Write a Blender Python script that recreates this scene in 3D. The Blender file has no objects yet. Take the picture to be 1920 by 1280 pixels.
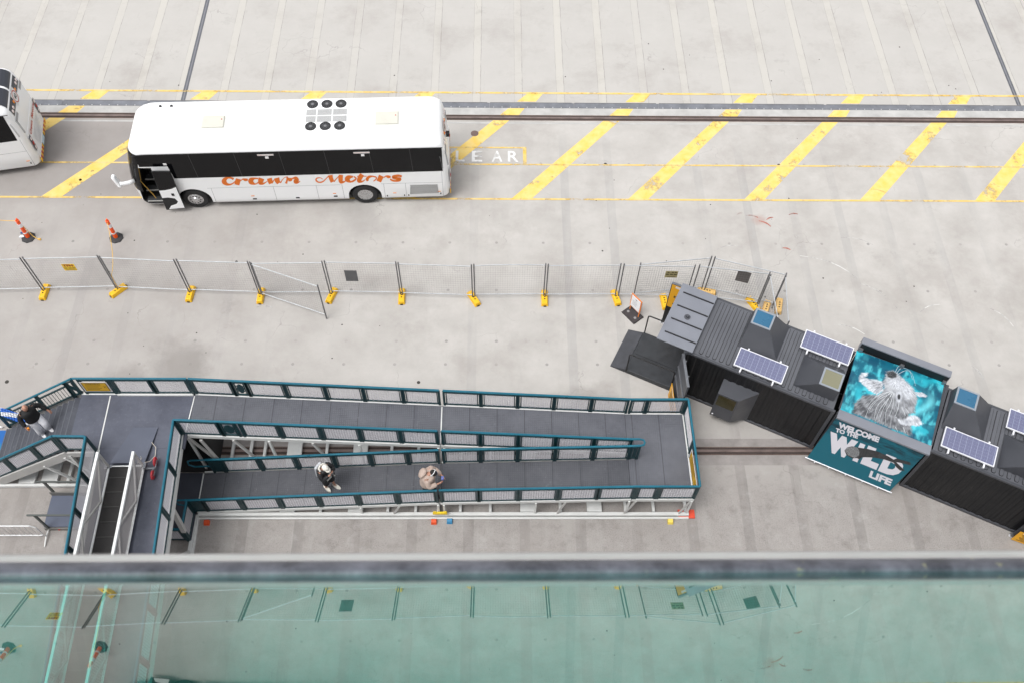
import bpy, math, random
from mathutils import Vector, Matrix
random.seed(7)
R = math.radians
scene = bpy.context.scene
col = scene.collection

# ---------------------------------------------------------------- camera
cam_d = bpy.data.cameras.new("camera")
cam = bpy.data.objects.new("camera", cam_d)
col.objects.link(cam)
CR = Vector((0.99987265, -0.00660985, 0.0145255))
CU = Vector((-0.00206852, 0.84883635, 0.52865166))
CF = Vector((0.01582408, 0.52861438, -0.84871458))
CAM = Vector((0.0, 0.0, 28.1913))
cam.matrix_world = Matrix(((CR.x, CU.x, -CF.x, CAM.x), (CR.y, CU.y, -CF.y, CAM.y),
                           (CR.z, CU.z, -CF.z, CAM.z), (0, 0, 0, 1)))
cam_d.sensor_width = 36.0
cam_d.sensor_fit = 'HORIZONTAL'
cam_d.lens = 33.326
cam_d.clip_start = 0.02
cam_d.clip_end = 2000
cam_d.dof.use_dof = True
cam_d.dof.focus_distance = 33.0
cam_d.dof.aperture_fstop = 8.0
scene.camera = cam

# ---------------------------------------------------------------- sky and sun
SUN_EL, SUN_AZ = R(64), R(-130)          # azimuth measured from +Y towards +X
world = bpy.data.worlds.new("World")
scene.world = world
world.use_nodes = True
wn, wl = world.node_tree.nodes, world.node_tree.links
bg = wn["Background"]
sky = wn.new("ShaderNodeTexSky")
sky.sky_type = 'NISHITA'
sky.sun_disc = False
sky.sun_elevation = SUN_EL
sky.sun_rotation = SUN_AZ
sky.dust_density = 4.0
sky.air_density = 1.0
hsv = wn.new("ShaderNodeHueSaturation")        # overcast: grey cloud light
hsv.inputs["Saturation"].default_value = 0.10
wl.new(sky.outputs[0], hsv.inputs["Color"])
wl.new(hsv.outputs[0], bg.inputs[0])
bg.inputs[1].default_value = 0.15
sd = bpy.data.lights.new("sun", 'SUN')
sd.energy = 0.8
sd.angle = R(24)
sd.color = (1.0, 0.975, 0.94)
sun = bpy.data.objects.new("sun", sd)
col.objects.link(sun)
sdir = Vector((math.sin(SUN_AZ)*math.cos(SUN_EL), math.cos(SUN_AZ)*math.cos(SUN_EL), math.sin(SUN_EL)))
sun.rotation_euler = sdir.to_track_quat('Z', 'Y').to_euler()
sun.location = (0, 20, 60)
scene.view_settings.view_transform = 'Standard'
scene.view_settings.look = 'None'
scene.view_settings.gamma = 1.0
scene.view_settings.exposure = 0.72
scene.cycles.transparent_max_bounces = 24

# ---------------------------------------------------------------- mesh builder
class MB:
    def __init__(s):
        s.v, s.f, s.m = [], [], []
    def add(s, vs, fs, mi=0):
        b = len(s.v)
        s.v += [tuple(v) for v in vs]
        s.f += [tuple(b+i for i in f) for f in fs]
        s.m += [mi]*len(fs)
        return s
    def quad(s, a, b, c, d, mi=0):
        return s.add([a, b, c, d], [(0, 1, 2, 3)], mi)
    def poly(s, pts, mi=0):
        return s.add(pts, [tuple(range(len(pts)))], mi)
    def hexa(s, p, mi=0):        # 4 bottom (ccw from above), 4 top
        return s.add(p, [(3, 2, 1, 0), (4, 5, 6, 7), (0, 1, 5, 4), (1, 2, 6, 5), (2, 3, 7, 6), (3, 0, 4, 7)], mi)
    def box(s, x0, y0, z0, x1, y1, z1, mi=0):
        return s.hexa([(x0, y0, z0), (x1, y0, z0), (x1, y1, z0), (x0, y1, z0),
                       (x0, y0, z1), (x1, y0, z1), (x1, y1, z1), (x0, y1, z1)], mi)
    def bar(s, p, q, w, h, up=(0, 0, 1), mi=0):
        p, q, up = Vector(p), Vector(q), Vector(up)
        d = (q-p).normalized()
        if abs(d.dot(up)) > 0.98: up = Vector((0, 1, 0))
        x = d.cross(up).normalized()*(w/2)
        y = x.cross(d).normalized()*(h/2)
        return s.hexa([p-x-y, p+x-y, q+x-y, q-x-y, p-x+y, p+x+y, q+x+y, q-x+y], mi)
    def tube(s, pts, r, n=8, mi=0, closed=False):
        pts = [Vector(p) for p in pts]
        rings = []
        N = len(pts)
        up0 = None
        for i, p in enumerate(pts):
            a = pts[i-1] if (i > 0 or closed) else p
            b = pts[(i+1) % N] if (i < N-1 or closed) else p
            d = (b-a).normalized()
            if up0 is None:
                up0 = Vector((0, 0, 1)) if abs(d.z) < 0.9 else Vector((0, 1, 0))
            x = d.cross(up0)
            if x.length < 1e-4: x = d.cross(Vector((1, 0, 0)))
            x.normalize()
            y = x.cross(d).normalized()
            up0 = y
            rr = r[i] if isinstance(r, (list, tuple)) else r
            rings.append([p + x*math.cos(2*math.pi*k/n)*rr + y*math.sin(2*math.pi*k/n)*rr for k in range(n)])
        vs = [v for rg in rings for v in rg]
        fs = []
        M = N if closed else N-1
        for i in range(M):
            j = (i+1) % N
            for k in range(n):
                k2 = (k+1) % n
                fs.append((i*n+k, i*n+k2, j*n+k2, j*n+k))
        if not closed:
            fs.append(tuple(range(n-1, -1, -1)))
            fs.append(tuple((N-1)*n+k for k in range(n)))
        return s.add(vs, fs, mi)
    def prism(s, pts, o, u, w, d, mi=0):   # 2-D outline in plane (o,u,w), extruded by vector d
        o, u, w, d = Vector(o), Vector(u), Vector(w), Vector(d)
        n = len(pts)
        a = [o+u*x+w*y for x, y in pts]
        vs = a+[p+d for p in a]
        fs = [tuple(range(n-1, -1, -1)), tuple(range(n, 2*n))]
        fs += [(i, (i+1) % n, n+(i+1) % n, n+i) for i in range(n)]
        return s.add(vs, fs, mi)
    def lathe(s, prof, o, ax, n=20, mi=0):   # prof: (radius, height) along ax
        o, ax = Vector(o), Vector(ax).normalized()
        x = ax.orthogonal().normalized(); y = ax.cross(x)
        vs, fs = [], []
        for r, h in prof:
            for k in range(n):
                a = 2*math.pi*k/n
                vs.append(o+ax*h+x*math.cos(a)*r+y*math.sin(a)*r)
        for i in range(len(prof)-1):
            for k in range(n):
                k2 = (k+1) % n
                fs.append((i*n+k, i*n+k2, (i+1)*n+k2, (i+1)*n+k))
        fs.append(tuple(range(n-1, -1, -1)))
        fs.append(tuple((len(prof)-1)*n+k for k in range(n)))
        return s.add(vs, fs, mi)
    def build(s, name, mats, parent=None, smooth=False, bevel=0):
        me = bpy.data.meshes.new(name)
        me.from_pydata(s.v, [], s.f)
        for m in (mats if isinstance(mats, (list, tuple)) else [mats]):
            me.materials.append(m)
        me.polygons.foreach_set("material_index", s.m)
        if smooth: me.polygons.foreach_set("use_smooth", [True]*len(s.f))
        me.update()
        o = bpy.data.objects.new(name, me)
        col.objects.link(o)
        if parent: o.parent = parent
        if bevel:
            b = o.modifiers.new("bevel", 'BEVEL')
            b.width = bevel; b.segments = 2; b.limit_method = 'ANGLE'
        return o

def tag(o, label=None, cat=None, group=None, kind=None):
    if label: o['label'] = label
    if cat: o['category'] = cat
    if group: o['group'] = group
    if kind: o['kind'] = kind
    return o
def thing(name, label, cat, loc=(0, 0, 0), rz=0, group=None):
    o = bpy.data.objects.new(name, None)
    o.empty_display_size = 0.2
    col.objects.link(o)
    o.location = loc; o.rotation_euler = (0, 0, rz)
    return tag(o, label, cat, group)
def struct(o): return tag(o, kind='structure')
def copy_tree(o, parent=None):
    c = o.copy(); col.objects.link(c)
    if parent: c.parent = parent
    for ch in list(o.children): copy_tree(ch, c)
    return c
def text_faces(body, size=1.0, bold=0.0, shear=0.0, spacing=1.0):
    cu = bpy.data.curves.new("lettering", 'FONT')
    cu.body = body; cu.size = size; cu.offset = bold; cu.shear = shear; cu.space_character = spacing
    cu.resolution_u = 3
    o = bpy.data.objects.new("lettering", cu)
    col.objects.link(o)
    dg = bpy.context.evaluated_depsgraph_get()
    me = bpy.data.meshes.new_from_object(o.evaluated_get(dg))
    vs = [(v.co.x, v.co.y) for v in me.vertices]
    fs = [tuple(p.vertices) for p in me.polygons]
    bpy.data.objects.remove(o); bpy.data.curves.remove(cu); bpy.data.meshes.remove(me)
    x0 = min(v[0] for v in vs); x1 = max(v[0] for v in vs)
    y0 = min(v[1] for v in vs); y1 = max(v[1] for v in vs)
    return [((x-x0)/(x1-x0), (y-y0)/(y1-y0)) for x, y in vs], fs
def put_text(mb, body, o, u, w, mi=0, bold=0.0, spacing=1.0):
    """lettering filling the parallelogram o, o+u, o+w"""
    vs, fs = text_faces(body, bold=bold, spacing=spacing)
    o, u, w = Vector(o), Vector(u), Vector(w)
    mb.add([o+u*x+w*y for x, y in vs], fs, mi)

# ---------------------------------------------------------------- materials
def mat(name, c, rough=0.6, metal=0.0, var=0.0, scale=4.0, spec=0.5, bump=0.0, coat=0.0, var_scale2=None):
    m = bpy.data.materials.new(name); m.use_nodes = True
    n, l = m.node_tree.nodes, m.node_tree.links
    b = n["Principled BSDF"]
    b.inputs["Base Color"].default_value = (*c, 1)
    b.inputs["Roughness"].default_value = rough
    b.inputs["Metallic"].default_value = metal
    b.inputs["Specular IOR Level"].default_value = spec
    if coat: b.inputs["Coat Weight"].default_value = coat
    if var or bump:
        tc = n.new("ShaderNodeTexCoord")
        nz = n.new("ShaderNodeTexNoise"); nz.inputs["Scale"].default_value = scale
        nz.inputs["Detail"].default_value = 6; nz.inputs["Roughness"].default_value = 0.65
        l.new(tc.outputs["Object"], nz.inputs["Vector"])
        if var:
            mp = n.new("ShaderNodeMapRange")
            mp.inputs[1].default_value = 0.3; mp.inputs[2].default_value = 0.7
            mp.inputs[3].default_value = 1-var; mp.inputs[4].default_value = 1+var
            l.new(nz.outputs["Fac"], mp.inputs[0])
            vm = n.new("ShaderNodeVectorMath"); vm.operation = 'SCALE'
            vm.inputs[0].default_value = c
            l.new(mp.outputs[0], vm.inputs["Scale"])
            l.new(vm.outputs[0], b.inputs["Base Color"])
            rr = n.new("ShaderNodeMapRange")
            rr.inputs[1].default_value = 0.3; rr.inputs[2].default_value = 0.7
            rr.inputs[3].default_value = max(0.03, rough-0.12); rr.inputs[4].default_value = min(1, rough+0.12)
            l.new(nz.outputs["Fac"], rr.inputs[0]); l.new(rr.outputs[0], b.inputs["Roughness"])
        if bump:
            bp = n.new("ShaderNodeBump"); bp.inputs["Strength"].default_value = bump
            bp.inputs["Distance"].default_value = 0.01
            l.new(nz.outputs["Fac"], bp.inputs["Height"]); l.new(bp.outputs[0], b.inputs["Normal"])
    return m

class NG:
    """short-hand for shader graphs"""
    def __init__(s, m):
        s.m = m; s.n = m.node_tree.nodes; s.l = m.node_tree.links
        s.b = s.n["Principled BSDF"]
    def _in(s, sock, v):
        if isinstance(v, bpy.types.NodeSocket): s.l.new(v, sock)
        else: sock.default_value = v
    def math(s, op, a, b=0.0, c=None, clamp=False):
        k = s.n.new("ShaderNodeMath"); k.operation = op; k.use_clamp = clamp
        s._in(k.inputs[0], a); s._in(k.inputs[1], b)
        if c is not None: s._in(k.inputs[2], c)
        return k.outputs[0]
    def rng(s, v, a, b, c=0.0, d=1.0):
        k = s.n.new("ShaderNodeMapRange")
        for i, x in enumerate((v, a, b, c, d)): s._in(k.inputs[i], x)
        return k.outputs[0]
    def noise(s, vec, scale, detail=5, rough=0.6):
        k = s.n.new("ShaderNodeTexNoise"); s.l.new(vec, k.inputs["Vector"])
        k.inputs["Scale"].default_value = scale; k.inputs["Detail"].default_value = detail
        k.inputs["Roughness"].default_value = rough
        return k.outputs["Fac"]
    def mixc(s, f, a, b):
        k = s.n.new("ShaderNodeMix"); k.data_type = 'RGBA'
        s._in(k.inputs[0], f)
        for i, v in ((6, a), (7, b)):
            if isinstance(v, bpy.types.NodeSocket): s.l.new(v, k.inputs[i])
            else: k.inputs[i].default_value = (*v, 1)
        return k.outputs[2]
    def xyz(s):
        tc = s.n.new("ShaderNodeTexCoord"); sp = s.n.new("ShaderNodeSeparateXYZ")
        s.l.new(tc.outputs["Object"], sp.inputs[0])
        return tc.outputs["Object"], sp.outputs[0], sp.outputs[1], sp.outputs[2]

def new_mat(name, rough=0.8):
    m = bpy.data.materials.new(name); m.use_nodes = True
    m.node_tree.nodes["Principled BSDF"].inputs["Roughness"].default_value = rough
    return m

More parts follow.
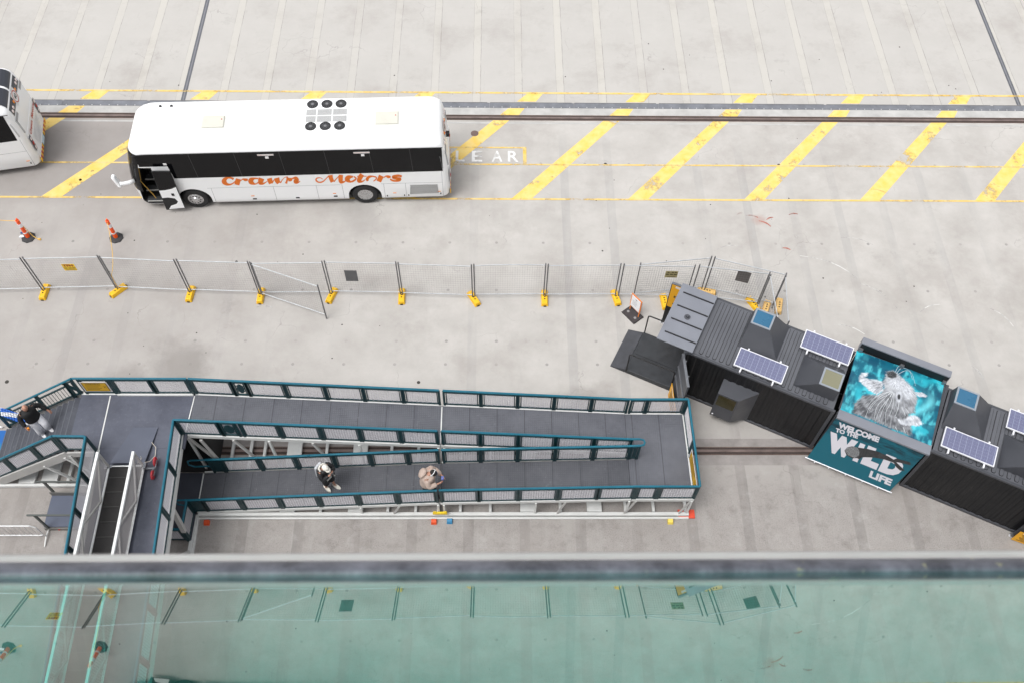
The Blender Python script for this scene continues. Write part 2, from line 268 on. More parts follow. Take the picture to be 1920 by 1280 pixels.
DATA = {"LETTERS":[[[3.831,1.644,3.769,1.537],[3.823,1.65,3.762,1.545],[3.813,1.658,3.753,1.557],[3.8,1.668,3.743,1.57],[3.785,1.679,3.731,1.584],[3.769,1.69,3.72,1.597],[3.752,1.7,3.708,1.608],[3.736,1.708,3.697,1.615],[3.72,1.714,3.685,1.621],[3.704,1.719,3.672,1.626],[3.688,1.723,3.659,1.629],[3.671,1.726,3.646,1.631],[3.653,1.728,3.632,1.63],[3.634,1.728,3.619,1.627],[3.614,1.727,3.606,1.621],[3.593,1.723,3.592,1.612],[3.571,1.719,3.576,1.598],[3.548,1.713,3.561,1.582],[3.524,1.705,3.546,1.565],[3.5,1.694,3.533,1.548],[3.476,1.68,3.523,1.533],[3.452,1.662,3.518,1.521],[3.429,1.64,3.516,1.511],[3.407,1.615,3.515,1.501],[3.385,1.586,3.516,1.492],[3.366,1.552,3.518,1.487],[3.349,1.513,3.521,1.487],[3.337,1.47,3.524,1.492],[3.332,1.423,3.524,1.501],[3.336,1.383,3.522,1.504],[3.347,1.351,3.519,1.495],[3.361,1.326,3.516,1.48],[3.379,1.306,3.515,1.461],[3.397,1.289,3.515,1.442],[3.417,1.275,3.517,1.424],[3.437,1.263,3.52,1.409],[3.457,1.255,3.526,1.397],[3.479,1.25,3.535,1.385],[3.5,1.247,3.546,1.374],[3.522,1.246,3.559,1.366],[3.545,1.248,3.573,1.359],[3.566,1.251,3.588,1.354],[3.588,1.256,3.603,1.352],[3.61,1.263,3.619,1.352],[3.632,1.272,3.635,1.355],[3.654,1.283,3.653,1.36],[3.675,1.295,3.671,1.368],[3.696,1.309,3.689,1.377],[3.716,1.323,3.707,1.387],[3.736,1.339,3.724,1.397],[3.755,1.358,3.74,1.409],[3.775,1.38,3.758,1.424],[3.793,1.403,3.776,1.441],[3.81,1.425,3.793,1.459],[3.825,1.446,3.809,1.476],[3.837,1.462,3.823,1.49],[3.846,1.474,3.834,1.501]],[[3.896,1.638,4.055,1.563],[3.89,1.624,4.05,1.548],[3.881,1.605,4.043,1.529],[3.871,1.583,4.034,1.506],[3.86,1.559,4.025,1.481],[3.849,1.533,4.015,1.455],[3.838,1.507,4.006,1.429],[3.828,1.482,3.996,1.405],[3.818,1.456,3.987,1.381],[3.807,1.429,3.976,1.354],[3.797,1.4,3.964,1.327],[3.787,1.372,3.953,1.3],[3.778,1.347,3.942,1.275],[3.77,1.326,3.934,1.255],[3.765,1.311,3.927,1.239]],[[4.039,1.467,4.025,1.51],[4.049,1.477,4.034,1.519],[4.062,1.49,4.047,1.532],[4.078,1.506,4.062,1.548],[4.094,1.521,4.08,1.566],[4.11,1.534,4.098,1.583],[4.124,1.543,4.117,1.599],[4.132,1.545,4.136,1.611],[4.136,1.54,4.156,1.617],[4.139,1.532,4.174,1.619],[4.143,1.521,4.19,1.617],[4.148,1.507,4.204,1.615],[4.156,1.492,4.216,1.614],[4.168,1.478,4.225,1.615],[4.186,1.468,4.231,1.616],[4.204,1.466,4.24,1.615],[4.223,1.467,4.253,1.612],[4.242,1.471,4.268,1.609],[4.26,1.476,4.283,1.606],[4.277,1.482,4.297,1.603],[4.29,1.487,4.31,1.6],[4.299,1.489,4.319,1.598]],[[4.711,1.625,4.695,1.558],[4.698,1.628,4.681,1.558],[4.681,1.632,4.663,1.559],[4.66,1.636,4.641,1.56],[4.636,1.641,4.618,1.56],[4.612,1.645,4.594,1.557],[4.587,1.649,4.572,1.552],[4.563,1.651,4.553,1.544],[4.539,1.652,4.535,1.53],[4.515,1.653,4.516,1.512],[4.489,1.653,4.498,1.491],[4.462,1.651,4.482,1.47],[4.435,1.644,4.471,1.451],[4.405,1.631,4.466,1.437],[4.374,1.604,4.472,1.436],[4.344,1.564,4.482,1.446],[4.322,1.518,4.489,1.457],[4.307,1.471,4.494,1.468],[4.3,1.425,4.495,1.477],[4.301,1.382,4.494,1.483],[4.309,1.343,4.491,1.485],[4.323,1.31,4.487,1.484],[4.343,1.287,4.484,1.473],[4.366,1.273,4.485,1.451],[4.393,1.263,4.489,1.424],[4.421,1.257,4.496,1.397],[4.449,1.254,4.504,1.371],[4.476,1.253,4.513,1.35],[4.501,1.255,4.523,1.337],[4.525,1.261,4.534,1.332],[4.547,1.269,4.548,1.334],[4.569,1.28,4.565,1.34],[4.59,1.292,4.582,1.351],[4.61,1.305,4.598,1.363],[4.628,1.319,4.614,1.377],[4.645,1.334,4.627,1.388],[4.661,1.352,4.637,1.398],[4.675,1.373,4.648,1.41],[4.687,1.394,4.658,1.425],[4.698,1.414,4.668,1.441],[4.706,1.432,4.676,1.457],[4.713,1.445,4.684,1.471],[4.718,1.455,4.691,1.481]],[[4.739,1.652,4.908,1.549],[4.733,1.637,4.901,1.534],[4.723,1.617,4.892,1.513],[4.712,1.592,4.881,1.488],[4.7,1.564,4.87,1.462],[4.689,1.536,4.858,1.436],[4.678,1.509,4.846,1.412],[4.672,1.488,4.834,1.39],[4.67,1.474,4.819,1.366],[4.668,1.457,4.803,1.346],[4.663,1.434,4.789,1.334],[4.657,1.405,4.78,1.331],[4.65,1.369,4.776,1.339],[4.648,1.321,4.773,1.361],[4.66,1.276,4.764,1.384],[4.68,1.254,4.756,1.388],[4.7,1.245,4.757,1.382],[4.72,1.241,4.764,1.375],[4.74,1.239,4.775,1.369],[4.761,1.24,4.788,1.364],[4.782,1.243,4.801,1.361],[4.803,1.25,4.812,1.359],[4.824,1.261,4.825,1.358],[4.845,1.275,4.84,1.361],[4.866,1.291,4.858,1.366],[4.886,1.308,4.876,1.373],[4.904,1.325,4.895,1.381],[4.922,1.341,4.913,1.39],[4.937,1.356,4.929,1.398],[4.952,1.369,4.943,1.407],[4.966,1.384,4.956,1.417],[4.979,1.397,4.969,1.427],[4.991,1.41,4.981,1.438],[5.002,1.422,4.991,1.448],[5.01,1.431,5.001,1.457],[5.017,1.438,5.008,1.464]],[[5.014,1.561,5.194,1.619],[5.014,1.547,5.194,1.605],[5.013,1.529,5.194,1.586],[5.012,1.506,5.193,1.565],[5.011,1.481,5.193,1.541],[5.01,1.454,5.193,1.518],[5.01,1.427,5.192,1.496],[5.011,1.401,5.192,1.477],[5.013,1.377,5.191,1.459],[5.017,1.352,5.19,1.438],[5.021,1.329,5.189,1.415],[5.025,1.307,5.188,1.393],[5.029,1.288,5.187,1.372],[5.032,1.273,5.187,1.354],[5.035,1.261,5.186,1.34]],[[5.159,1.29,5.122,1.337],[5.17,1.31,5.135,1.354],[5.186,1.339,5.153,1.38],[5.205,1.373,5.175,1.41],[5.225,1.408,5.198,1.441],[5.243,1.442,5.22,1.471],[5.259,1.471,5.239,1.496],[5.27,1.49,5.251,1.513]],[[5.266,1.562,5.474,1.625],[5.266,1.55,5.473,1.61],[5.266,1.533,5.471,1.59],[5.266,1.509,5.469,1.568],[5.267,1.483,5.467,1.547],[5.268,1.454,5.465,1.525],[5.27,1.423,5.464,1.507],[5.274,1.392,5.462,1.493],[5.28,1.363,5.461,1.479],[5.289,1.337,5.461,1.459],[5.298,1.313,5.461,1.437],[5.307,1.292,5.462,1.414],[5.316,1.274,5.463,1.392],[5.323,1.261,5.464,1.372],[5.328,1.251,5.465,1.357]],[[5.47,1.296,5.438,1.335],[5.481,1.316,5.451,1.353],[5.497,1.344,5.468,1.378],[5.515,1.377,5.489,1.408],[5.535,1.413,5.511,1.441],[5.555,1.447,5.534,1.474],[5.574,1.479,5.557,1.504],[5.591,1.504,5.577,1.53],[5.607,1.525,5.595,1.551],[5.623,1.544,5.612,1.569],[5.639,1.56,5.629,1.586],[5.654,1.575,5.646,1.602],[5.669,1.587,5.662,1.615],[5.683,1.598,5.678,1.627],[5.697,1.607,5.694,1.637],[5.711,1.614,5.71,1.645],[5.725,1.618,5.727,1.651],[5.74,1.62,5.744,1.654],[5.755,1.621,5.759,1.656],[5.768,1.621,5.773,1.657],[5.779,1.621,5.784,1.658],[5.788,1.621,5.792,1.659]],[[5.739,1.64,5.846,1.57],[5.736,1.625,5.838,1.558],[5.733,1.605,5.826,1.543],[5.728,1.581,5.812,1.525],[5.723,1.554,5.797,1.505],[5.716,1.526,5.782,1.484],[5.709,1.499,5.768,1.462],[5.701,1.473,5.756,1.44],[5.691,1.447,5.745,1.416],[5.679,1.418,5.735,1.388],[5.666,1.389,5.725,1.358],[5.653,1.362,5.716,1.328],[5.641,1.336,5.707,1.3],[5.63,1.315,5.7,1.277],[5.623,1.299,5.695,1.26]],[[5.768,1.4,5.79,1.564],[5.775,1.399,5.799,1.566],[5.785,1.397,5.811,1.569],[5.798,1.394,5.824,1.573],[5.814,1.392,5.837,1.577],[5.83,1.391,5.848,1.581],[5.848,1.394,5.856,1.583],[5.869,1.402,5.859,1.583],[5.889,1.417,5.858,1.58],[5.905,1.435,5.862,1.577],[5.917,1.454,5.868,1.576],[5.925,1.472,5.876,1.577],[5.931,1.487,5.885,1.579],[5.934,1.497,5.894,1.583],[5.937,1.505,5.902,1.586]],[[5.898,1.493,5.894,1.545],[5.914,1.497,5.909,1.555],[5.936,1.504,5.931,1.57],[5.962,1.512,5.957,1.589],[5.99,1.519,5.985,1.608],[6.014,1.522,6.013,1.626],[6.032,1.521,6.042,1.641],[6.036,1.514,6.071,1.648],[6.029,1.508,6.101,1.641],[6.021,1.503,6.125,1.621],[6.014,1.497,6.143,1.595],[6.007,1.488,6.155,1.566],[6.001,1.479,6.163,1.535],[5.996,1.47,6.168,1.506],[5.994,1.477,6.166,1.465],[6.0,1.5,6.151,1.409],[6.004,1.508,6.13,1.368],[6.0,1.5,6.112,1.343],[5.99,1.482,6.099,1.328],[5.977,1.455,6.092,1.324],[5.959,1.412,6.095,1.339],[5.949,1.346,6.099,1.379],[5.958,1.298,6.093,1.403],[5.973,1.274,6.086,1.403],[5.991,1.259,6.081,1.395],[6.011,1.252,6.079,1.383],[6.031,1.249,6.079,1.371],[6.052,1.25,6.08,1.361],[6.074,1.257,6.082,1.353],[6.095,1.27,6.09,1.349],[6.115,1.287,6.105,1.352],[6.135,1.307,6.124,1.36],[6.155,1.326,6.144,1.371],[6.172,1.344,6.162,1.382],[6.187,1.359,6.178,1.392],[6.197,1.369,6.19,1.398]],[[7.052,1.484,7.035,1.455],[7.045,1.492,7.028,1.463],[7.036,1.504,7.018,1.474],[7.024,1.518,7.006,1.486],[7.011,1.533,6.993,1.499],[6.997,1.547,6.98,1.51],[6.981,1.56,6.966,1.519],[6.964,1.568,6.952,1.523],[6.945,1.572,6.937,1.523],[6.925,1.575,6.918,1.522],[6.903,1.575,6.898,1.519],[6.881,1.573,6.879,1.513],[6.859,1.569,6.861,1.506],[6.839,1.563,6.846,1.498],[6.82,1.552,6.837,1.491],[6.803,1.536,6.832,1.484],[6.788,1.515,6.827,1.475],[6.776,1.492,6.823,1.464],[6.767,1.467,6.82,1.453],[6.761,1.441,6.819,1.442],[6.759,1.414,6.819,1.433],[6.762,1.387,6.819,1.426],[6.769,1.364,6.822,1.416],[6.779,1.343,6.828,1.402],[6.792,1.323,6.836,1.386],[6.807,1.305,6.846,1.37],[6.823,1.288,6.858,1.355],[6.841,1.275,6.87,1.344],[6.861,1.266,6.882,1.337],[6.881,1.261,6.896,1.333],[6.902,1.259,6.912,1.332],[6.924,1.26,6.93,1.333],[6.947,1.264,6.95,1.336],[6.971,1.271,6.969,1.342],[6.994,1.28,6.988,1.349],[7.017,1.292,7.006,1.359],[7.039,1.308,7.024,1.37],[7.061,1.328,7.041,1.384],[7.081,1.349,7.06,1.401],[7.101,1.372,7.079,1.421],[7.121,1.396,7.099,1.442],[7.14,1.421,7.119,1.464],[7.16,1.445,7.139,1.487],[7.182,1.471,7.161,1.511],[7.205,1.501,7.184,1.539],[7.229,1.532,7.208,1.569],[7.252,1.562,7.231,1.599],[7.273,1.59,7.252,1.626],[7.291,1.613,7.27,1.649],[7.304,1.63,7.283,1.666]],[[7.277,1.662,7.434,1.687],[7.276,1.648,7.433,1.67],[7.274,1.628,7.432,1.649],[7.272,1.603,7.43,1.626],[7.27,1.573,7.429,1.601],[7.269,1.54,7.428,1.576],[7.269,1.506,7.428,1.553],[7.27,1.47,7.428,1.533],[7.274,1.435,7.429,1.509],[7.28,1.399,7.431,1.48],[7.287,1.363,7.434,1.447],[7.294,1.33,7.437,1.414],[7.3,1.299,7.441,1.383],[7.306,1.275,7.444,1.356],[7.31,1.257,7.446,1.336]],[[7.444,1.285,7.413,1.333],[7.455,1.303,7.426,1.35],[7.471,1.328,7.443,1.372],[7.49,1.357,7.464,1.398],[7.511,1.389,7.487,1.427],[7.532,1.421,7.51,1.456],[7.552,1.451,7.532,1.484],[7.571,1.477,7.553,1.509],[7.589,1.501,7.572,1.533],[7.608,1.525,7.591,1.557],[7.627,1.548,7.611,1.58],[7.646,1.569,7.629,1.602],[7.662,1.588,7.646,1.622],[7.677,1.604,7.66,1.638],[7.687,1.617,7.67,1.65]],[[7.668,1.694,7.816,1.655],[7.664,1.678,7.813,1.637],[7.658,1.657,7.808,1.613],[7.649,1.629,7.802,1.586],[7.641,1.598,7.797,1.558],[7.632,1.563,7.791,1.531],[7.625,1.528,7.787,1.505],[7.619,1.495,7.783,1.482],[7.616,1.465,7.778,1.454],[7.612,1.434,7.772,1.425],[7.609,1.398,7.767,1.398],[7.607,1.36,7.763,1.375],[7.607,1.318,7.759,1.361],[7.614,1.273,7.756,1.36],[7.633,1.227,7.747,1.371],[7.665,1.201,7.737,1.375],[7.695,1.196,7.735,1.367],[7.723,1.202,7.743,1.357],[7.748,1.213,7.757,1.349],[7.771,1.226,7.773,1.342],[7.792,1.24,7.79,1.339],[7.811,1.253,7.803,1.336],[7.829,1.268,7.815,1.337],[7.846,1.287,7.828,1.343],[7.862,1.306,7.842,1.353],[7.875,1.324,7.856,1.364],[7.887,1.341,7.869,1.377],[7.896,1.354,7.881,1.387],[7.903,1.363,7.89,1.395]],[[8.175,1.607,8.174,1.536],[8.157,1.611,8.157,1.523],[8.133,1.618,8.131,1.506],[8.104,1.627,8.102,1.486],[8.071,1.634,8.072,1.464],[8.038,1.64,8.044,1.442],[8.004,1.64,8.024,1.423],[7.97,1.631,8.016,1.41],[7.939,1.612,8.016,1.403],[7.911,1.586,8.017,1.399],[7.886,1.552,8.02,1.4],[7.865,1.51,8.025,1.409],[7.85,1.459,8.029,1.424],[7.846,1.403,8.029,1.444],[7.854,1.35,8.025,1.463],[7.871,1.312,8.019,1.464],[7.894,1.287,8.017,1.447],[7.919,1.269,8.019,1.422],[7.946,1.255,8.025,1.395],[7.975,1.244,8.033,1.369],[8.003,1.238,8.042,1.349],[8.03,1.235,8.051,1.336],[8.057,1.238,8.063,1.332],[8.082,1.246,8.079,1.335],[8.108,1.255,8.098,1.343],[8.133,1.267,8.118,1.355],[8.157,1.281,8.138,1.37],[8.179,1.295,8.157,1.384],[8.199,1.31,8.173,1.397],[8.216,1.326,8.188,1.408],[8.234,1.345,8.203,1.42],[8.25,1.366,8.217,1.432],[8.266,1.388,8.229,1.444],[8.278,1.413,8.238,1.455],[8.288,1.44,8.242,1.461],[8.293,1.472,8.244,1.461],[8.287,1.503,8.243,1.463],[8.275,1.526,8.238,1.474],[8.26,1.546,8.226,1.489],[8.245,1.563,8.213,1.504],[8.23,1.579,8.198,1.519],[8.218,1.591,8.185,1.531],[8.211,1.6,8.177,1.541]],[[8.456,1.742,8.578,1.605],[8.446,1.726,8.569,1.588],[8.433,1.705,8.557,1.563],[8.416,1.679,8.542,1.536],[8.398,1.649,8.527,1.506],[8.379,1.617,8.513,1.477],[8.361,1.583,8.499,1.451],[8.347,1.552,8.488,1.428],[8.335,1.524,8.475,1.403],[8.324,1.494,8.461,1.378],[8.311,1.461,8.448,1.355],[8.3,1.424,8.438,1.338],[8.29,1.383,8.432,1.33],[8.284,1.332,8.429,1.338],[8.292,1.269,8.423,1.366],[8.319,1.228,8.41,1.381],[8.347,1.213,8.406,1.374],[8.374,1.211,8.412,1.362],[8.4,1.214,8.424,1.349],[8.425,1.221,8.439,1.339],[8.449,1.23,8.455,1.331],[8.472,1.241,8.469,1.327],[8.495,1.256,8.484,1.328],[8.517,1.275,8.503,1.335],[8.539,1.296,8.524,1.347],[8.56,1.317,8.545,1.362],[8.579,1.337,8.564,1.377],[8.594,1.353,8.581,1.39],[8.605,1.364,8.594,1.399]],[[8.318,1.554,8.323,1.595],[8.353,1.554,8.357,1.594],[8.403,1.553,8.407,1.593],[8.462,1.551,8.466,1.592],[8.524,1.55,8.528,1.59],[8.583,1.549,8.587,1.589],[8.633,1.548,8.637,1.588],[8.667,1.547,8.672,1.587]],[[8.892,1.594,8.892,1.523],[8.879,1.595,8.879,1.517],[8.861,1.597,8.86,1.509],[8.839,1.599,8.838,1.499],[8.814,1.6,8.816,1.488],[8.789,1.599,8.795,1.477],[8.763,1.595,8.777,1.465],[8.737,1.586,8.766,1.455],[8.714,1.571,8.758,1.446],[8.694,1.553,8.749,1.434],[8.675,1.532,8.74,1.422],[8.658,1.509,8.733,1.409],[8.644,1.485,8.726,1.398],[8.631,1.459,8.722,1.389],[8.62,1.426,8.721,1.389],[8.615,1.386,8.721,1.397],[8.619,1.352,8.719,1.398],[8.626,1.326,8.718,1.389],[8.634,1.307,8.719,1.376],[8.642,1.292,8.721,1.361],[8.648,1.283,8.724,1.345],[8.651,1.277,8.725,1.333]],[[8.873,1.524,8.892,1.594],[8.887,1.519,8.905,1.589],[8.906,1.512,8.923,1.582],[8.928,1.504,8.946,1.575],[8.951,1.495,8.97,1.565],[8.971,1.486,8.993,1.554],[8.987,1.476,9.014,1.541],[8.993,1.47,9.031,1.523],[8.994,1.467,9.041,1.498],[8.995,1.463,9.043,1.471],[8.995,1.454,9.04,1.445],[8.992,1.443,9.034,1.421],[8.987,1.429,9.025,1.4],[8.981,1.414,9.016,1.38],[8.975,1.4,9.005,1.361],[8.967,1.388,8.992,1.343],[8.954,1.373,8.975,1.325],[8.939,1.357,8.957,1.308],[8.923,1.341,8.939,1.293],[8.907,1.326,8.922,1.28],[8.893,1.314,8.909,1.269],[8.884,1.304,8.899,1.261]],[[9.137,1.635,9.293,1.516],[9.131,1.621,9.288,1.501],[9.123,1.602,9.28,1.482],[9.114,1.579,9.27,1.459],[9.103,1.554,9.26,1.434],[9.092,1.528,9.249,1.408],[9.082,1.503,9.239,1.382],[9.072,1.479,9.229,1.358],[9.063,1.454,9.218,1.335],[9.053,1.428,9.207,1.309],[9.042,1.402,9.196,1.283],[9.033,1.376,9.184,1.259],[9.024,1.352,9.174,1.236],[9.016,1.332,9.166,1.217],[9.011,1.318,9.159,1.203]],[[9.289,1.438,9.274,1.476],[9.298,1.446,9.282,1.485],[9.311,1.458,9.293,1.498],[9.325,1.472,9.307,1.514],[9.341,1.486,9.323,1.531],[9.356,1.497,9.34,1.548],[9.369,1.504,9.357,1.564],[9.379,1.505,9.375,1.576],[9.386,1.501,9.394,1.583],[9.392,1.492,9.413,1.586],[9.398,1.481,9.43,1.587],[9.406,1.467,9.446,1.587],[9.415,1.453,9.46,1.586],[9.428,1.44,9.471,1.586],[9.444,1.431,9.479,1.586],[9.46,1.427,9.489,1.583],[9.476,1.427,9.502,1.576],[9.491,1.429,9.515,1.569],[9.507,1.432,9.527,1.56],[9.52,1.435,9.539,1.552],[9.532,1.439,9.549,1.545],[9.54,1.44,9.556,1.541]],[[9.974,1.559,9.944,1.449],[9.964,1.565,9.931,1.454],[9.949,1.573,9.915,1.462],[9.93,1.584,9.898,1.471],[9.909,1.595,9.879,1.479],[9.884,1.606,9.859,1.485],[9.858,1.614,9.84,1.488],[9.83,1.617,9.823,1.487],[9.8,1.616,9.802,1.482],[9.767,1.612,9.774,1.472],[9.732,1.606,9.744,1.459],[9.698,1.598,9.715,1.445],[9.666,1.588,9.691,1.431],[9.638,1.574,9.677,1.421],[9.605,1.543,9.686,1.431],[9.587,1.443,9.699,1.51],[9.611,1.397,9.689,1.533],[9.632,1.38,9.692,1.527],[9.654,1.369,9.704,1.515],[9.676,1.36,9.721,1.502],[9.697,1.351,9.739,1.49],[9.717,1.341,9.755,1.48],[9.739,1.331,9.772,1.474],[9.765,1.321,9.793,1.47],[9.791,1.311,9.819,1.468],[9.815,1.302,9.845,1.465],[9.834,1.294,9.871,1.461],[9.842,1.289,9.896,1.451],[9.831,1.302,9.926,1.421],[9.823,1.357,9.937,1.345],[9.832,1.381,9.919,1.294],[9.835,1.378,9.899,1.268],[9.83,1.367,9.877,1.25],[9.821,1.354,9.854,1.236],[9.81,1.342,9.831,1.226],[9.798,1.334,9.807,1.22],[9.782,1.328,9.782,1.216],[9.76,1.324,9.755,1.215],[9.735,1.323,9.727,1.215],[9.708,1.323,9.697,1.217],[9.682,1.325,9.668,1.22],[9.658,1.329,9.64,1.226],[9.638,1.333,9.615,1.234],[9.622,1.34,9.591,1.246],[9.605,1.35,9.57,1.263],[9.589,1.363,9.55,1.281],[9.573,1.377,9.533,1.299],[9.558,1.391,9.519,1.316],[9.546,1.404,9.508,1.329],[9.536,1.413,9.499,1.338]]],"POSTER":{"quad":[[4.927,2.45],[7.7,2.555],[7.818,0.163],[5.037,0.151]],"body":[[5.982,2.103],[6.148,2.236],[6.276,2.198],[6.456,2.111],[6.68,1.997],[6.868,1.867],[7.02,1.72],[7.088,1.509],[7.087,1.266],[7.121,1.041],[6.976,0.921],[7.143,0.623],[7.203,0.206],[6.916,0.214],[6.149,0.21],[5.605,0.217],[5.393,0.207],[5.364,0.531],[5.422,0.681],[5.532,0.932],[5.695,1.062],[5.906,1.157],[6.021,1.322],[6.057,1.489],[5.966,1.692],[5.992,1.906]],"jaw":[[5.252,1.538],[5.287,1.706],[5.458,1.816],[5.469,1.696],[5.399,1.585],[5.557,1.589],[5.774,1.672],[5.949,1.684],[6.045,1.384],[5.904,1.166],[5.661,1.193],[5.428,1.325],[5.287,1.405]],"mouth":[[5.601,1.571],[5.937,1.653],[6.005,1.463],[5.94,1.331],[5.731,1.376]],"nose":[[5.984,2.094],[6.15,2.227],[6.282,2.176],[6.304,2.051],[6.181,1.94],[6.05,1.944]],"snout":[[6.305,2.112],[6.594,2.029],[6.828,1.872],[6.96,1.641],[6.783,1.406],[6.569,1.644],[6.256,1.637],[6.078,1.798],[6.114,1.891]],"cheek":[[6.124,1.226],[6.324,1.522],[6.515,1.225],[6.496,0.827],[6.332,0.554],[6.13,0.742]],"eyering":[[6.633,1.445],[6.644,1.357],[6.635,1.277],[6.608,1.223],[6.568,1.203],[6.523,1.222],[6.481,1.276],[6.452,1.355],[6.44,1.443],[6.449,1.522],[6.476,1.578],[6.517,1.598],[6.562,1.579],[6.604,1.524]],"pupil":[[6.59,1.413],[6.595,1.352],[6.581,1.306],[6.553,1.293],[6.522,1.316],[6.499,1.368],[6.494,1.429],[6.508,1.475],[6.536,1.489],[6.567,1.466]],"ear":[[6.964,1.791],[7.144,1.856],[7.326,1.823],[7.286,1.745],[7.07,1.671]],"bigear":[[6.658,0.644],[6.821,0.606],[6.986,0.878],[7.119,0.968],[7.282,0.929],[7.424,0.81],[7.375,0.691],[7.067,0.538],[6.852,0.479],[6.718,0.555]],"earin":[[6.742,0.614],[7.017,0.75],[7.198,0.793],[7.052,0.602],[6.842,0.521]]},"WHISK":[[[6.289,1.505],[6.228,1.431],[6.14,1.322],[6.054,1.191],[5.972,1.036],[5.891,0.86],[5.831,0.69],[5.803,0.519],[5.796,0.353],[5.793,0.239]],[[6.312,1.492],[6.268,1.402],[6.205,1.273],[6.146,1.139],[6.094,1.008],[6.045,0.871],[6.015,0.733],[6.014,0.579],[6.031,0.424],[6.045,0.316]],[[6.335,1.479],[6.311,1.364],[6.278,1.202],[6.248,1.043],[6.226,0.901],[6.208,0.761],[6.197,0.63],[6.195,0.502],[6.2,0.382],[6.204,0.299]],[[6.252,1.339],[6.17,1.24],[6.055,1.097],[5.96,0.949],[5.903,0.787],[5.865,0.619],[5.841,0.502]],[[6.358,1.465],[6.361,1.358],[6.365,1.204],[6.363,1.052],[6.343,0.916],[6.316,0.78],[6.311,0.639],[6.347,0.473],[6.404,0.302],[6.445,0.182]],[[6.195,1.409],[6.111,1.323],[5.993,1.199],[5.891,1.061],[5.823,0.897],[5.772,0.72],[5.738,0.596]],[[6.381,1.452],[6.403,1.332],[6.434,1.162],[6.454,1.0],[6.454,0.849],[6.444,0.705],[6.436,0.605]],[[6.315,1.321],[6.261,1.167],[6.187,0.949],[6.13,0.742],[6.107,0.552],[6.103,0.373],[6.101,0.248]],[[6.585,1.259],[6.593,1.188],[6.605,1.086],[6.613,0.982],[6.614,0.875],[6.61,0.766],[6.608,0.691]],[[6.276,2.198],[6.296,2.272],[6.327,2.374],[6.374,2.45],[6.444,2.483],[6.53,2.49],[6.608,2.465],[6.674,2.385],[6.732,2.274],[6.771,2.193]],[[6.322,2.171],[6.368,2.242],[6.434,2.34],[6.502,2.412],[6.566,2.444],[6.632,2.449],[6.7,2.409],[6.778,2.291],[6.857,2.13],[6.912,2.013]],[[6.23,2.226],[6.237,2.304],[6.25,2.414],[6.28,2.505],[6.347,2.557],[6.432,2.59],[6.494,2.611]],[[6.821,1.085],[6.864,1.049],[6.923,1.0],[6.966,0.964]],[[6.707,1.077],[6.759,1.002],[6.831,0.901],[6.883,0.827]],[[6.906,0.411],[6.942,0.359],[6.99,0.287],[7.025,0.235]],[[6.701,0.309],[6.734,0.27],[6.778,0.215],[6.811,0.175]]],"SEAL":[[0.792,1.016],[0.793,1.198],[0.89,1.341],[1.064,1.396],[1.296,1.495],[1.58,1.561],[1.899,1.547],[2.118,1.494],[2.15,1.59],[2.539,1.667],[2.616,1.545],[2.324,1.469],[2.226,1.43],[2.441,1.303],[2.604,1.207],[2.482,1.135],[2.327,1.215],[2.181,1.36],[1.915,1.342],[1.644,1.248],[1.4,1.088],[1.333,1.015],[1.324,0.899],[1.24,0.909],[1.124,0.808],[0.922,0.856]],"SEALHEAD":[[0.798,1.02],[0.798,1.187],[0.897,1.325],[1.051,1.38],[1.178,1.228],[1.236,1.053],[1.175,0.875],[0.974,0.873]]}
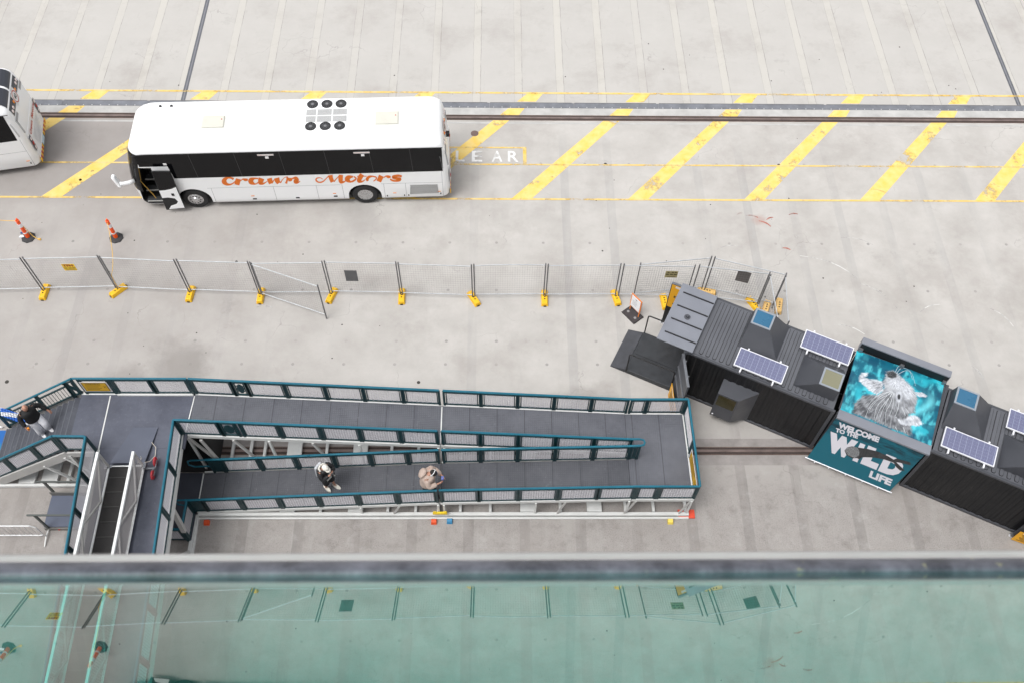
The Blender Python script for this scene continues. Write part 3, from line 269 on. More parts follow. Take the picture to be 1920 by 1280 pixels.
# ---------------------------------------------------------------- ground
def ground_mat():
    m = new_mat("wharf_concrete", 0.88); g = NG(m)
    P, X, Y, Z = g.xyz()
    big = g.noise(P, 0.11, 4, 0.6); mid = g.noise(P, 0.7, 7, 0.65); fine = g.noise(P, 9.0, 6, 0.75)
    grit = g.noise(P, 38.0, 3, 0.7)
    st = g.n.new("ShaderNodeMapping"); st.inputs["Scale"].default_value = (2.2, 0.25, 1); g.l.new(P, st.inputs[0])
    streak = g.noise(st.outputs[0], 1.0, 6, 0.7)
    wob = g.math('MULTIPLY', g.math('SUBTRACT', g.noise(P, 2.0, 4, 0.7), 0.5), 0.06)
    # strips of infill between the precast slabs, every 1.755 m
    fx = g.math('FRACT', g.math('DIVIDE', g.math('ADD', g.math('ADD', X, 1.04), wob), 1.755))
    band = g.math('LESS_THAN', fx, 0.185)
    bid = g.math('FLOOR', g.math('DIVIDE', g.math('ADD', X, 1.04), 1.755))
    wn_ = g.n.new("ShaderNodeTexWhiteNoise"); wn_.noise_dimensions = '1D'; g.l.new(bid, wn_.inputs["W"])
    brand = wn_.outputs["Value"]
    edge = g.math('MAXIMUM', g.math('LESS_THAN', g.math('ABSOLUTE', g.math('SUBTRACT', fx, 0.0)), 0.008),
                  g.math('LESS_THAN', g.math('ABSOLUTE', g.math('SUBTRACT', fx, 0.185)), 0.008))
    far = g.math('GREATER_THAN', Y, 29.25)
    apron = g.math('MULTIPLY', g.math('GREATER_THAN', Y, 13.9), g.rng(Y, 27.7, 25.5))
    # base colour
    c = g.mixc(g.rng(mid, 0.3, 0.7), (0.358, 0.341, 0.322), (0.456, 0.438, 0.417))
    c = g.mixc(g.math('MULTIPLY', far, 0.65), c, (0.412, 0.399, 0.381))
    # far bands are paler, wharf-side bands darker
    c = g.mixc(g.math('MULTIPLY', g.math('MULTIPLY', band, far), g.rng(brand, 0, 1, 0.25, 0.6)), c, (0.475, 0.456, 0.415))
    c = g.mixc(g.math('MULTIPLY', g.math('MULTIPLY', edge, far), g.rng(g.noise(P, 1.5, 4), 0.35, 0.6, 0.15, 0.75)), c, (0.20, 0.19, 0.18))
    dk = g.math('MULTIPLY', g.math('MULTIPLY', band, apron), g.rng(g.math('ADD', g.math('MULTIPLY', brand, 0.5), streak), 0.62, 1.15, 0.0, 0.5))
    c = g.mixc(dk, c, (0.275, 0.272, 0.27))
    # brown staining, heavier to the left and towards the ship
    left = g.rng(X, -3.0, -15.0, 0.0, 1.0)
    lm = g.math('MULTIPLY', left, g.math('SUBTRACT', 1.0, far))
    lm = g.math('MULTIPLY', lm, g.rng(big, 0.3, 0.62, 0.35, 1.0))
    c = g.mixc(g.math('MULTIPLY', lm, 0.72), c, (0.285, 0.262, 0.25))
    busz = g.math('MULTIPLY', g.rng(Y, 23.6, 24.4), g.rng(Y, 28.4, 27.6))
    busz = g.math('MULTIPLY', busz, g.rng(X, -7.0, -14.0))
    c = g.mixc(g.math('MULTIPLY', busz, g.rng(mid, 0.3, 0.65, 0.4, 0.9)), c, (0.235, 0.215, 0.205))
    near = g.rng(g.math('ADD', Y, g.math('MULTIPLY', g.math('SUBTRACT', big, 0.5), 4.0)), 15.2, 11.6)
    c = g.mixc(g.math('MULTIPLY', near, g.rng(mid, 0.3, 0.68, 0.55, 1.0)), c, (0.30, 0.278, 0.264))
    # exposed aggregate near the ship
    agg = g.rng(Y, 12.6, 11.4)
    sp = g.math('MULTIPLY', agg, g.rng(grit, 0.52, 0.70))
    c = g.mixc(g.math('MULTIPLY', sp, g.rng(mid, 0.3, 0.6, 0.4, 1.0)), c, (0.10, 0.09, 0.085))
    c = g.mixc(g.math('MULTIPLY', agg, g.math('MULTIPLY', g.rng(streak, 0.5, 0.72), 0.55)), c, (0.36, 0.35, 0.335))
    c = g.mixc(g.math('MULTIPLY', g.math('MULTIPLY', near, band), g.rng(streak, 0.3, 0.7, 0.05, 0.6)), c, (0.17, 0.155, 0.148))
    pat = g.noise(P, 1.7, 8, 0.72)
    c = g.mixc(g.math('MULTIPLY', near, g.rng(pat, 0.52, 0.70, 0.0, 0.55)), c, (0.155, 0.14, 0.13))
    c = g.mixc(g.math('MULTIPLY', near, g.rng(pat, 0.46, 0.32, 0.0, 0.5)), c, (0.40, 0.385, 0.37))
    # speckle, scuffs
    c = g.mixc(g.math('MULTIPLY', g.rng(fine, 0.60, 0.78), 0.45), c, (0.22, 0.21, 0.20))
    c = g.mixc(g.math('MULTIPLY', g.rng(fine, 0.36, 0.22), 0.4), c, (0.50, 0.49, 0.48))
    sc = g.noise(P, 0.45, 9, 0.78)
    c = g.mixc(g.math('MULTIPLY', g.rng(sc, 0.60, 0.72), 0.40), c, (0.20, 0.185, 0.175))
    # lifting-point plugs
    px = g.math('ABSOLUTE', g.math('SUBTRACT', g.math('FRACT', g.math('DIVIDE', g.math('ADD', X, 0.90), 1.75)), 0.5))
    px = g.math('MULTIPLY', px, 1.75)
    dots = None
    for y0 in (19.74, 17.57, 16.63, 21.9, 25.86):
        dd = g.math('SQRT', g.math('ADD', g.math('POWER', px, 2.0), g.math('POWER', g.math('SUBTRACT', Y, y0), 2.0)))
        d1 = g.math('LESS_THAN', dd, 0.055)
        dots = d1 if dots is None else g.math('MAXIMUM', dots, d1)
    c = g.mixc(g.math('MULTIPLY', dots, g.rng(mid, 0.35, 0.6, 0.05, 0.6)), c, (0.16, 0.155, 0.15))
    # stains with a place of their own
    def blob(x, y, r, strength, colr, base):
        dx = g.math('SUBTRACT', X, x); dy = g.math('SUBTRACT', Y, y)
        d = g.math('SQRT', g.math('ADD', g.math('MULTIPLY', dx, dx), g.math('MULTIPLY', dy, dy)))
        d = g.math('ADD', d, g.math('MULTIPLY', g.math('SUBTRACT', mid, 0.5), r*1.6))
        return g.mixc(g.math('MULTIPLY', g.rng(d, r, r*0.35), strength), base, colr)
    c = blob(-10.8, 16.6, 1.3, 0.5, (0.17, 0.155, 0.145), c)
    c = blob(-12.8, 15.9, 1.0, 0.4, (0.2, 0.18, 0.17), c)
    c = blob(-14.5, 20.8, 1.2, 0.25, (0.2, 0.185, 0.175), c)
    c = blob(-5.2, 23.1, 1.4, 0.2, (0.2, 0.195, 0.19), c)
    c = blob(-9.0, 23.1, 1.4, 0.2, (0.2, 0.195, 0.19), c)
    c = blob(3.2, 15.0, 1.1, 0.4, (0.2, 0.185, 0.17), c)
    c = blob(10.05, 23.06, 0.35, 0.6, (0.36, 0.25, 0.22), c)
    g.l.new(c, g.b.inputs["Base Color"])
    dirt = g.noise(P, 0.28, 8, 0.75)
    c = g.mixc(g.math('MULTIPLY', g.rng(dirt, 0.5, 0.68), 0.45), c, (0.275, 0.25, 0.232))
    crk = g.n.new("ShaderNodeTexVoronoi"); crk.feature = 'DISTANCE_TO_EDGE'; crk.inputs["Scale"].default_value = 0.33
    wp = g.n.new("ShaderNodeVectorMath"); wp.operation = 'ADD'; nzc = g.n.new("ShaderNodeTexNoise"); nzc.inputs["Scale"].default_value = 1.3; nzc.inputs["Detail"].default_value = 6
    g.l.new(P, nzc.inputs["Vector"]); g.l.new(P, wp.inputs[0]); g.l.new(nzc.outputs["Color"], wp.inputs[1]); g.l.new(wp.outputs[0], crk.inputs["Vector"])
    ck_ = g.math('MULTIPLY', g.math('LESS_THAN', crk.outputs["Distance"], 0.0035), g.rng(g.noise(P, 0.35, 3), 0.54, 0.64, 0.0, 0.35))
    c = g.mixc(ck_, c, (0.15, 0.14, 0.13))
    g.l.new(c, g.b.inputs["Base Color"])
    bp = g.n.new("ShaderNodeBump"); bp.inputs["Strength"].default_value = 0.25; bp.inputs["Distance"].default_value = 0.01
    g.l.new(fine, bp.inputs["Height"]); g.l.new(bp.outputs[0], g.b.inputs["Normal"])
    return m
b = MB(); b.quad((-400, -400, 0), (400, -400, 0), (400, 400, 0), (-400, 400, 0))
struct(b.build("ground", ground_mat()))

# worn road paint: flakes off where the noise says so
def paint_mat(name, colr, lo, hi, colr2=None):
    m = new_mat(name, 0.7); g = NG(m)
    P, X, Y, Z = g.xyz()
    a = g.noise(P, 0.9, 5, 0.6); b2 = g.noise(P, 5.0, 4, 0.6)
    w = g.math('ADD', g.math('MULTIPLY', a, 0.75), g.math('MULTIPLY', b2, 0.25))
    f = g.rng(w, lo, hi)
    c = g.mixc(g.rng(g.noise(P, 3.0, 4), 0.35, 0.65), colr, colr2 or colr)
    g.l.new(c, g.b.inputs["Base Color"]); g.l.new(f, g.b.inputs["Alpha"])
    return m
YEL = paint_mat("worn_yellow_paint", (0.71, 0.48, 0.10), 0.36, 0.45, (0.71, 0.54, 0.20))
YEL2 = paint_mat("faded_yellow_paint", (0.66, 0.43, 0.08), 0.36, 0.50, (0.66, 0.50, 0.22))
WHP = paint_mat("faded_white_paint", (0.66, 0.66, 0.65), 0.28, 0.45)
Z1 = 0.004
b = MB()
for k in range(-2, 10):                      # diagonal bay hatching
    x0 = -17.54+4.513*k
    def dx(y): return x0+(y-24.0)*0.91
    for ya, yb in ((24.0, 28.21), (28.50, 28.90), (29.29, 29.78)):
        b.quad((dx(ya), ya, Z1), (dx(ya)+0.78, ya, Z1), (dx(yb)+0.66, yb, Z1), (dx(yb), yb, Z1))
struct(b.build("bay_hatching", YEL))
b = MB()
def hline(x0, x1, y, w):
    b.quad((x0, y-w/2, Z1*2), (x1, y-w/2, Z1*2), (x1, y+w/2, Z1*2), (x0, y+w/2, Z1*2))
hline(-40, 40, 24.02, 0.085); hline(-40, 40, 25.80, 0.075); hline(-40, 40, 29.79, 0.10)
hline(-4.5, 1.05, 26.70, 0.075)
b.quad((1.02, 25.80, Z1*3), (1.16, 25.80, Z1*3), (1.16, 26.74, Z1*3), (1.02, 26.74, Z1*3))
struct(b.build("bay_lines", YEL2))
b = MB()
for ch, x in (("C", -2.40), ("L", -1.66), ("E", -1.02), ("A", -0.22), ("R", 0.42)):
    put_text(b, ch, (x, 25.93, Z1*4), (0.42 if ch != "L" else 0.36, 0, 0), (0, 0.58, 0), bold=0.015)
struct(b.build("road_lettering", WHP))

# seams, cable trench and crane rails let into the wharf
seam_m = mat("seam_steel", (0.12, 0.125, 0.14), 0.6, 0.3, 0.2, 3)
b = MB()
for x in (-13.0, 21.86):
    b.box(x-0.09, 29.25, 0.0, x-0.02, 60, 0.006); b.box(x+0.02, 29.25, 0.0, x+0.09, 60, 0.006)
    b.box(x-0.02, 29.25, 0.0, x+0.02, 60, 0.004, 1)
struct(b.build("expansion_joint", [seam_m, mat("joint_sealant", (0.2, 0.2, 0.22), 0.8)]))
strip_m = mat("trench_cover_steel", (0.17, 0.178, 0.20), 0.55, 0.2, 0.25, 2.0)
edge_m = mat("trench_edge", (0.10, 0.10, 0.105), 0.8, 0, 0.3, 3)
bolt_m = mat("bolt_zinc", (0.6, 0.6, 0.6), 0.4, 0.6)
b = MB()
x = -60.0
while x < 60:
    b.box(x, 28.92, 0.0, x+3.50, 29.20, 0.012); b.box(x+0.02, 29.205, 0, x+3.42, 29.235, 0.008, 1)
    for i in range(10): b.box(x+0.17+0.35*i-0.02, 28.93, 0.012, x+0.17+0.35*i+0.02, 28.965, 0.022, 2)
    x += 3.51
struct(b.build("cable_trench", [strip_m, edge_m, bolt_m]))
pale_m = mat("rail_kerb_concrete", (0.40, 0.395, 0.385), 0.9, 0, 0.18, 1.5)
rust_m = mat("rusted_rail", (0.13, 0.085, 0.07), 0.75, 0.2, 0.35, 2.5)
rail_dark = mat("rail_gutter_grime", (0.055, 0.04, 0.036), 0.95, 0, 0.3, 4)
head_m = mat("rail_head", (0.22, 0.17, 0.155), 0.5, 0.6, 0.3, 2.0)
def crane_rail(name, yc, wide):
    b = MB()
    w = wide
    b.box(-200, yc-w, 0.0, 200, yc+w, 0.003, 2)
    b.box(-200, yc-0.045, 0.003, 200, yc+0.045, 0.02, 1)
    b.box(-200, yc-w-0.03, 0.0, 200, yc-w-0.004, 0.006, 0)
    b.box(-200, yc+w+0.004, 0.0, 200, yc+w+0.03, 0.006, 0)
    return struct(b.build(name, [rust_m, head_m, rail_dark]))
crane_rail("crane_rail", 28.36, 0.12)
b = MB(); b.box(-200, 28.52, 0.0, 200, 28.91, 0.0035); b.box(-200, 28.02, 0, 200, 28.10, 0.0035)
struct(b.build("rail_kerb", pale_m))
r2 = crane_rail("crane_rail", 13.36, 0.12)
b = MB(); b.box(-200, 13.52, 0.0, 200, 13.8, 0.0035); b.box(-200, 12.85, 0, 200, 13.2, 0.0035)
struct(b.build("rail_kerb", mat("near_kerb_concrete", (0.27, 0.25, 0.24), 0.9, 0, 0.25, 1.5)))
b = MB(); b.lathe([(0.16, 0), (0.16, 0.006)], (-0.92, 27.47, 0), (0, 0, 1), 18)
struct(b.build("drain_cover", mat("drain_iron", (0.16, 0.11, 0.10), 0.8, 0.2, 0.3, 30)))
# pits, scratches, spilt red paint
b = MB()
for x, y, r in ((-16.58, 15.92, .07), (-2.67, 15.92, .06), (-9.59, 20.98, .05), (4.29, 25.86, .06), (11.21, 25.85, .06), (-16.2, 24.9, .06), (-14.2, 25.6, .05)):
    b.lathe([(r, 0), (r, 0.004)], (x, y, 0), (0, 0, 1), 10)
for i in range(70):
    x = random.uniform(-18, 20); y = random.uniform(14, 33); r = random.uniform(.012, .035)
    b.lathe([(r, 0), (r, 0.003)], (x, y, 0), (0, 0, 1), 7)
struct(b.build("ground_pits", mat("pit_shadow", (0.05, 0.045, 0.04), 0.95)))
b = MB()
def scratch(x, y, a, L, w):
    n = 7; pts = []
    for i in range(n):
        t = i/(n-1); pts.append((x+math.cos(a)*L*t-math.sin(a)*0.12*L*math.sin(t*3), y+math.sin(a)*L*t+math.cos(a)*0.12*L*math.sin(t*3)))
    for i in range(n-1):
        (xa, ya), (xb, yb) = pts[i], pts[i+1]
        nx, ny = -math.sin(a)*w*(1-abs(i-3)/6), math.cos(a)*w*(1-abs(i-3)/6)
        b.quad((xa-nx, ya-ny, Z1), (xb-nx, yb-ny, Z1), (xb+nx, yb+ny, Z1), (xa+nx, ya+ny, Z1))
for s_ in ((11.3, 21.34, -.5, 2.2, .02), (13.3, 20.1, -.8, 1.6, .02), (16.5, 16.6, -1.1, .6, .03), (12.0, 18.3, -.4, 1.1, .02), (15.2, 18.8, .4, .9, .02), (13.0, 22.2, -.3, 1.2, .012),
           (14.5, 24.6, -.3, .8, .012), (8.2, 21.6, .2, .9, .012), (-8.6, 18.95, .0, .6, .025), (17.8, 19.0, -.9, 1.0, .02)): scratch(*s_)
struct(b.build("ground_scratches", paint_mat("scratched_concrete", (0.58, 0.575, 0.56), 0.40, 0.55)))
b = MB()
for x, y, L, a in ((9.5, 23.25, .5, -.2), (10.0, 23.0, .5, -.6), (10.3, 23.05, .3, .4), (11.2, 23.3, .35, .1), (10.7, 21.7, .3, -.3), (9.2, 23.3, .25, .3)): scratch(x, y, a, L, .035)
struct(b.build("red_stain", paint_mat("red_spill", (0.36, 0.13, 0.10), 0.42, 0.58)))
# the ship's side, out of view, put in to shade the near ground
b = MB(); b.box(-120, -24, -6, 120, -4.0, 26.0)
struct(b.build("unseen_ship_hull", mat("hull_paint", (0.70, 0.71, 0.72), 0.5, 0, 0.04, 0.3)))

# ---------------------------------------------------------------- coaches
BUSW = mat("bus_white_paint", (0.86, 0.87, 0.88), 0.3)
GLASSB = mat("bus_tinted_glass", (0.004, 0.004, 0.005), 0.08, 0, 0, spec=0.22)
BLK = mat("black_rubber", (0.012, 0.012, 0.013), 0.7, 0, 0.2, 8)
TYRE = mat("tyre_rubber", (0.018, 0.018, 0.019), 0.85, 0, 0.25, 12)
RIM = mat("wheel_alloy", (0.55, 0.55, 0.56), 0.28, 0.85, 0.1, 10)
GREYM = mat("grey_vent", (0.25, 0.255, 0.26), 0.6, 0.2, 0.15, 20)
CREAM = mat("hatch_fibreglass", (0.55, 0.54, 0.48), 0.55, 0, 0.05, 3)
ORANGE = mat("orange_vinyl", (0.72, 0.16, 0.008), 0.45)
SEAMG = mat("panel_gap", (0.30, 0.31, 0.32), 0.7)
STEP = mat("step_vinyl", (0.05, 0.052, 0.055), 0.7, 0, 0.2, 6)
NOSING = mat("step_nosing", (0.45, 0.45, 0.43), 0.5)
BRASS = mat("yellow_handrail", (0.55, 0.33, 0.06), 0.4)
REDL = mat("red_lens", (0.45, 0.03, 0.02), 0.2, coat=0.5)
AMBL = mat("amber_lens", (0.75, 0.22, 0.01), 0.2, coat=0.5)
CLRL = mat("clear_lens", (0.7, 0.6, 0.58), 0.15, coat=0.5)
DARKP = mat("dark_grey_trim", (0.03, 0.034, 0.045), 0.35)
REDW = mat("red_print", (0.5, 0.06, 0.03), 0.5)
GREYT = mat("grey_print", (0.35, 0.35, 0.36), 0.6)
HAZY = mat("hazard_yellow", (0.75, 0.42, 0.01), 0.4)
LB, WB = 11.72, 2.5

def bus_body(name, parent, cuts=True):
    # stack of rounded-rectangle slices: z, side inset, front start, rear end, corner radius front, rear
    S = [(0.30, .03, .06, LB-.10, .45, .25), (0.36, 0, .0, LB-.04, .5, .26), (0.9, 0, -.08, LB, .55, .26), (1.3, 0, -.07, LB, .55, .26), (1.75, 0, .0, LB-.01, .55, .26),
         (2.4, 0, .14, LB-.07, .55, .26), (2.80, 0, .26, LB-.14, .55, .26), (2.99, .012, .34, LB-.19, .55, .26), (3.10, .05, .40, LB-.24, .55, .34), (3.19, .13, .50, LB-.32, .55, .36),
         (3.26, .26, .66, LB-.44, .6, .4), (3.31, .5, .95, LB-.7, .6, .4), (3.335, .85, 1.4, LB-1.2, .3, .3)]
    K = 6
    vs, fs = [], []
    rings = []
    for z, ins, s0, s1, rf, rr in S:
        y0, y1 = ins, WB-ins
        ring = []
        for (cx, cy, a0, r) in ((s0+rf, y0+rf, 180, rf), (s1-rr, y0+rr, 270, rr), (s1-rr, y1-rr, 0, rr), (s0+rf, y1-rf, 90, rf)):
            for k in range(K+1):
                a = R(a0+90*k/K)
                ring.append((cx+math.cos(a)*r, cy+math.sin(a)*r, z))
        rings.append(ring)
    n = len(rings[0])
    for rg in rings: vs += rg
    for i in range(len(rings)-1):
        for k in range(n):
            k2 = (k+1) % n
            fs.append((i*n+k, i*n+k2, (i+1)*n+k2, (i+1)*n+k))
    fs.append(tuple(range(n-1, -1, -1)))
    fs.append(tuple((len(rings)-1)*n+k for k in range(n)))
    b = MB(); b.add(vs, fs)
    o = b.build(name, [BUSW, BLK])
    cut = MB()
    for s in (2.13, 8.50):
        pr = [(-.62, -.45)]+[(math.cos(a)*.62, math.sin(a)*.60) for a in [math.pi*(1-i/14) for i in range(15)]]+[(.62, -.45)]
        cut.prism([(x+s, y+.50) for x, y in pr], (0, -.2, 0), (1, 0, 0), (0, 0, 1), (0, WB+.4, 0), 1)
    if cuts:
        cut.prism([(.36, 2.30), (1.0, 2.30), (1.02, .345), (.13, .345)], (0, -.2, 0), (1, 0, 0), (0, 0, 1), (0, 1.35, 0), 1)
    c = cut.build("cutter", [BUSW, BLK])
    md = o.modifiers.new("cut", 'BOOLEAN'); md.operation = 'DIFFERENCE'; md.object = c; md.solver = 'EXACT'
    md.use_self = True
    dg = bpy.context.evaluated_depsgraph_get()
    me = bpy.data.meshes.new_from_object(o.evaluated_get(dg))
    o.modifiers.clear(); o.data = me; me.name = name
    bpy.data.objects.remove(c)
    try:
        me.shade_smooth(); me.set_sharp_from_angle(angle=R(32))
    except Exception: pass
    o.parent = parent
    return o

def wheel(parent, s, side, deep):
    y = 0.02 if side == 0 else WB-0.02
    d = (0, -1, 0) if side == 0 else (0, 1, 0)
    w = thing("wheel", None, None); w.parent = parent
    w.location = (s, y, 0.49)
    b = MB(); b.lathe([(.28, -.30), (.44, -.30), (.488, -.24), (.49, -.05), (.44, .0), (.30, .0), (.285, -.05)], (0, 0, 0), d, 32)
    b.build("tyre", TYRE, w, smooth=False)
    b = MB()
    if deep: b.lathe([(.29, -.02), (.26, -.03), (.24, -.16), (.11, -.18), (.11, -.12), (.0, -.12)], (0, 0, 0), d, 28)
    else: b.lathe([(.29, -.02), (.25, -.025), (.22, .0), (.14, .02), (.12, .06), (.0, .07)], (0, 0, 0), d, 28)
    for i in range(10):
        a = 2*math.pi*i/10
        h = -.15 if deep else .006
        b.lathe([(.026, h), (.026, h+.012)], (math.cos(a)*.185, 0, math.sin(a)*.185), d, 8, 1)
    b.build("rim", [RIM, BLK], w)

    return w

def coach(name, label, loc, rz, near):
    t = thing(name, label, "bus", loc, rz, "white coaches parked on the wharf")
    bus_body("body", t, near)
    for s, dp in ((2.13, False), (8.50, True)):
        for side in (0, 1): wheel(t, s, side, dp)
    # underbody
    b = MB(); b.box(.6, .3, .22, LB-.6, WB-.3, .42); b.build("underbody", BLK, t)
    # side glass
    e = .006
    if near: pl = [(.62, 2.36), (1.62, 2.36), (1.68, 1.71), (11.49, 1.75), (11.51, 2.965), (1.2, 2.96), (.72, 2.93), (.60, 2.86)]
    else: pl = [(.75, 1.72), (11.36, 1.72), (11.36, 2.965), (.9, 2.965), (.75, 2.86)]
    b = MB(); b.prism(pl, (0, 0, 0), (1, 0, 0), (0, 0, 1), (0, -e, 0)); b.build("side_window", GLASSB, t)
    b = MB(); b.prism([(.75, 1.72), (11.36, 1.72), (11.36, 2.965), (.9, 2.965), (.75, 2.86)], (0, WB, 0), (1, 0, 0), (0, 0, 1), (0, e, 0)); b.build("side_window", GLASSB, t)
    b = MB()
    for s in (2.55, 4.15, 5.75, 7.35, 8.95, 10.4):
        b.bar((s-.0, -e-.001, 1.74), (s-.05, -e-.001, 2.95), .012, .004, (0, 1, 0))
    b.build("window_joint", mat("window_joint_grey", (.05, .05, .052), .6), t)
    # windscreen following the raked nose
    b = MB(); rows = []
    for z, s0, ins in ((1.02, -.075, 0), (1.3, -.07, 0), (1.75, 0, 0), (2.4, .14, 0), (2.80, .26, 0), (2.93, .315, .005)):
        row = []; r = .55
        for k in range(-1, 8):
            a = R(270-12-(k+1)*9.75+0) if False else R(258-(k+1)*9.75)
            row.append((s0+r+math.cos(a)*(r+e), ins+r+math.sin(a)*(r+e), z))
        for k in range(9):
            a = R(180-k*9.75)
            row.append((s0+r+math.cos(a)*(r+e), WB-ins-r+math.sin(a)*(r+e), z))
        rows.append(row)
    n = len(rows[0])
    for i in range(len(rows)-1):
        for k in range(n-1): b.quad(rows[i][k], rows[i][k+1], rows[i+1][k+1], rows[i+1][k])
    b.build("windscreen", GLASSB, t, smooth=True)
    b = MB()
    pth = [(.21, .10, 1.05), (.20, .085, 1.75), (.30, .06, 2.4), (.44, .05, 2.84), (.6, -.012, 2.945), (.9, -.012, 2.975), (11.53, -.012, 2.985)]
    b.tube(pth, .014, 6); b.build("window_trim", BLK, t)
    # panel gaps and small fittings on the near side
    b = MB()
    for s0, s1, z in ((2.72, 7.72, 1.13), (9.15, 11.45, 1.13)): b.box(s0, -.003, z-.006, s1, .01, z+.006)
    for s in (2.86, 5.15, 6.74, 7.70, 9.25, 10.06, 11.45): b.box(s-.006, -.003, .36, s+.006, .01, 1.13)
    b.box(11.44, -.003, 1.13, 11.452, .01, 1.74)
    b.build("panel_joint", SEAMG, t)
    b = MB()
    for s, z in ((4.34, .47), (5.95, .47), (7.38, .5)): b.box(s-.07, -.012, z-.03, s+.07, .01, z+.03)
    for s, z in ((9.33, .45), (9.98, .45), (10.14, .45), (11.36, .5)): b.box(s-.02, -.012, z-.035, s+.02, .01, z+.035)
    b.build("locker_latch", BLK, t)
    b = MB()
    for s, z in ((4.30, .64), (7.36, .66), (9.62, .60), (11.3, .62)): b.box(s-.06, -.012, z-.013, s+.06, .01, z+.013)
    b.build("side_marker", AMBL, t)
    if near:
     b = MB(); b.prism([(10.20, .50), (11.28, .54), (11.26, 1.03), (10.24, 1.03)], (0, 0, 0), (1, 0, 0), (0, 0, 1), (0, -.008, 0)); b.build("engine_vent", GREYM, t)
    b = MB()
    for i in range(14 if near else 0):
        z = .535+i*.037; b.box(10.23, -.018, z, 11.26, -.009, z+.014)
    for z in ((.66, .88) if near else ()): b.box(10.22, -.02, z-.008, 11.26, -.0185, z+.008)
    if near: b.build("vent_louvre", mat("louvre_silver", (.5, .5, .5), .5, .3), t)
    # roof fittings
    def hatch(s0, y0, s1, y1):
        h = MB(); h.box(s0, y0, 3.28, s1, y1, 3.345); o = h.build("roof_hatch", mat("hatch_frame", (.62, .62, .58), .5), t, bevel=.01)
        h = MB(); h.box(s0+.06, y0+.05, 3.346, s1-.05, y1-.04, 3.385); h.build("hatch_lid", CREAM, o, bevel=.02)
        h = MB(); h.lathe([(.025, 0), (.02, .012)], (s1-.14, (y0+y1)/2+.1, 3.386), (0, 0, 1), 10); h.build("hatch_knob", REDL, o)
    hatch(2.92, .82, 3.80, 1.48); hatch(9.10, .80, 10.02, 1.50)
    b = MB()
    b.hexa([(4.35, .35, 3.25), (8.85, .35, 3.25), (8.85, 2.15, 3.25), (4.35, 2.15, 3.25), (4.8, .55, 3.385), (8.7, .55, 3.385), (8.7, 1.95, 3.385), (4.8, 1.95, 3.385)])
    ac = b.build("air_conditioner", BUSW, t, bevel=.04)
    b = MB()
    for s0, s1 in ((6.66, 7.02), (7.06, 7.58), (7.62, 8.13)):
        for y0, y1 in ((1.0, 1.30), (1.34, 1.64)):
            for i in range(6): b.box(s0, y0+i*.05, 3.387, s1, y0+i*.05+.026, 3.395)
    b.build("grille", mat("grille_grey", (.22, .22, .22), .6), ac)
    for y in (.78, 1.88):
        for s in (6.86, 7.38, 7.89):
            b = MB(); b.lathe([(.20, 0), (.20, .022), (.18, .026), (.17, .008)], (s, y, 3.385), (0, 0, 1), 24); f = b.build("fan", mat("fan_black", (.02, .02, .022), .5), ac)
            b = MB()
            for i in range(6):
                a = math.pi*i/6; b.bar((s-math.cos(a)*.165, y-math.sin(a)*.165, 3.408), (s+math.cos(a)*.165, y+math.sin(a)*.165, 3.408), .006, .006)
            b.lathe([(.05, 0), (.05, .02)], (s, y, 3.395), (0, 0, 1), 10)
            b.build("fan_guard", mat("guard_grey", (.25, .25, .26), .4, .5), f)
    b = MB()
    for s in (1.35, 1.75): b.hexa([(s-.05, 2.0, 3.31), (s+.05, 2.0, 3.31), (s+.05, 2.06, 3.31), (s-.05, 2.06, 3.31), (s-.03, 2.01, 3.37), (s+.03, 2.01, 3.37), (s+.03, 2.05, 3.37), (s-.03, 2.05, 3.37)])
    b.build("aerial", BLK, t)
    # rear end
    rx = LB+.004
    b = MB(); b.prism([(.22, .5), (2.28, .5), (2.28, 1.75), (.22, 1.75)], (LB-.02, 0, 0), (0, 1, 0), (0, 0, 1), (.026, 0, 0)); eng = b.build("engine_door", BUSW, t, bevel=.02)
    def on_rear(y, z, off=.01):
        zz = [(0.3, LB-.1), (.9, LB), (1.75, LB-.01), (2.4, LB-.07), (2.8, LB-.14), (3.1, LB-.24), (3.19, LB-.32), (3.26, LB-.44), (3.31, LB-.70)]
        for (za, sa), (zb, sb) in zip(zz, zz[1:]):
            if za <= z <= zb: return Vector((sa+(sb-sa)*(z-za)/(zb-za)+off, y, z))
        return Vector((LB+off, y, z))
    b = MB()
    for ya, yb in (((.30, 1.20), (1.30, 2.20)) if not near else ((.95, 1.2), (1.3, 1.55))):
        zs = (2.62, 2.8, 3.1, 3.19, 3.26, 3.302) if not near else (2.62, 2.8)
        for z0, z1 in zip(zs, zs[1:]): b.quad(on_rear(ya, z0), on_rear(yb, z0), on_rear(yb, z1), on_rear(ya, z1))
    b.quad(on_rear(1.2, 2.62), on_rear(1.3, 2.62), on_rear(1.3, 2.8), on_rear(1.2, 2.8))
    up = b.build("upper_light_panel", DARKP, t)
    b = MB()
    for y, mi in ((.42, 0), (.62, 0), (.92, 1), (1.58, 1), (1.92, 0), (2.1, 0)):
        p = on_rear(y, 2.76, .012); b.lathe([(.065, 0), (.06, .02), (.03, .03)], p, (1, 0, .2), 14, mi)
    b.build("signal_lamp", [CLRL, AMBL], up)
    b = MB(); c = on_rear(1.25, 2.72, .02); U = Vector((0, 1, 0)); W_ = (on_rear(1.25, 2.8)-on_rear(1.25, 2.4)).normalized()
    b.quad(c-U*.26-W_*.26, c+U*.26-W_*.26, c+U*.26+W_*.26, c-U*.26+W_*.26)
    sg = b.build("speed_sign", mat("sign_white", (.75, .75, .75), .4), t)
    b = MB()
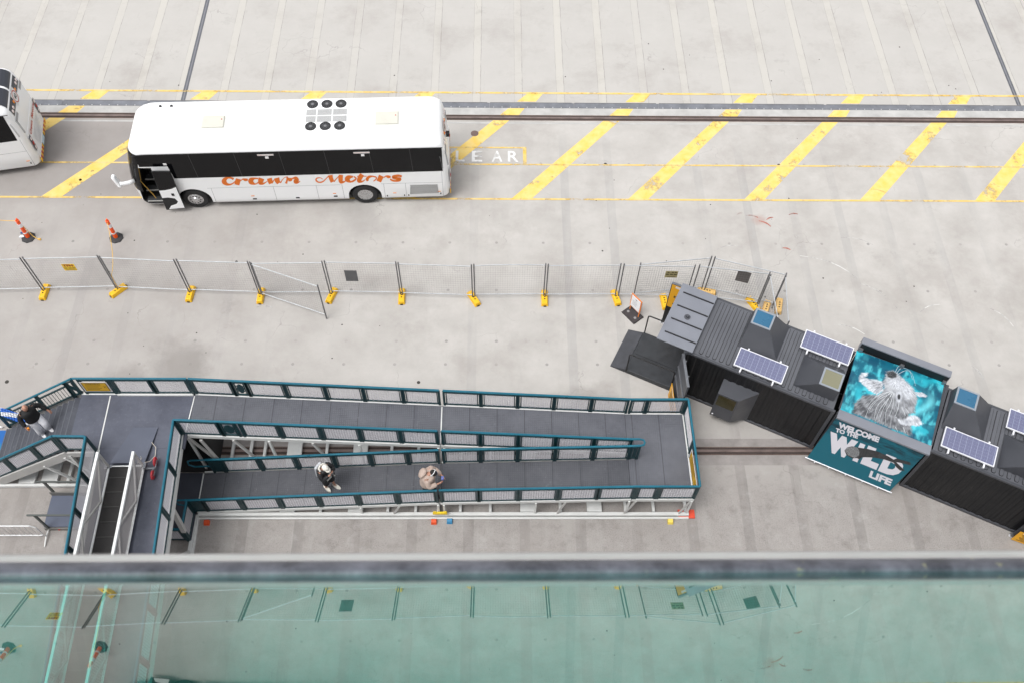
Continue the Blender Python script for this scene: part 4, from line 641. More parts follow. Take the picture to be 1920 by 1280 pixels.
    for i in range(28):
        a0, a1 = 2*math.pi*i/28, 2*math.pi*(i+1)/28
        cc = c+Vector((.004, 0, 0))
        b.quad(*[cc+U*math.cos(a)*r+W_*math.sin(a)*r for a, r in ((a0, .19), (a1, .19), (a1, .23), (a0, .23))])
    put_text(b, "40", c+Vector((.004, 0, 0))-U*.12-W_*.09, U*.24, W_*.18, 1, bold=.02)
    b.build("speed_numeral", [REDW, mat("sign_black", (.02, .02, .02), .5)], sg)
    b = MB()
    for y in (.45, 2.05):
        for i in range(3): pass
    for ya, yb in ((.18, .62), (1.88, 2.32)):
        z = 2.50
        b.quad(on_rear(ya, z-.06, .014), on_rear(yb, z-.06, .014), on_rear(yb, z+.06, .014), on_rear(ya, z+.06, .014))
    b.build("warning_plate", GREYT, t)
    for y0, y1 in ((.14, .34), (2.16, 2.36)):
        b = MB(); b.quad(on_rear(y0, .92, .03), on_rear(y1, .92, .03), on_rear(y1, 1.62, .03), on_rear(y0, 1.62, .03)); tl = b.build("tail_light", DARKP, t)
        b = MB()
        for i, mi in enumerate((0, 1, 2)): b.lathe([(.075, 0), (.07, .02), (.04, .03)], on_rear((y0+y1)/2, 1.05+.22*i, .03), (1, 0, 0), 14, mi)
        b.build("lamp", [CLRL, REDL, CLRL], tl)
    b = MB()
    put_text(b, "Crawn", on_rear(.45, 1.46, .034), (0, .72, 0), (0, 0, .17), 0, bold=.03)
    put_text(b, "Motors", on_rear(1.32, 1.46, .034), (0, .80, 0), (0, 0, .17), 0, bold=.03)
    for i in range(6): b.box(LB+.032, .5+.05*i, 1.27-.11*i, LB+.036, 2.0-.1*i, 1.285-.11*i, 1)
    b.build("rear_lettering", [REDW, GREYT], eng)
    b = MB()
    for ya, yb in ((.12, .95), (1.55, 2.38)):
        n = 7
        for i in range(n):
            y0 = ya+(yb-ya)*i/n; y1 = ya+(yb-ya)*(i+1)/n
            b.prism([(y0, .36), (y1, .36), (y1, .50), (y0, .50)], (LB+.0, 0, 0), (0, 1, 0), (0, 0, 1), (.028, 0, 0), (i % 2) if i % 2 == 0 else 1)
    b.build("hazard_board", [HAZY, REDL], t)
    b = MB(); b.box(LB, 1.03, .36, LB+.028, 1.45, .50); b.build("number_plate", mat("plate_blue_white", (.5, .62, .68), .4), t)
    b = MB()
    for i in range(12):
        z = 1.9+i*.055; p = on_rear(.1, z, .0); b.bar((p.x-.22, -.012, z), (p.x+.02, .2, z), .02, .014)
    b.build("corner_vent", GREYM, t)
    if near:
        b = MB(); b.box(LB-.12, 1.1, 2.36, LB+.06, 1.3, 2.5); b.build("reversing_camera", BLK, t, bevel=.02)
    return t

t = coach("parked_coach", "white coach with its front door open and Crawn Motors in orange script along the side", (-13.5, 23.41, 0), R(2.3), True)
# lettering
b = MB()
for i, row in enumerate(DATA["LETTERS"][:12]):
    y = -.0035-.0004*(i % 7)
    for a, c in zip(row, row[1:]): b.quad((a[0], y, a[1]), (a[2], y, a[3]), (c[2], y, c[3]), (c[0], y, c[1]))
b.build("side_lettering", ORANGE, t)
b = MB()
for i, row in enumerate(DATA["LETTERS"][12:]):
    y = -.0035-.0004*(i % 7)
    for a, c in zip(row, row[1:]): b.quad((a[0], y, a[1]), (a[2], y, a[3]), (c[2], y, c[3]), (c[0], y, c[1]))
b.build("side_lettering", ORANGE, t)
# notices on the side glass
b = MB(); tx = MB()
for s in (5.20, 8.62):
    b.box(s-.28, -.011, 2.79, s+.30, -.0065, 2.86); b.box(s-.02, -.011, 2.64, s+.10, -.0065, 2.75, 0)
    put_text(tx, "EMERGENCY EXIT", (s-.27, -.0115, 2.805), (.56, 0, 0), (0, 0, .04), 0)
b.box(1.50, -.011, 2.42, 1.62, -.0065, 2.52)
nt = b.build("window_notice", mat("notice_white", (.8, .8, .8), .5), t)
tx.build("notice_lettering", REDW, nt)
# doorway: steps, handrail, open plug door
b = MB()
for i in range(4):
    z = .42+.32*i; b.box(.30+.02*i, .06+.26*i, z-.07, 1.02, .06+.26*(i+1), z)
b.box(.34, 1.09, .4, 1.02, 1.13, 2.28); st = b.build("entry_steps", STEP, t)
b = MB()
for i in range(4):
    z = .42+.32*i; b.box(.32, .058+.26*i, z-.02, 1.015, .085+.26*i, z+.004)
b.build("step_nosing", NOSING, st)
b = MB(); b.tube([(.52, .10, 2.2), (.40, .12, 1.55), (.36, .12, 1.50), (.62, .09, .75), (.66, .09, .55)], .016, 8); b.build("handrail", BRASS, st)
b = MB(); dl = [(.98, .18), (1.70, .26), (1.72, 2.30), (1.05, 2.32)]
b.prism(dl, (0, -.20, 0), (1, 0, 0), (0, 0, 1), (0, .05, 0)); dr = b.build("door", BLK, t, bevel=.012)
b = MB(); b.prism([(1.03, 1.28), (1.25, 1.30), (1.5, 1.36), (1.69, 1.46), (1.69, .30), (1.10, .24), (1.22, .42), (1.45, .52), (1.55, .66), (1.48, .84), (1.25, .90), (1.03, .88)], (0, -.20, 0), (1, 0, 0), (0, 0, 1), (0, -.006, 0)); b.build("door_skin", BUSW, dr)
b = MB(); b.prism([(1.05, 1.34), (1.3, 1.36), (1.68, 1.52), (1.70, 2.27), (1.08, 2.29)], (0, -.20, 0), (1, 0, 0), (0, 0, 1), (0, -.005, 0)); b.build("door_glass", GLASSB, dr)
b = MB(); b.box(1.42, -.222, 1.0, 1.52, -.2, 1.12); b.build("door_latch", BLK, dr)
b = MB(); b.tube([(1.1, -.17, 1.9), (1.3, .05, 1.9)], .02, 6); b.tube([(1.1, -.17, .6), (1.3, .05, .6)], .02, 6); b.build("door_arm", BLK, dr)
# mirrors on arms
for y0, sg in ((.12, -1),):
    b = MB(); b.tube([(.14, y0, 1.50), (-.02, y0+sg*.12, 1.54), (-.22, y0+sg*.20, 1.58), (-.30, y0+sg*.22, 1.62)], [.085, .08, .07, .07], 10); ar = b.build("mirror_arm", BUSW, t, smooth=True)
    b = MB(); b.hexa([(-.36, y0+sg*.24-.12, 1.52), (-.24, y0+sg*.24-.12, 1.52), (-.24, y0+sg*.24+.10, 1.52), (-.36, y0+sg*.24+.10, 1.52), (-.52, y0+sg*.16-.12, 1.98), (-.40, y0+sg*.16-.12, 1.98), (-.40, y0+sg*.16+.10, 1.98), (-.52, y0+sg*.16+.10, 1.98)]); b.build("mirror", BUSW, ar, bevel=.05)
th2 = R(11.5)
coach("parked_coach", "white coach seen from its rear corner with hazard boards and a round 40 sign",
      (-17.65-LB*math.cos(th2), 25.38-LB*math.sin(th2), 0), th2, False)

# ---------------------------------------------------------------- temporary fence
GALV = mat("galvanised_tube", (0.52, 0.54, 0.56), 0.4, 0.5, 0.12, 6)
POSTG = mat("weathered_post", (0.17, 0.17, 0.175), 0.6, 0.3, 0.2, 6)
WIRE = mat("fence_wire", (0.24, 0.243, 0.247), 0.6, 0.4)
FOOTY = mat("yellow_plastic_foot", (0.80, 0.46, 0.012), 0.5, 0, 0.10, 5)
FOOTP = mat("faded_plastic_foot", (0.80, 0.50, 0.16), 0.6, 0, 0.12, 5)
HOLE = mat("foot_slot", (0.08, 0.05, 0.01), 0.9)
FG = "temporary fence panels"
def fence_panel(p, q, label, sag=0.0, zb=0.10):
    p, q = Vector((p[0], p[1], 0)), Vector((q[0], q[1], 0))
    d = q-p; L = d.length; a = math.atan2(d.y, d.x)
    t = thing("temporary_fence", label, "fence", (p.x, p.y, 0), a, FG)
    for x in (0.03, L-.03):
        b = MB(); b.tube([(x, 0, zb), (x, 0, 2.08)], .024, 8); b.build("post", POSTG, t)
    for z in (2.0-.02, .27):
        b = MB(); n = 6
        b.tube([(.03+(L-.06)*i/n, .0, z-sag*math.sin(math.pi*i/n)*(1 if z > 1 else 0)) for i in range(n+1)], .019, 7); b.build("rail", GALV, t)
    b = MB(); x = .09
    while x < L-.06:
        b.bar((x, .0, .28), (x, .0, 1.96), .0028, .0028); x += .085
    z = .40
    while z < 1.95:
        b.bar((.04, .004, z), (L-.04, .004, z), .0028, .0028); z += .13
    b.build("wire_mesh", WIRE, t)
    return t
FP = [(-18.75, 19.52), (-16.21, 19.59), (-13.62, 19.67), (-10.99, 19.53), (-8.48, 19.44), (-5.95, 19.48), (-3.43, 19.44), (-0.84, 19.35), (1.71, 19.39), (4.29, 19.42)]
LBL = ["fence panel running out of the left edge of the picture", "fence panel carrying the yellow TFH sign", "fence panel behind the yellow rope, right of the TFH sign panel",
       "fence panel left of the swung-out panel's hinge", "fence panel standing in line behind the swung-out panel", "fence panel carrying the single grey square in mid row",
       "fence panel just right of the one with the mid-row grey square", "fence panel with a bent top rail, in the middle of the row", "fence panel second from the orange-framed sign, before the row turns"]
for i in range(9):
    off = .012*(1 if i % 2 else -1)
    fence_panel((FP[i][0]+.012, FP[i][1]+off), (FP[i+1][0]-.012, FP[i+1][1]+off), LBL[i], sag=(-.04 if i == 7 else 0))
fence_panel((4.33, 19.40), (6.83, 19.36), "fence panel with the khaki sign, behind the orange-framed sign")
fence_panel((4.90, 19.44), (7.44, 19.74), "fence panel slanting back behind the khaki sign panel")
fence_panel((7.50, 19.73), (9.92, 19.02), "rearmost fence panel carrying the grey-brown square, beyond the container canopy")
fence_panel((6.93, 19.38), (9.36, 19.06), "fence panel in front of the grey-brown square, beyond the container canopy")
fence_panel((9.34, 19.0), (9.33, 16.95), "fence panel end-on against the container's back wall, inner of two")
fence_panel((9.86, 18.95), (9.66, 17.05), "fence panel end-on against the container's back wall, outer of two")
fence_panel((-8.42, 19.40), (-6.01, 18.47), "fence panel swung open away from the row", zb=.03)
FTG = "yellow feet of the fence"
def foot(x, y, a, label, m=FOOTY):
    t = thing("fence_block", label, "fence foot", (x, y, 0), a, FTG)
    b = MB()
    w, l, h = .13, .34, .15
    b.hexa([(-l, -w, 0), (l, -w, 0), (l, w, 0), (-l, w, 0), (-l+.04, -w+.035, h), (l-.04, -w+.035, h), (l-.04, w-.035, h), (-l+.04, w-.035, h)])
    b.build("block", m, t, bevel=.02)
    b = MB()
    for s in (-1, 1): b.box(s*l-.012, -.045, .0, s*l+.012, .045, .055)
    for x_ in (-.10, 0, .10): b.lathe([(.03, 0), (.03, .003)], (x_, 0, h+.001), (0, 0, 1), 8)
    b.build("slot", HOLE, t)
    return t
FT = [(-16.21, 19.59, 88, "under the fence left of the TFH sign"), (-13.60, 19.66, 47, "turned askew below the yellow rope's fence post"), (-11.0, 19.53, 86, "between the rope post and the swung-out panel"),
      (-8.48, 19.46, 90, "at the hinge of the swung-out panel"), (-5.94, 19.48, 72, "left of the single grey square"), (-3.43, 19.45, 92, "right of the single grey square"), (-.84, 19.36, 120, "turned askew in the middle of the row"),
      (1.71, 19.39, 90, "in the row, two to the left of the orange-framed sign"), (4.29, 19.42, 102, "nearest the orange-framed sign")]
for x, y, a, l in FT: foot(x, y-.03, R(a), "yellow fence foot "+l)
foot(6.02, 19.22, R(95), "yellow fence foot half hidden by the open door with the sign")
foot(7.60, 19.66, R(-12), "yellow fence foot just beyond the container canopy", FOOTP)
foot(9.22, 19.12, R(-60), "yellow fence foot leaning behind the first skylight, left of the pale pair")
foot(9.66, 18.95, R(68), "pale yellow fence foot, left of the pair behind the first skylight", FOOTP)
foot(10.14, 19.04, R(75), "pale yellow fence foot, right of the pair behind the first skylight", FOOTP)
# things hung on the fence
def plate(name, label, cat, p, q, s0, s1, z0, z1, m, off=-.05, group=None, rz=0):
    p, q = Vector((*p, 0)), Vector((*q, 0)); u = (q-p).normalized(); a = math.atan2(u.y, u.x)
    t = thing(name, label, cat, p+u*((s0+s1)/2)+Vector((0, 0, (z0+z1)/2)), a, group)
    b = MB(); w, h = (s1-s0)/2, (z1-z0)/2
    b.box(-w, off-.008, -h, w, off, h); b.build("panel", m, t)
    return t, w, h, off-.008
sgy = mat("sign_yellow", (0.78, 0.50, 0.02), 0.5, 0, 0.08, 6)
khk = mat("sign_khaki_back", (0.36, 0.31, 0.16), 0.6, 0, 0.12, 8)
dred = mat("sign_dark_red", (0.30, 0.045, 0.01), 0.5)
dkt = mat("sign_dark_text", (0.07, 0.06, 0.02), 0.6)
t, w, h, y = plate("fence_sign", "small yellow sign reading TFH wired to the fence", "sign", FP[1], FP[2], 1.21, 1.64, 1.34, 1.70, sgy)
b = MB(); put_text(b, "TFH", (-w*.85, y-.003, .04), (w*1.6, 0, 0), (0, 0, h*.72), 0, bold=.05)
b.build("lettering", dred, t)
b = MB()
for i, x in enumerate((-.18, -.04, .09)): b.box(x, y-.003, -.055, x+.11, y-.0005, -.02)
for k in range(2): b.box(-.15, y-.003, -.11-k*.04, .15, y-.0005, -.1-k*.04)
b.build("fine_print", dkt, t)
t, w, h, y = plate("fence_sign", "khaki sign with dark lettering hung on the fence by the container", "sign", (4.33, 19.40), (6.83, 19.36), 1.50, 1.93, 1.40, 1.76, khk)
b = MB()
put_text(b, "HFT", (-w*.6, y-.003, .07), (w*1.3, 0, 0), (0, 0, h*.5), 0, bold=.02) if False else None
for i, x in enumerate((-.19, -.05, .08)): b.box(x, y-.003, -.03, x+.11, y-.0005, .03)
for i, x in enumerate((-.15, .0, .1)): b.box(x, y-.003, .09, x+.07, y-.0005, .15)
b.box(-.12, y-.003, -.13, .15, y-.0005, -.11); b.build("fine_print", dkt, t)
shd = mat("grey_shade_mesh", (0.115, 0.115, 0.12), 0.8, 0, 0.15, 25)
shd2 = mat("brown_shade_mesh", (0.13, 0.115, 0.11), 0.8, 0, 0.15, 25)
plate("shade_square", "dark grey square plate hung in the middle of the fence row", "plate", FP[5], FP[6], .66, 1.09, .99, 1.62, shd, group="grey squares on the fence")
plate("shade_square", "grey-brown square plate hung on the rearmost fence beyond the container", "plate", (7.46, 19.73), (9.9, 19.03), .96, 1.42, 1.11, 1.71, shd2, group="grey squares on the fence")

# ---------------------------------------------------------------- bollards, rope, litter
BOLO = mat("fluoro_orange", (0.92, 0.10, 0.006), 0.45, 0, 0.04, 8)
REFL = mat("reflective_white", (0.8, 0.78, 0.8), 0.3)
def bollard(x, y, label):
    t = thing("delineator_post", label, "bollard", (x, y, 0), 0, "orange bollards")
    b = MB(); b.lathe([(.26, 0), (.26, .03), (.20, .06), (.09, .075), (.0, .075)], (0, 0, 0), (0, 0, 1), 8); b.build("base", mat("bollard_rubber", (.035, .035, .037), .8, 0, .2, 8), t)
    b = MB(); b.lathe([(.078, .06), (.070, .5), (.066, .68), (.066, .82), (.064, 1.02), (.03, 1.035)], (0, 0, 0), (0, 0, 1), 14); po = b.build("post", BOLO, t)
    b = MB(); b.lathe([(.0715, .66), (.0715, .84)], (0, 0, 0), (0, 0, 1), 14); b.lathe([(.0765, .30), (.0765, .36)], (0, 0, 0), (0, 0, 1), 14)
    b.build("reflective_band", REFL, po)
    b = MB(); b.box(-.02, -.05, 1.0, .02, .05, 1.09); b.build("handle", BOLO, t, bevel=.01)
bollard(-17.45, 22.05, "orange and white bollard on black base, roped, beside litter at far left")
bollard(-14.20, 22.05, "orange and white bollard on black base, the right one of the two")
ROPE = mat("yellow_rope", (0.70, 0.42, 0.09), 0.7)
b = MB()
def sagrope(p, q, s, n=14):
    p, q = Vector(p), Vector(q)
    return [p.lerp(q, i/n)-Vector((0, 0, s*4*(i/n)*(1-i/n))) for i in range(n+1)]
b.tube(sagrope((-14.2, 22.03, 1.0), (-13.55, 19.66, .95), .35), .012, 6)
b.tube([(-13.55, 19.66, .95), (-13.56, 19.63, .5), (-13.5, 19.6, .16)], .012, 6)
tag(b.build("rope", ROPE), "thin yellow rope from the right bollard to the fence post", "rope")
b = MB()
b.tube(sagrope((-20.2, 22.5, .95), (-17.45, 22.05, .98), .12), .012, 6)
b.tube([(-17.45, 22.05, .98), (-17.36, 22.08, .5), (-17.25, 22.05, .1), (-17.08, 21.98, .02), (-17.0, 22.0, .015)], .014, 6)
for i in range(5): b.tube([(-17.06+.03*math.cos(i*1.3), 21.98+.03*math.sin(i*1.3), .02), (-16.98+.03*math.sin(i*2.1), 21.95+.05*math.cos(i*2.1), .03)], .015, 5)
tag(b.build("rope", ROPE), "thin yellow rope tied round the left bollard, its end knotted on the ground", "rope")
b = MB(); b.hexa([(-17.80, 22.02, .003), (-17.56, 22.02, .003), (-17.54, 22.14, .003), (-17.78, 22.14, .003), (-17.78, 22.03, .07), (-17.57, 22.03, .07), (-17.56, 22.12, .06), (-17.76, 22.12, .06)])
tag(b.build("crushed_carton", mat("carton_white", (.7, .72, .75), .4), bevel=.01), "crushed white carton lying beside the left bollard's base", "litter", "litter by the left bollard")
b = MB(); b.tube([(-17.78, 22.25, .035), (-17.62, 22.27, .035), (-17.55, 22.27, .03)], [.035, .035, .015], 10)
tag(b.build("flattened_can", mat("can_navy", (.03, .05, .14), .3, .6)), "navy drink can lying above the crushed carton by the left bollard", "litter", "litter by the left bollard")
b = MB(); b.tube([(-17.76, 22.39, .03), (-17.60, 22.40, .03)], [.03, .03], 10)
tag(b.build("flattened_can", mat("can_silver", (.5, .52, .55), .3, .7)), "silver drink can lying farthest up beside the left bollard", "litter", "litter by the left bollard")

# ---------------------------------------------------------------- exhibition container
CAZ = math.atan2(-0.44381096, 0.89612043)
CLOC = (5.94, 15.62, 0)
CPAINT = mat("container_charcoal", (0.055, 0.058, 0.068), 0.42, 0, 0.10, 1.2)
CWALL = mat("container_shaded_charcoal", (0.011, 0.0112, 0.0125), 0.45, 0, 0.05, 0.8, spec=0.25)  # container charcoal darkened to carry the shade of upright faces
CPAN = mat("canopy_grey", (0.185, 0.195, 0.225), 0.45, 0, 0.06, 1.5)
CPIT = mat("groove_black", (0.010, 0.010, 0.012), 0.7)
SKYG = mat("skylight_blue_glass", (0.03, 0.12, 0.215), 0.3, 0, 0.05, 1.5)
SKYK = mat("skylight_khaki_glass", (0.20, 0.195, 0.13), 0.4, 0, 0.05, 1.5)
ALUF = mat("skylight_frame", (0.30, 0.33, 0.37), 0.4, 0.3)
ALUW = mat("panel_frame_white", (0.75, 0.76, 0.80), 0.35, 0.2)
STEEL = mat("door_gear_steel", (0.22, 0.23, 0.25), 0.35, 0.7, 0.15, 8)
YSIGN = mat("amber_sign", (0.74, 0.36, 0.012), 0.5, 0, 0.06, 4)
SBLK = mat("sign_print_black", (0.015, 0.014, 0.012), 0.6)
SWHT = mat("sign_print_white", (0.72, 0.66, 0.62), 0.5)
CL_, CW_, CH_ = 12.6, 2.42, 2.59
ct = thing("shipping_container", "long charcoal shipping container turned into a walk-through exhibition, skylights on its roof", "container", CLOC, CAZ)
def corrug(mb, s0, s1, y, z0, z1, sgn, mi=0):
    """trapezoid corrugated sheet along s"""
    p = .26; d = .022; pts = []
    s = s0
    while s < s1-.01:
        for ds, dy in ((0, 0), (.09, 0), (.13, d), (.22, d)):
            if s+ds < s1: pts.append((s+ds, y+sgn*dy))
        s += p
    pts.append((s1, y))
    for (a, b_), (c, d_) in zip(pts, pts[1:]):
        q = [(a, b_, z0), (c, d_, z0), (c, d_, z1), (a, b_, z1)]
        mb.quad(*(q if sgn > 0 else q[::-1]), mi)
A1, B1 = 4.95, 7.80
b = MB()
for s0, s1 in ((.06, A1-.06), (B1+.06, CL_-.06)):
    corrug(b, s0, s1, .02, .12, 2.50, 1)
    corrug(b, s0, s1, CW_-.02, .12, 2.50, -1)
b.quad((A1, .03, .12), (B1, .03, .12), (B1, .03, 2.5), (A1, .03, 2.5)); b.quad((B1, CW_-.03, .12), (A1, CW_-.03, .12), (A1, CW_-.03, 2.5), (B1, CW_-.03, 2.5))
b.quad((CL_-.05, .05, .12), (CL_-.05, CW_-.05, .12), (CL_-.05, CW_-.05, 2.5), (CL_-.05, .05, 2.5))
b.box(.1, .1, .1, CL_-.1, CW_-.1, .16)
b.build("side_wall", CWALL, ct)
b = MB()
for s0, s1 in ((0, A1-.03), (A1+.03, B1-.03), (B1+.03, CL_)):
    for y in (0, CW_-.08):
        b.box(s0, y, 2.49, s1, y+.08, 2.585); b.box(s0, y, 0.0, s1, y+.08, .13)
    for s in (s0, s1-.10):
        for y in (0, CW_-.10): b.box(s-.001, y-.002, .131, s+.101, y+.102, 2.489)
for s in (0, CL_-.17):
    for y in (-.004, CW_-.13): b.box(s-.003, y, 2.46, s+.17, y+.135, 2.597); b.box(s-.003, y, -.0, s+.17, y+.135, .12)
b.box(.0, .08, 2.40, .10, CW_-.08, 2.585); b.box(CL_-.1, .08, 2.4, CL_, CW_-.08, 2.585)
b.build("corner_frame", CPAINT, ct, bevel=.008)
# roof: flat sheet with raised transverse ribs outlined by black strips painted as shadow
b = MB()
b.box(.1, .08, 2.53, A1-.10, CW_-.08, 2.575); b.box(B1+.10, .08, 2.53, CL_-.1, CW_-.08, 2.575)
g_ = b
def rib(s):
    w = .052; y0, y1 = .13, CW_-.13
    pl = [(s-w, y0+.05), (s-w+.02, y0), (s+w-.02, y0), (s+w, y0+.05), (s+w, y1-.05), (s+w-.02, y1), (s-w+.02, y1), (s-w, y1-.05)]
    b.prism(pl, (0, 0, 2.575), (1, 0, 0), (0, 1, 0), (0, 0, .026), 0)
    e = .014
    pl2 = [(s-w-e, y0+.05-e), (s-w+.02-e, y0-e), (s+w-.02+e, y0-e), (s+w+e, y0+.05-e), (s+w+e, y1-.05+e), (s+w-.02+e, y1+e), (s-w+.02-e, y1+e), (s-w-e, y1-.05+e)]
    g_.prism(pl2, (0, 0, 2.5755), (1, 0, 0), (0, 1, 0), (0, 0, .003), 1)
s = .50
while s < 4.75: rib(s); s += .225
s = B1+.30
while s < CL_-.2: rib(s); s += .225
roof = b.build("roof", [mat("roof_skylit_charcoal", (0.092, 0.096, 0.110), 0.5, 0, 0.10, 1.2), CPIT], ct)  # container charcoal lightened to carry the sky light on top

# skylights: skewed hoods
def hood(base, top, z0, z1, glass, name="skylight"):
    (a0, c0, a1, c1), (p0, r0, p1, r1) = base, top
    b = MB()
    B_ = [(a0, c0, z0), (a1, c0, z0), (a1, c1, z0), (a0, c1, z0)]
    T_ = [(p0, r0, z1), (p1, r0, z1), (p1, r1, z1), (p0, r1, z1)]
    b.hexa(B_+T_); o = b.build(name, CPAINT, ct)
    b = MB(); w = .055
    for x0, y0, x1, y1 in ((p0, r0, p1, r0+w), (p0, r1-w, p1, r1), (p0, r0+w, p0+w, r1-w), (p1-w, r0+w, p1, r1-w)): b.box(x0, y0, z1+.002, x1, y1, z1+.03)
    b.build("frame", ALUF, o)
    b = MB(); b.box(p0+w, r0+w, z1+.002, p1-w, r1-w, z1+.016); b.build("pane", glass, o)
hood((1.48, .92, 2.76, 2.34), (1.56, 1.45, 2.20, 2.08), 2.58, 3.25, SKYG)
hood((3.50, .34, 4.76, 1.58), (4.12, .29, 4.75, .95), 2.58, 3.25, SKYK)
hood((7.96, .92, 9.22, 2.34), (7.95, 1.47, 8.60, 2.10), 2.58, 3.25, SKYG)
hood((9.75, .34, 11.05, 1.58), (10.3, .29, 10.95, .95), 2.58, 3.25, SKYK)
# window box on the near wall
b = MB()
Fr = [(1.47, -.52, .42), (2.16, -.52, .42), (2.16, -.52, 1.85), (1.47, -.52, 1.85)]
Bk = [(1.47, .04, .16), (2.68, .04, .16), (2.68, .04, 1.90), (1.47, .04, 1.90)]
b.add(Fr+Bk, [(0, 1, 2, 3), (1, 5, 6, 2), (0, 3, 7, 4), (3, 2, 6, 7), (0, 4, 5, 1), (5, 4, 7, 6)])
wb = b.build("window_box", CPAINT, ct)
b = MB(); b.box(1.52, -.528, 1.16, 2.11, -.5225, 1.78); b.build("pane", mat("amber_dark_glass", (0.035, 0.030, 0.008), 0.15), wb)
b = MB(); b.lathe([(.03, 0), (.02, .03)], (1.55, -.52, .55), (0, -1, 0), 8); b.build("stud", ALUW, wb)
# entry canopy
b = MB(); b.box(-.94, -.05, 2.70, .27, 2.33, 2.745); cp = b.build("entry_canopy", CPAN, ct, bevel=.006)
b = MB()
for y in (.30, .86, 1.42, 1.98): b.box(-.80, y-.018, 2.745, .25, y+.018, 2.775); b.box(.12, y-.012, 2.60, .24, y+.012, 2.70)
b.build("stiffener", CPIT, cp)
b = MB(); b.lathe([(.10, 0), (.10, .02), (.05, .025), (.05, .10), (.0, .10)], (-.34, 1.12, 2.745), (0, 0, 1), 16); b.build("roof_vent", CPAINT, cp)
# end doors
def leaf(name, hinge, ang, sign_side, lines, box=(.06, 1.12, 1.17, 2.40), L=1.22, low=False):
    h = thing(name, None, None); h.parent = ct; h.location = (*hinge, 0); h.rotation_euler = (0, 0, ang)
    b = MB(); b.box(0, -.025, .10, L, .025, 2.45); b.build("door_leaf", CPAINT if low else CWALL, h, bevel=.006)
    b = MB()
    if low:
        for z in (1.12, 1.72): b.box(.03, min(sign_side*.026, sign_side*.06), z-.035, L-.03, max(sign_side*.026, sign_side*.06), z+.035)
    for x in (.30, .85):
        b.tube([(x, sign_side*-.055, .05), (x, sign_side*-.055, 2.5)], .02, 8)
        for z in (.3, 1.1, 1.9): b.box(x-.06, min(0, sign_side*-.07), z-.04, x+.06, max(0, sign_side*-.07), z+.04)
    b.box(0, -.04, 2.42, L, .04, 2.47); b.box(L-.04, -.05, .08, L+.02, .05, .2); b.build("locking_bar", STEEL, h)
    b = MB(); b.box(L-.16, -.03, -.0, L+.04, .03, .06); b.build("foot_pad", ALUW, h)
    t2 = thing("door_sign", lines[0], "sign", (0, 0, 0), 0, "amber signs on the container doors")
    M = Matrix.Translation(CLOC) @ Matrix.Rotation(CAZ, 4, 'Z') @ Matrix.Translation((*hinge, 0)) @ Matrix.Rotation(ang, 4, 'Z')
    t2.location = M @ Vector((0, 0, 0)); t2.rotation_euler = (0, 0, CAZ+ang)
    y = sign_side*.03
    x0, x1, z0, z1 = box
    if low: y = sign_side*.12
    b = MB(); b.box(x0, min(y, y+sign_side*.012), z0, x1, max(y, y+sign_side*.012), z1); b.build("board", YSIGN, t2)
    yf = y+sign_side*.0135
    # reading direction depends on which face carries the sign
    if sign_side < 0: o = lambda u, v: (x0+(x1-x0)*u, yf, z0+(z1-z0)*v); U = 1
    else: o = lambda u, v: (x1-(x1-x0)*u, yf, z0+(z1-z0)*v); U = -1
    b = MB()
    for tx, u, v, w, hh, mi in lines[1]:
        put_text(b, tx, o(u, v), (U*(x1-x0)*w, 0, 0), (0, 0, (z1-z0)*hh), mi, bold=.03)
    for u, v, w, hh, mi in lines[2]:
        a = o(u, v); c_ = o(u+w, v+hh); b.quad(a, (c_[0], yf, a[2]), c_, (a[0], yf, c_[2]), mi)
    b.build("lettering", [SBLK, SWHT], t2)
    return h
bars = [(.12, .88, .6, .09, 1), (.3, .655, .3, .02, 0), (.25, .14, .5, .015, 0)]
leaf("door", (0, 2.40), R(180), 1, ("amber sign with black lettering on the open far door, partly under the grey canopy",
     [("DE", .30, .71, .30, .13, 0), ("EN", .14, .46, .24, .09, 0), ("M", .22, .34, .12, .075, 0), ("N", .16, .16, .12, .06, 0)], bars), box=(.16, 1.27, 1.16, 2.43), L=1.30)
leaf("door", (0, -.03), R(-62), -1, ("amber sign on the near open door, half behind the ramp's corner railing",
     [], [(.1, .86, .8, .08, 1)]+[(.1+.03*(i % 3), .74-.10*i, .75-.08*(i % 2), .045, 0) for i in range(7)]), box=(.16, 1.20, .03, .86), low=True)
leaf("door", (CL_, -.06), R(184), 1, ("amber sign on the door folded back along the wall at the container's right end",
     [], [(.1, .86, .8, .08, 1)]+[(.1+.03*(i % 3), .74-.10*i, .75-.08*(i % 2), .045, 0) for i in range(7)]), box=(.02, 1.20, .05, .70), low=True)
# poster bay: printed roof panel, hood and sill
b = MB(); b.box(A1+.06, -.16, 2.52, B1+.05, .20, 2.60); b.box(A1+.05, .0, 2.44, B1+.05, .03, 2.52); b.build("sill", CPAN, ct, bevel=.006)
b = MB(); b.box(A1+.03, .20, 2.52, A1+.10, 2.5, 2.60); b.box(B1-.02, .20, 2.52, B1+.06, 2.5, 2.60); b.box(A1+.10, .20, 2.52, B1-.02, 2.5, 2.575); b.build("poster_frame", CPAINT, ct)
b = MB(); b.box(A1+.0, 2.52, 2.50, B1-.05, 2.76, 2.98); hd = b.build("hood_beam", CPAN, ct, bevel=.006)
b = MB(); b.box(A1+.02, 2.515, 2.58, B1-.07, 2.519, 2.93); b.build("hood_face", CWALL, hd)
b = MB()
for s in (A1+.08, 6.35, B1-.12): b.box(s-.06, 2.42, 2.60, s+.06, 2.51, 2.74)
b.build("hood_bracket", STEEL, hd)
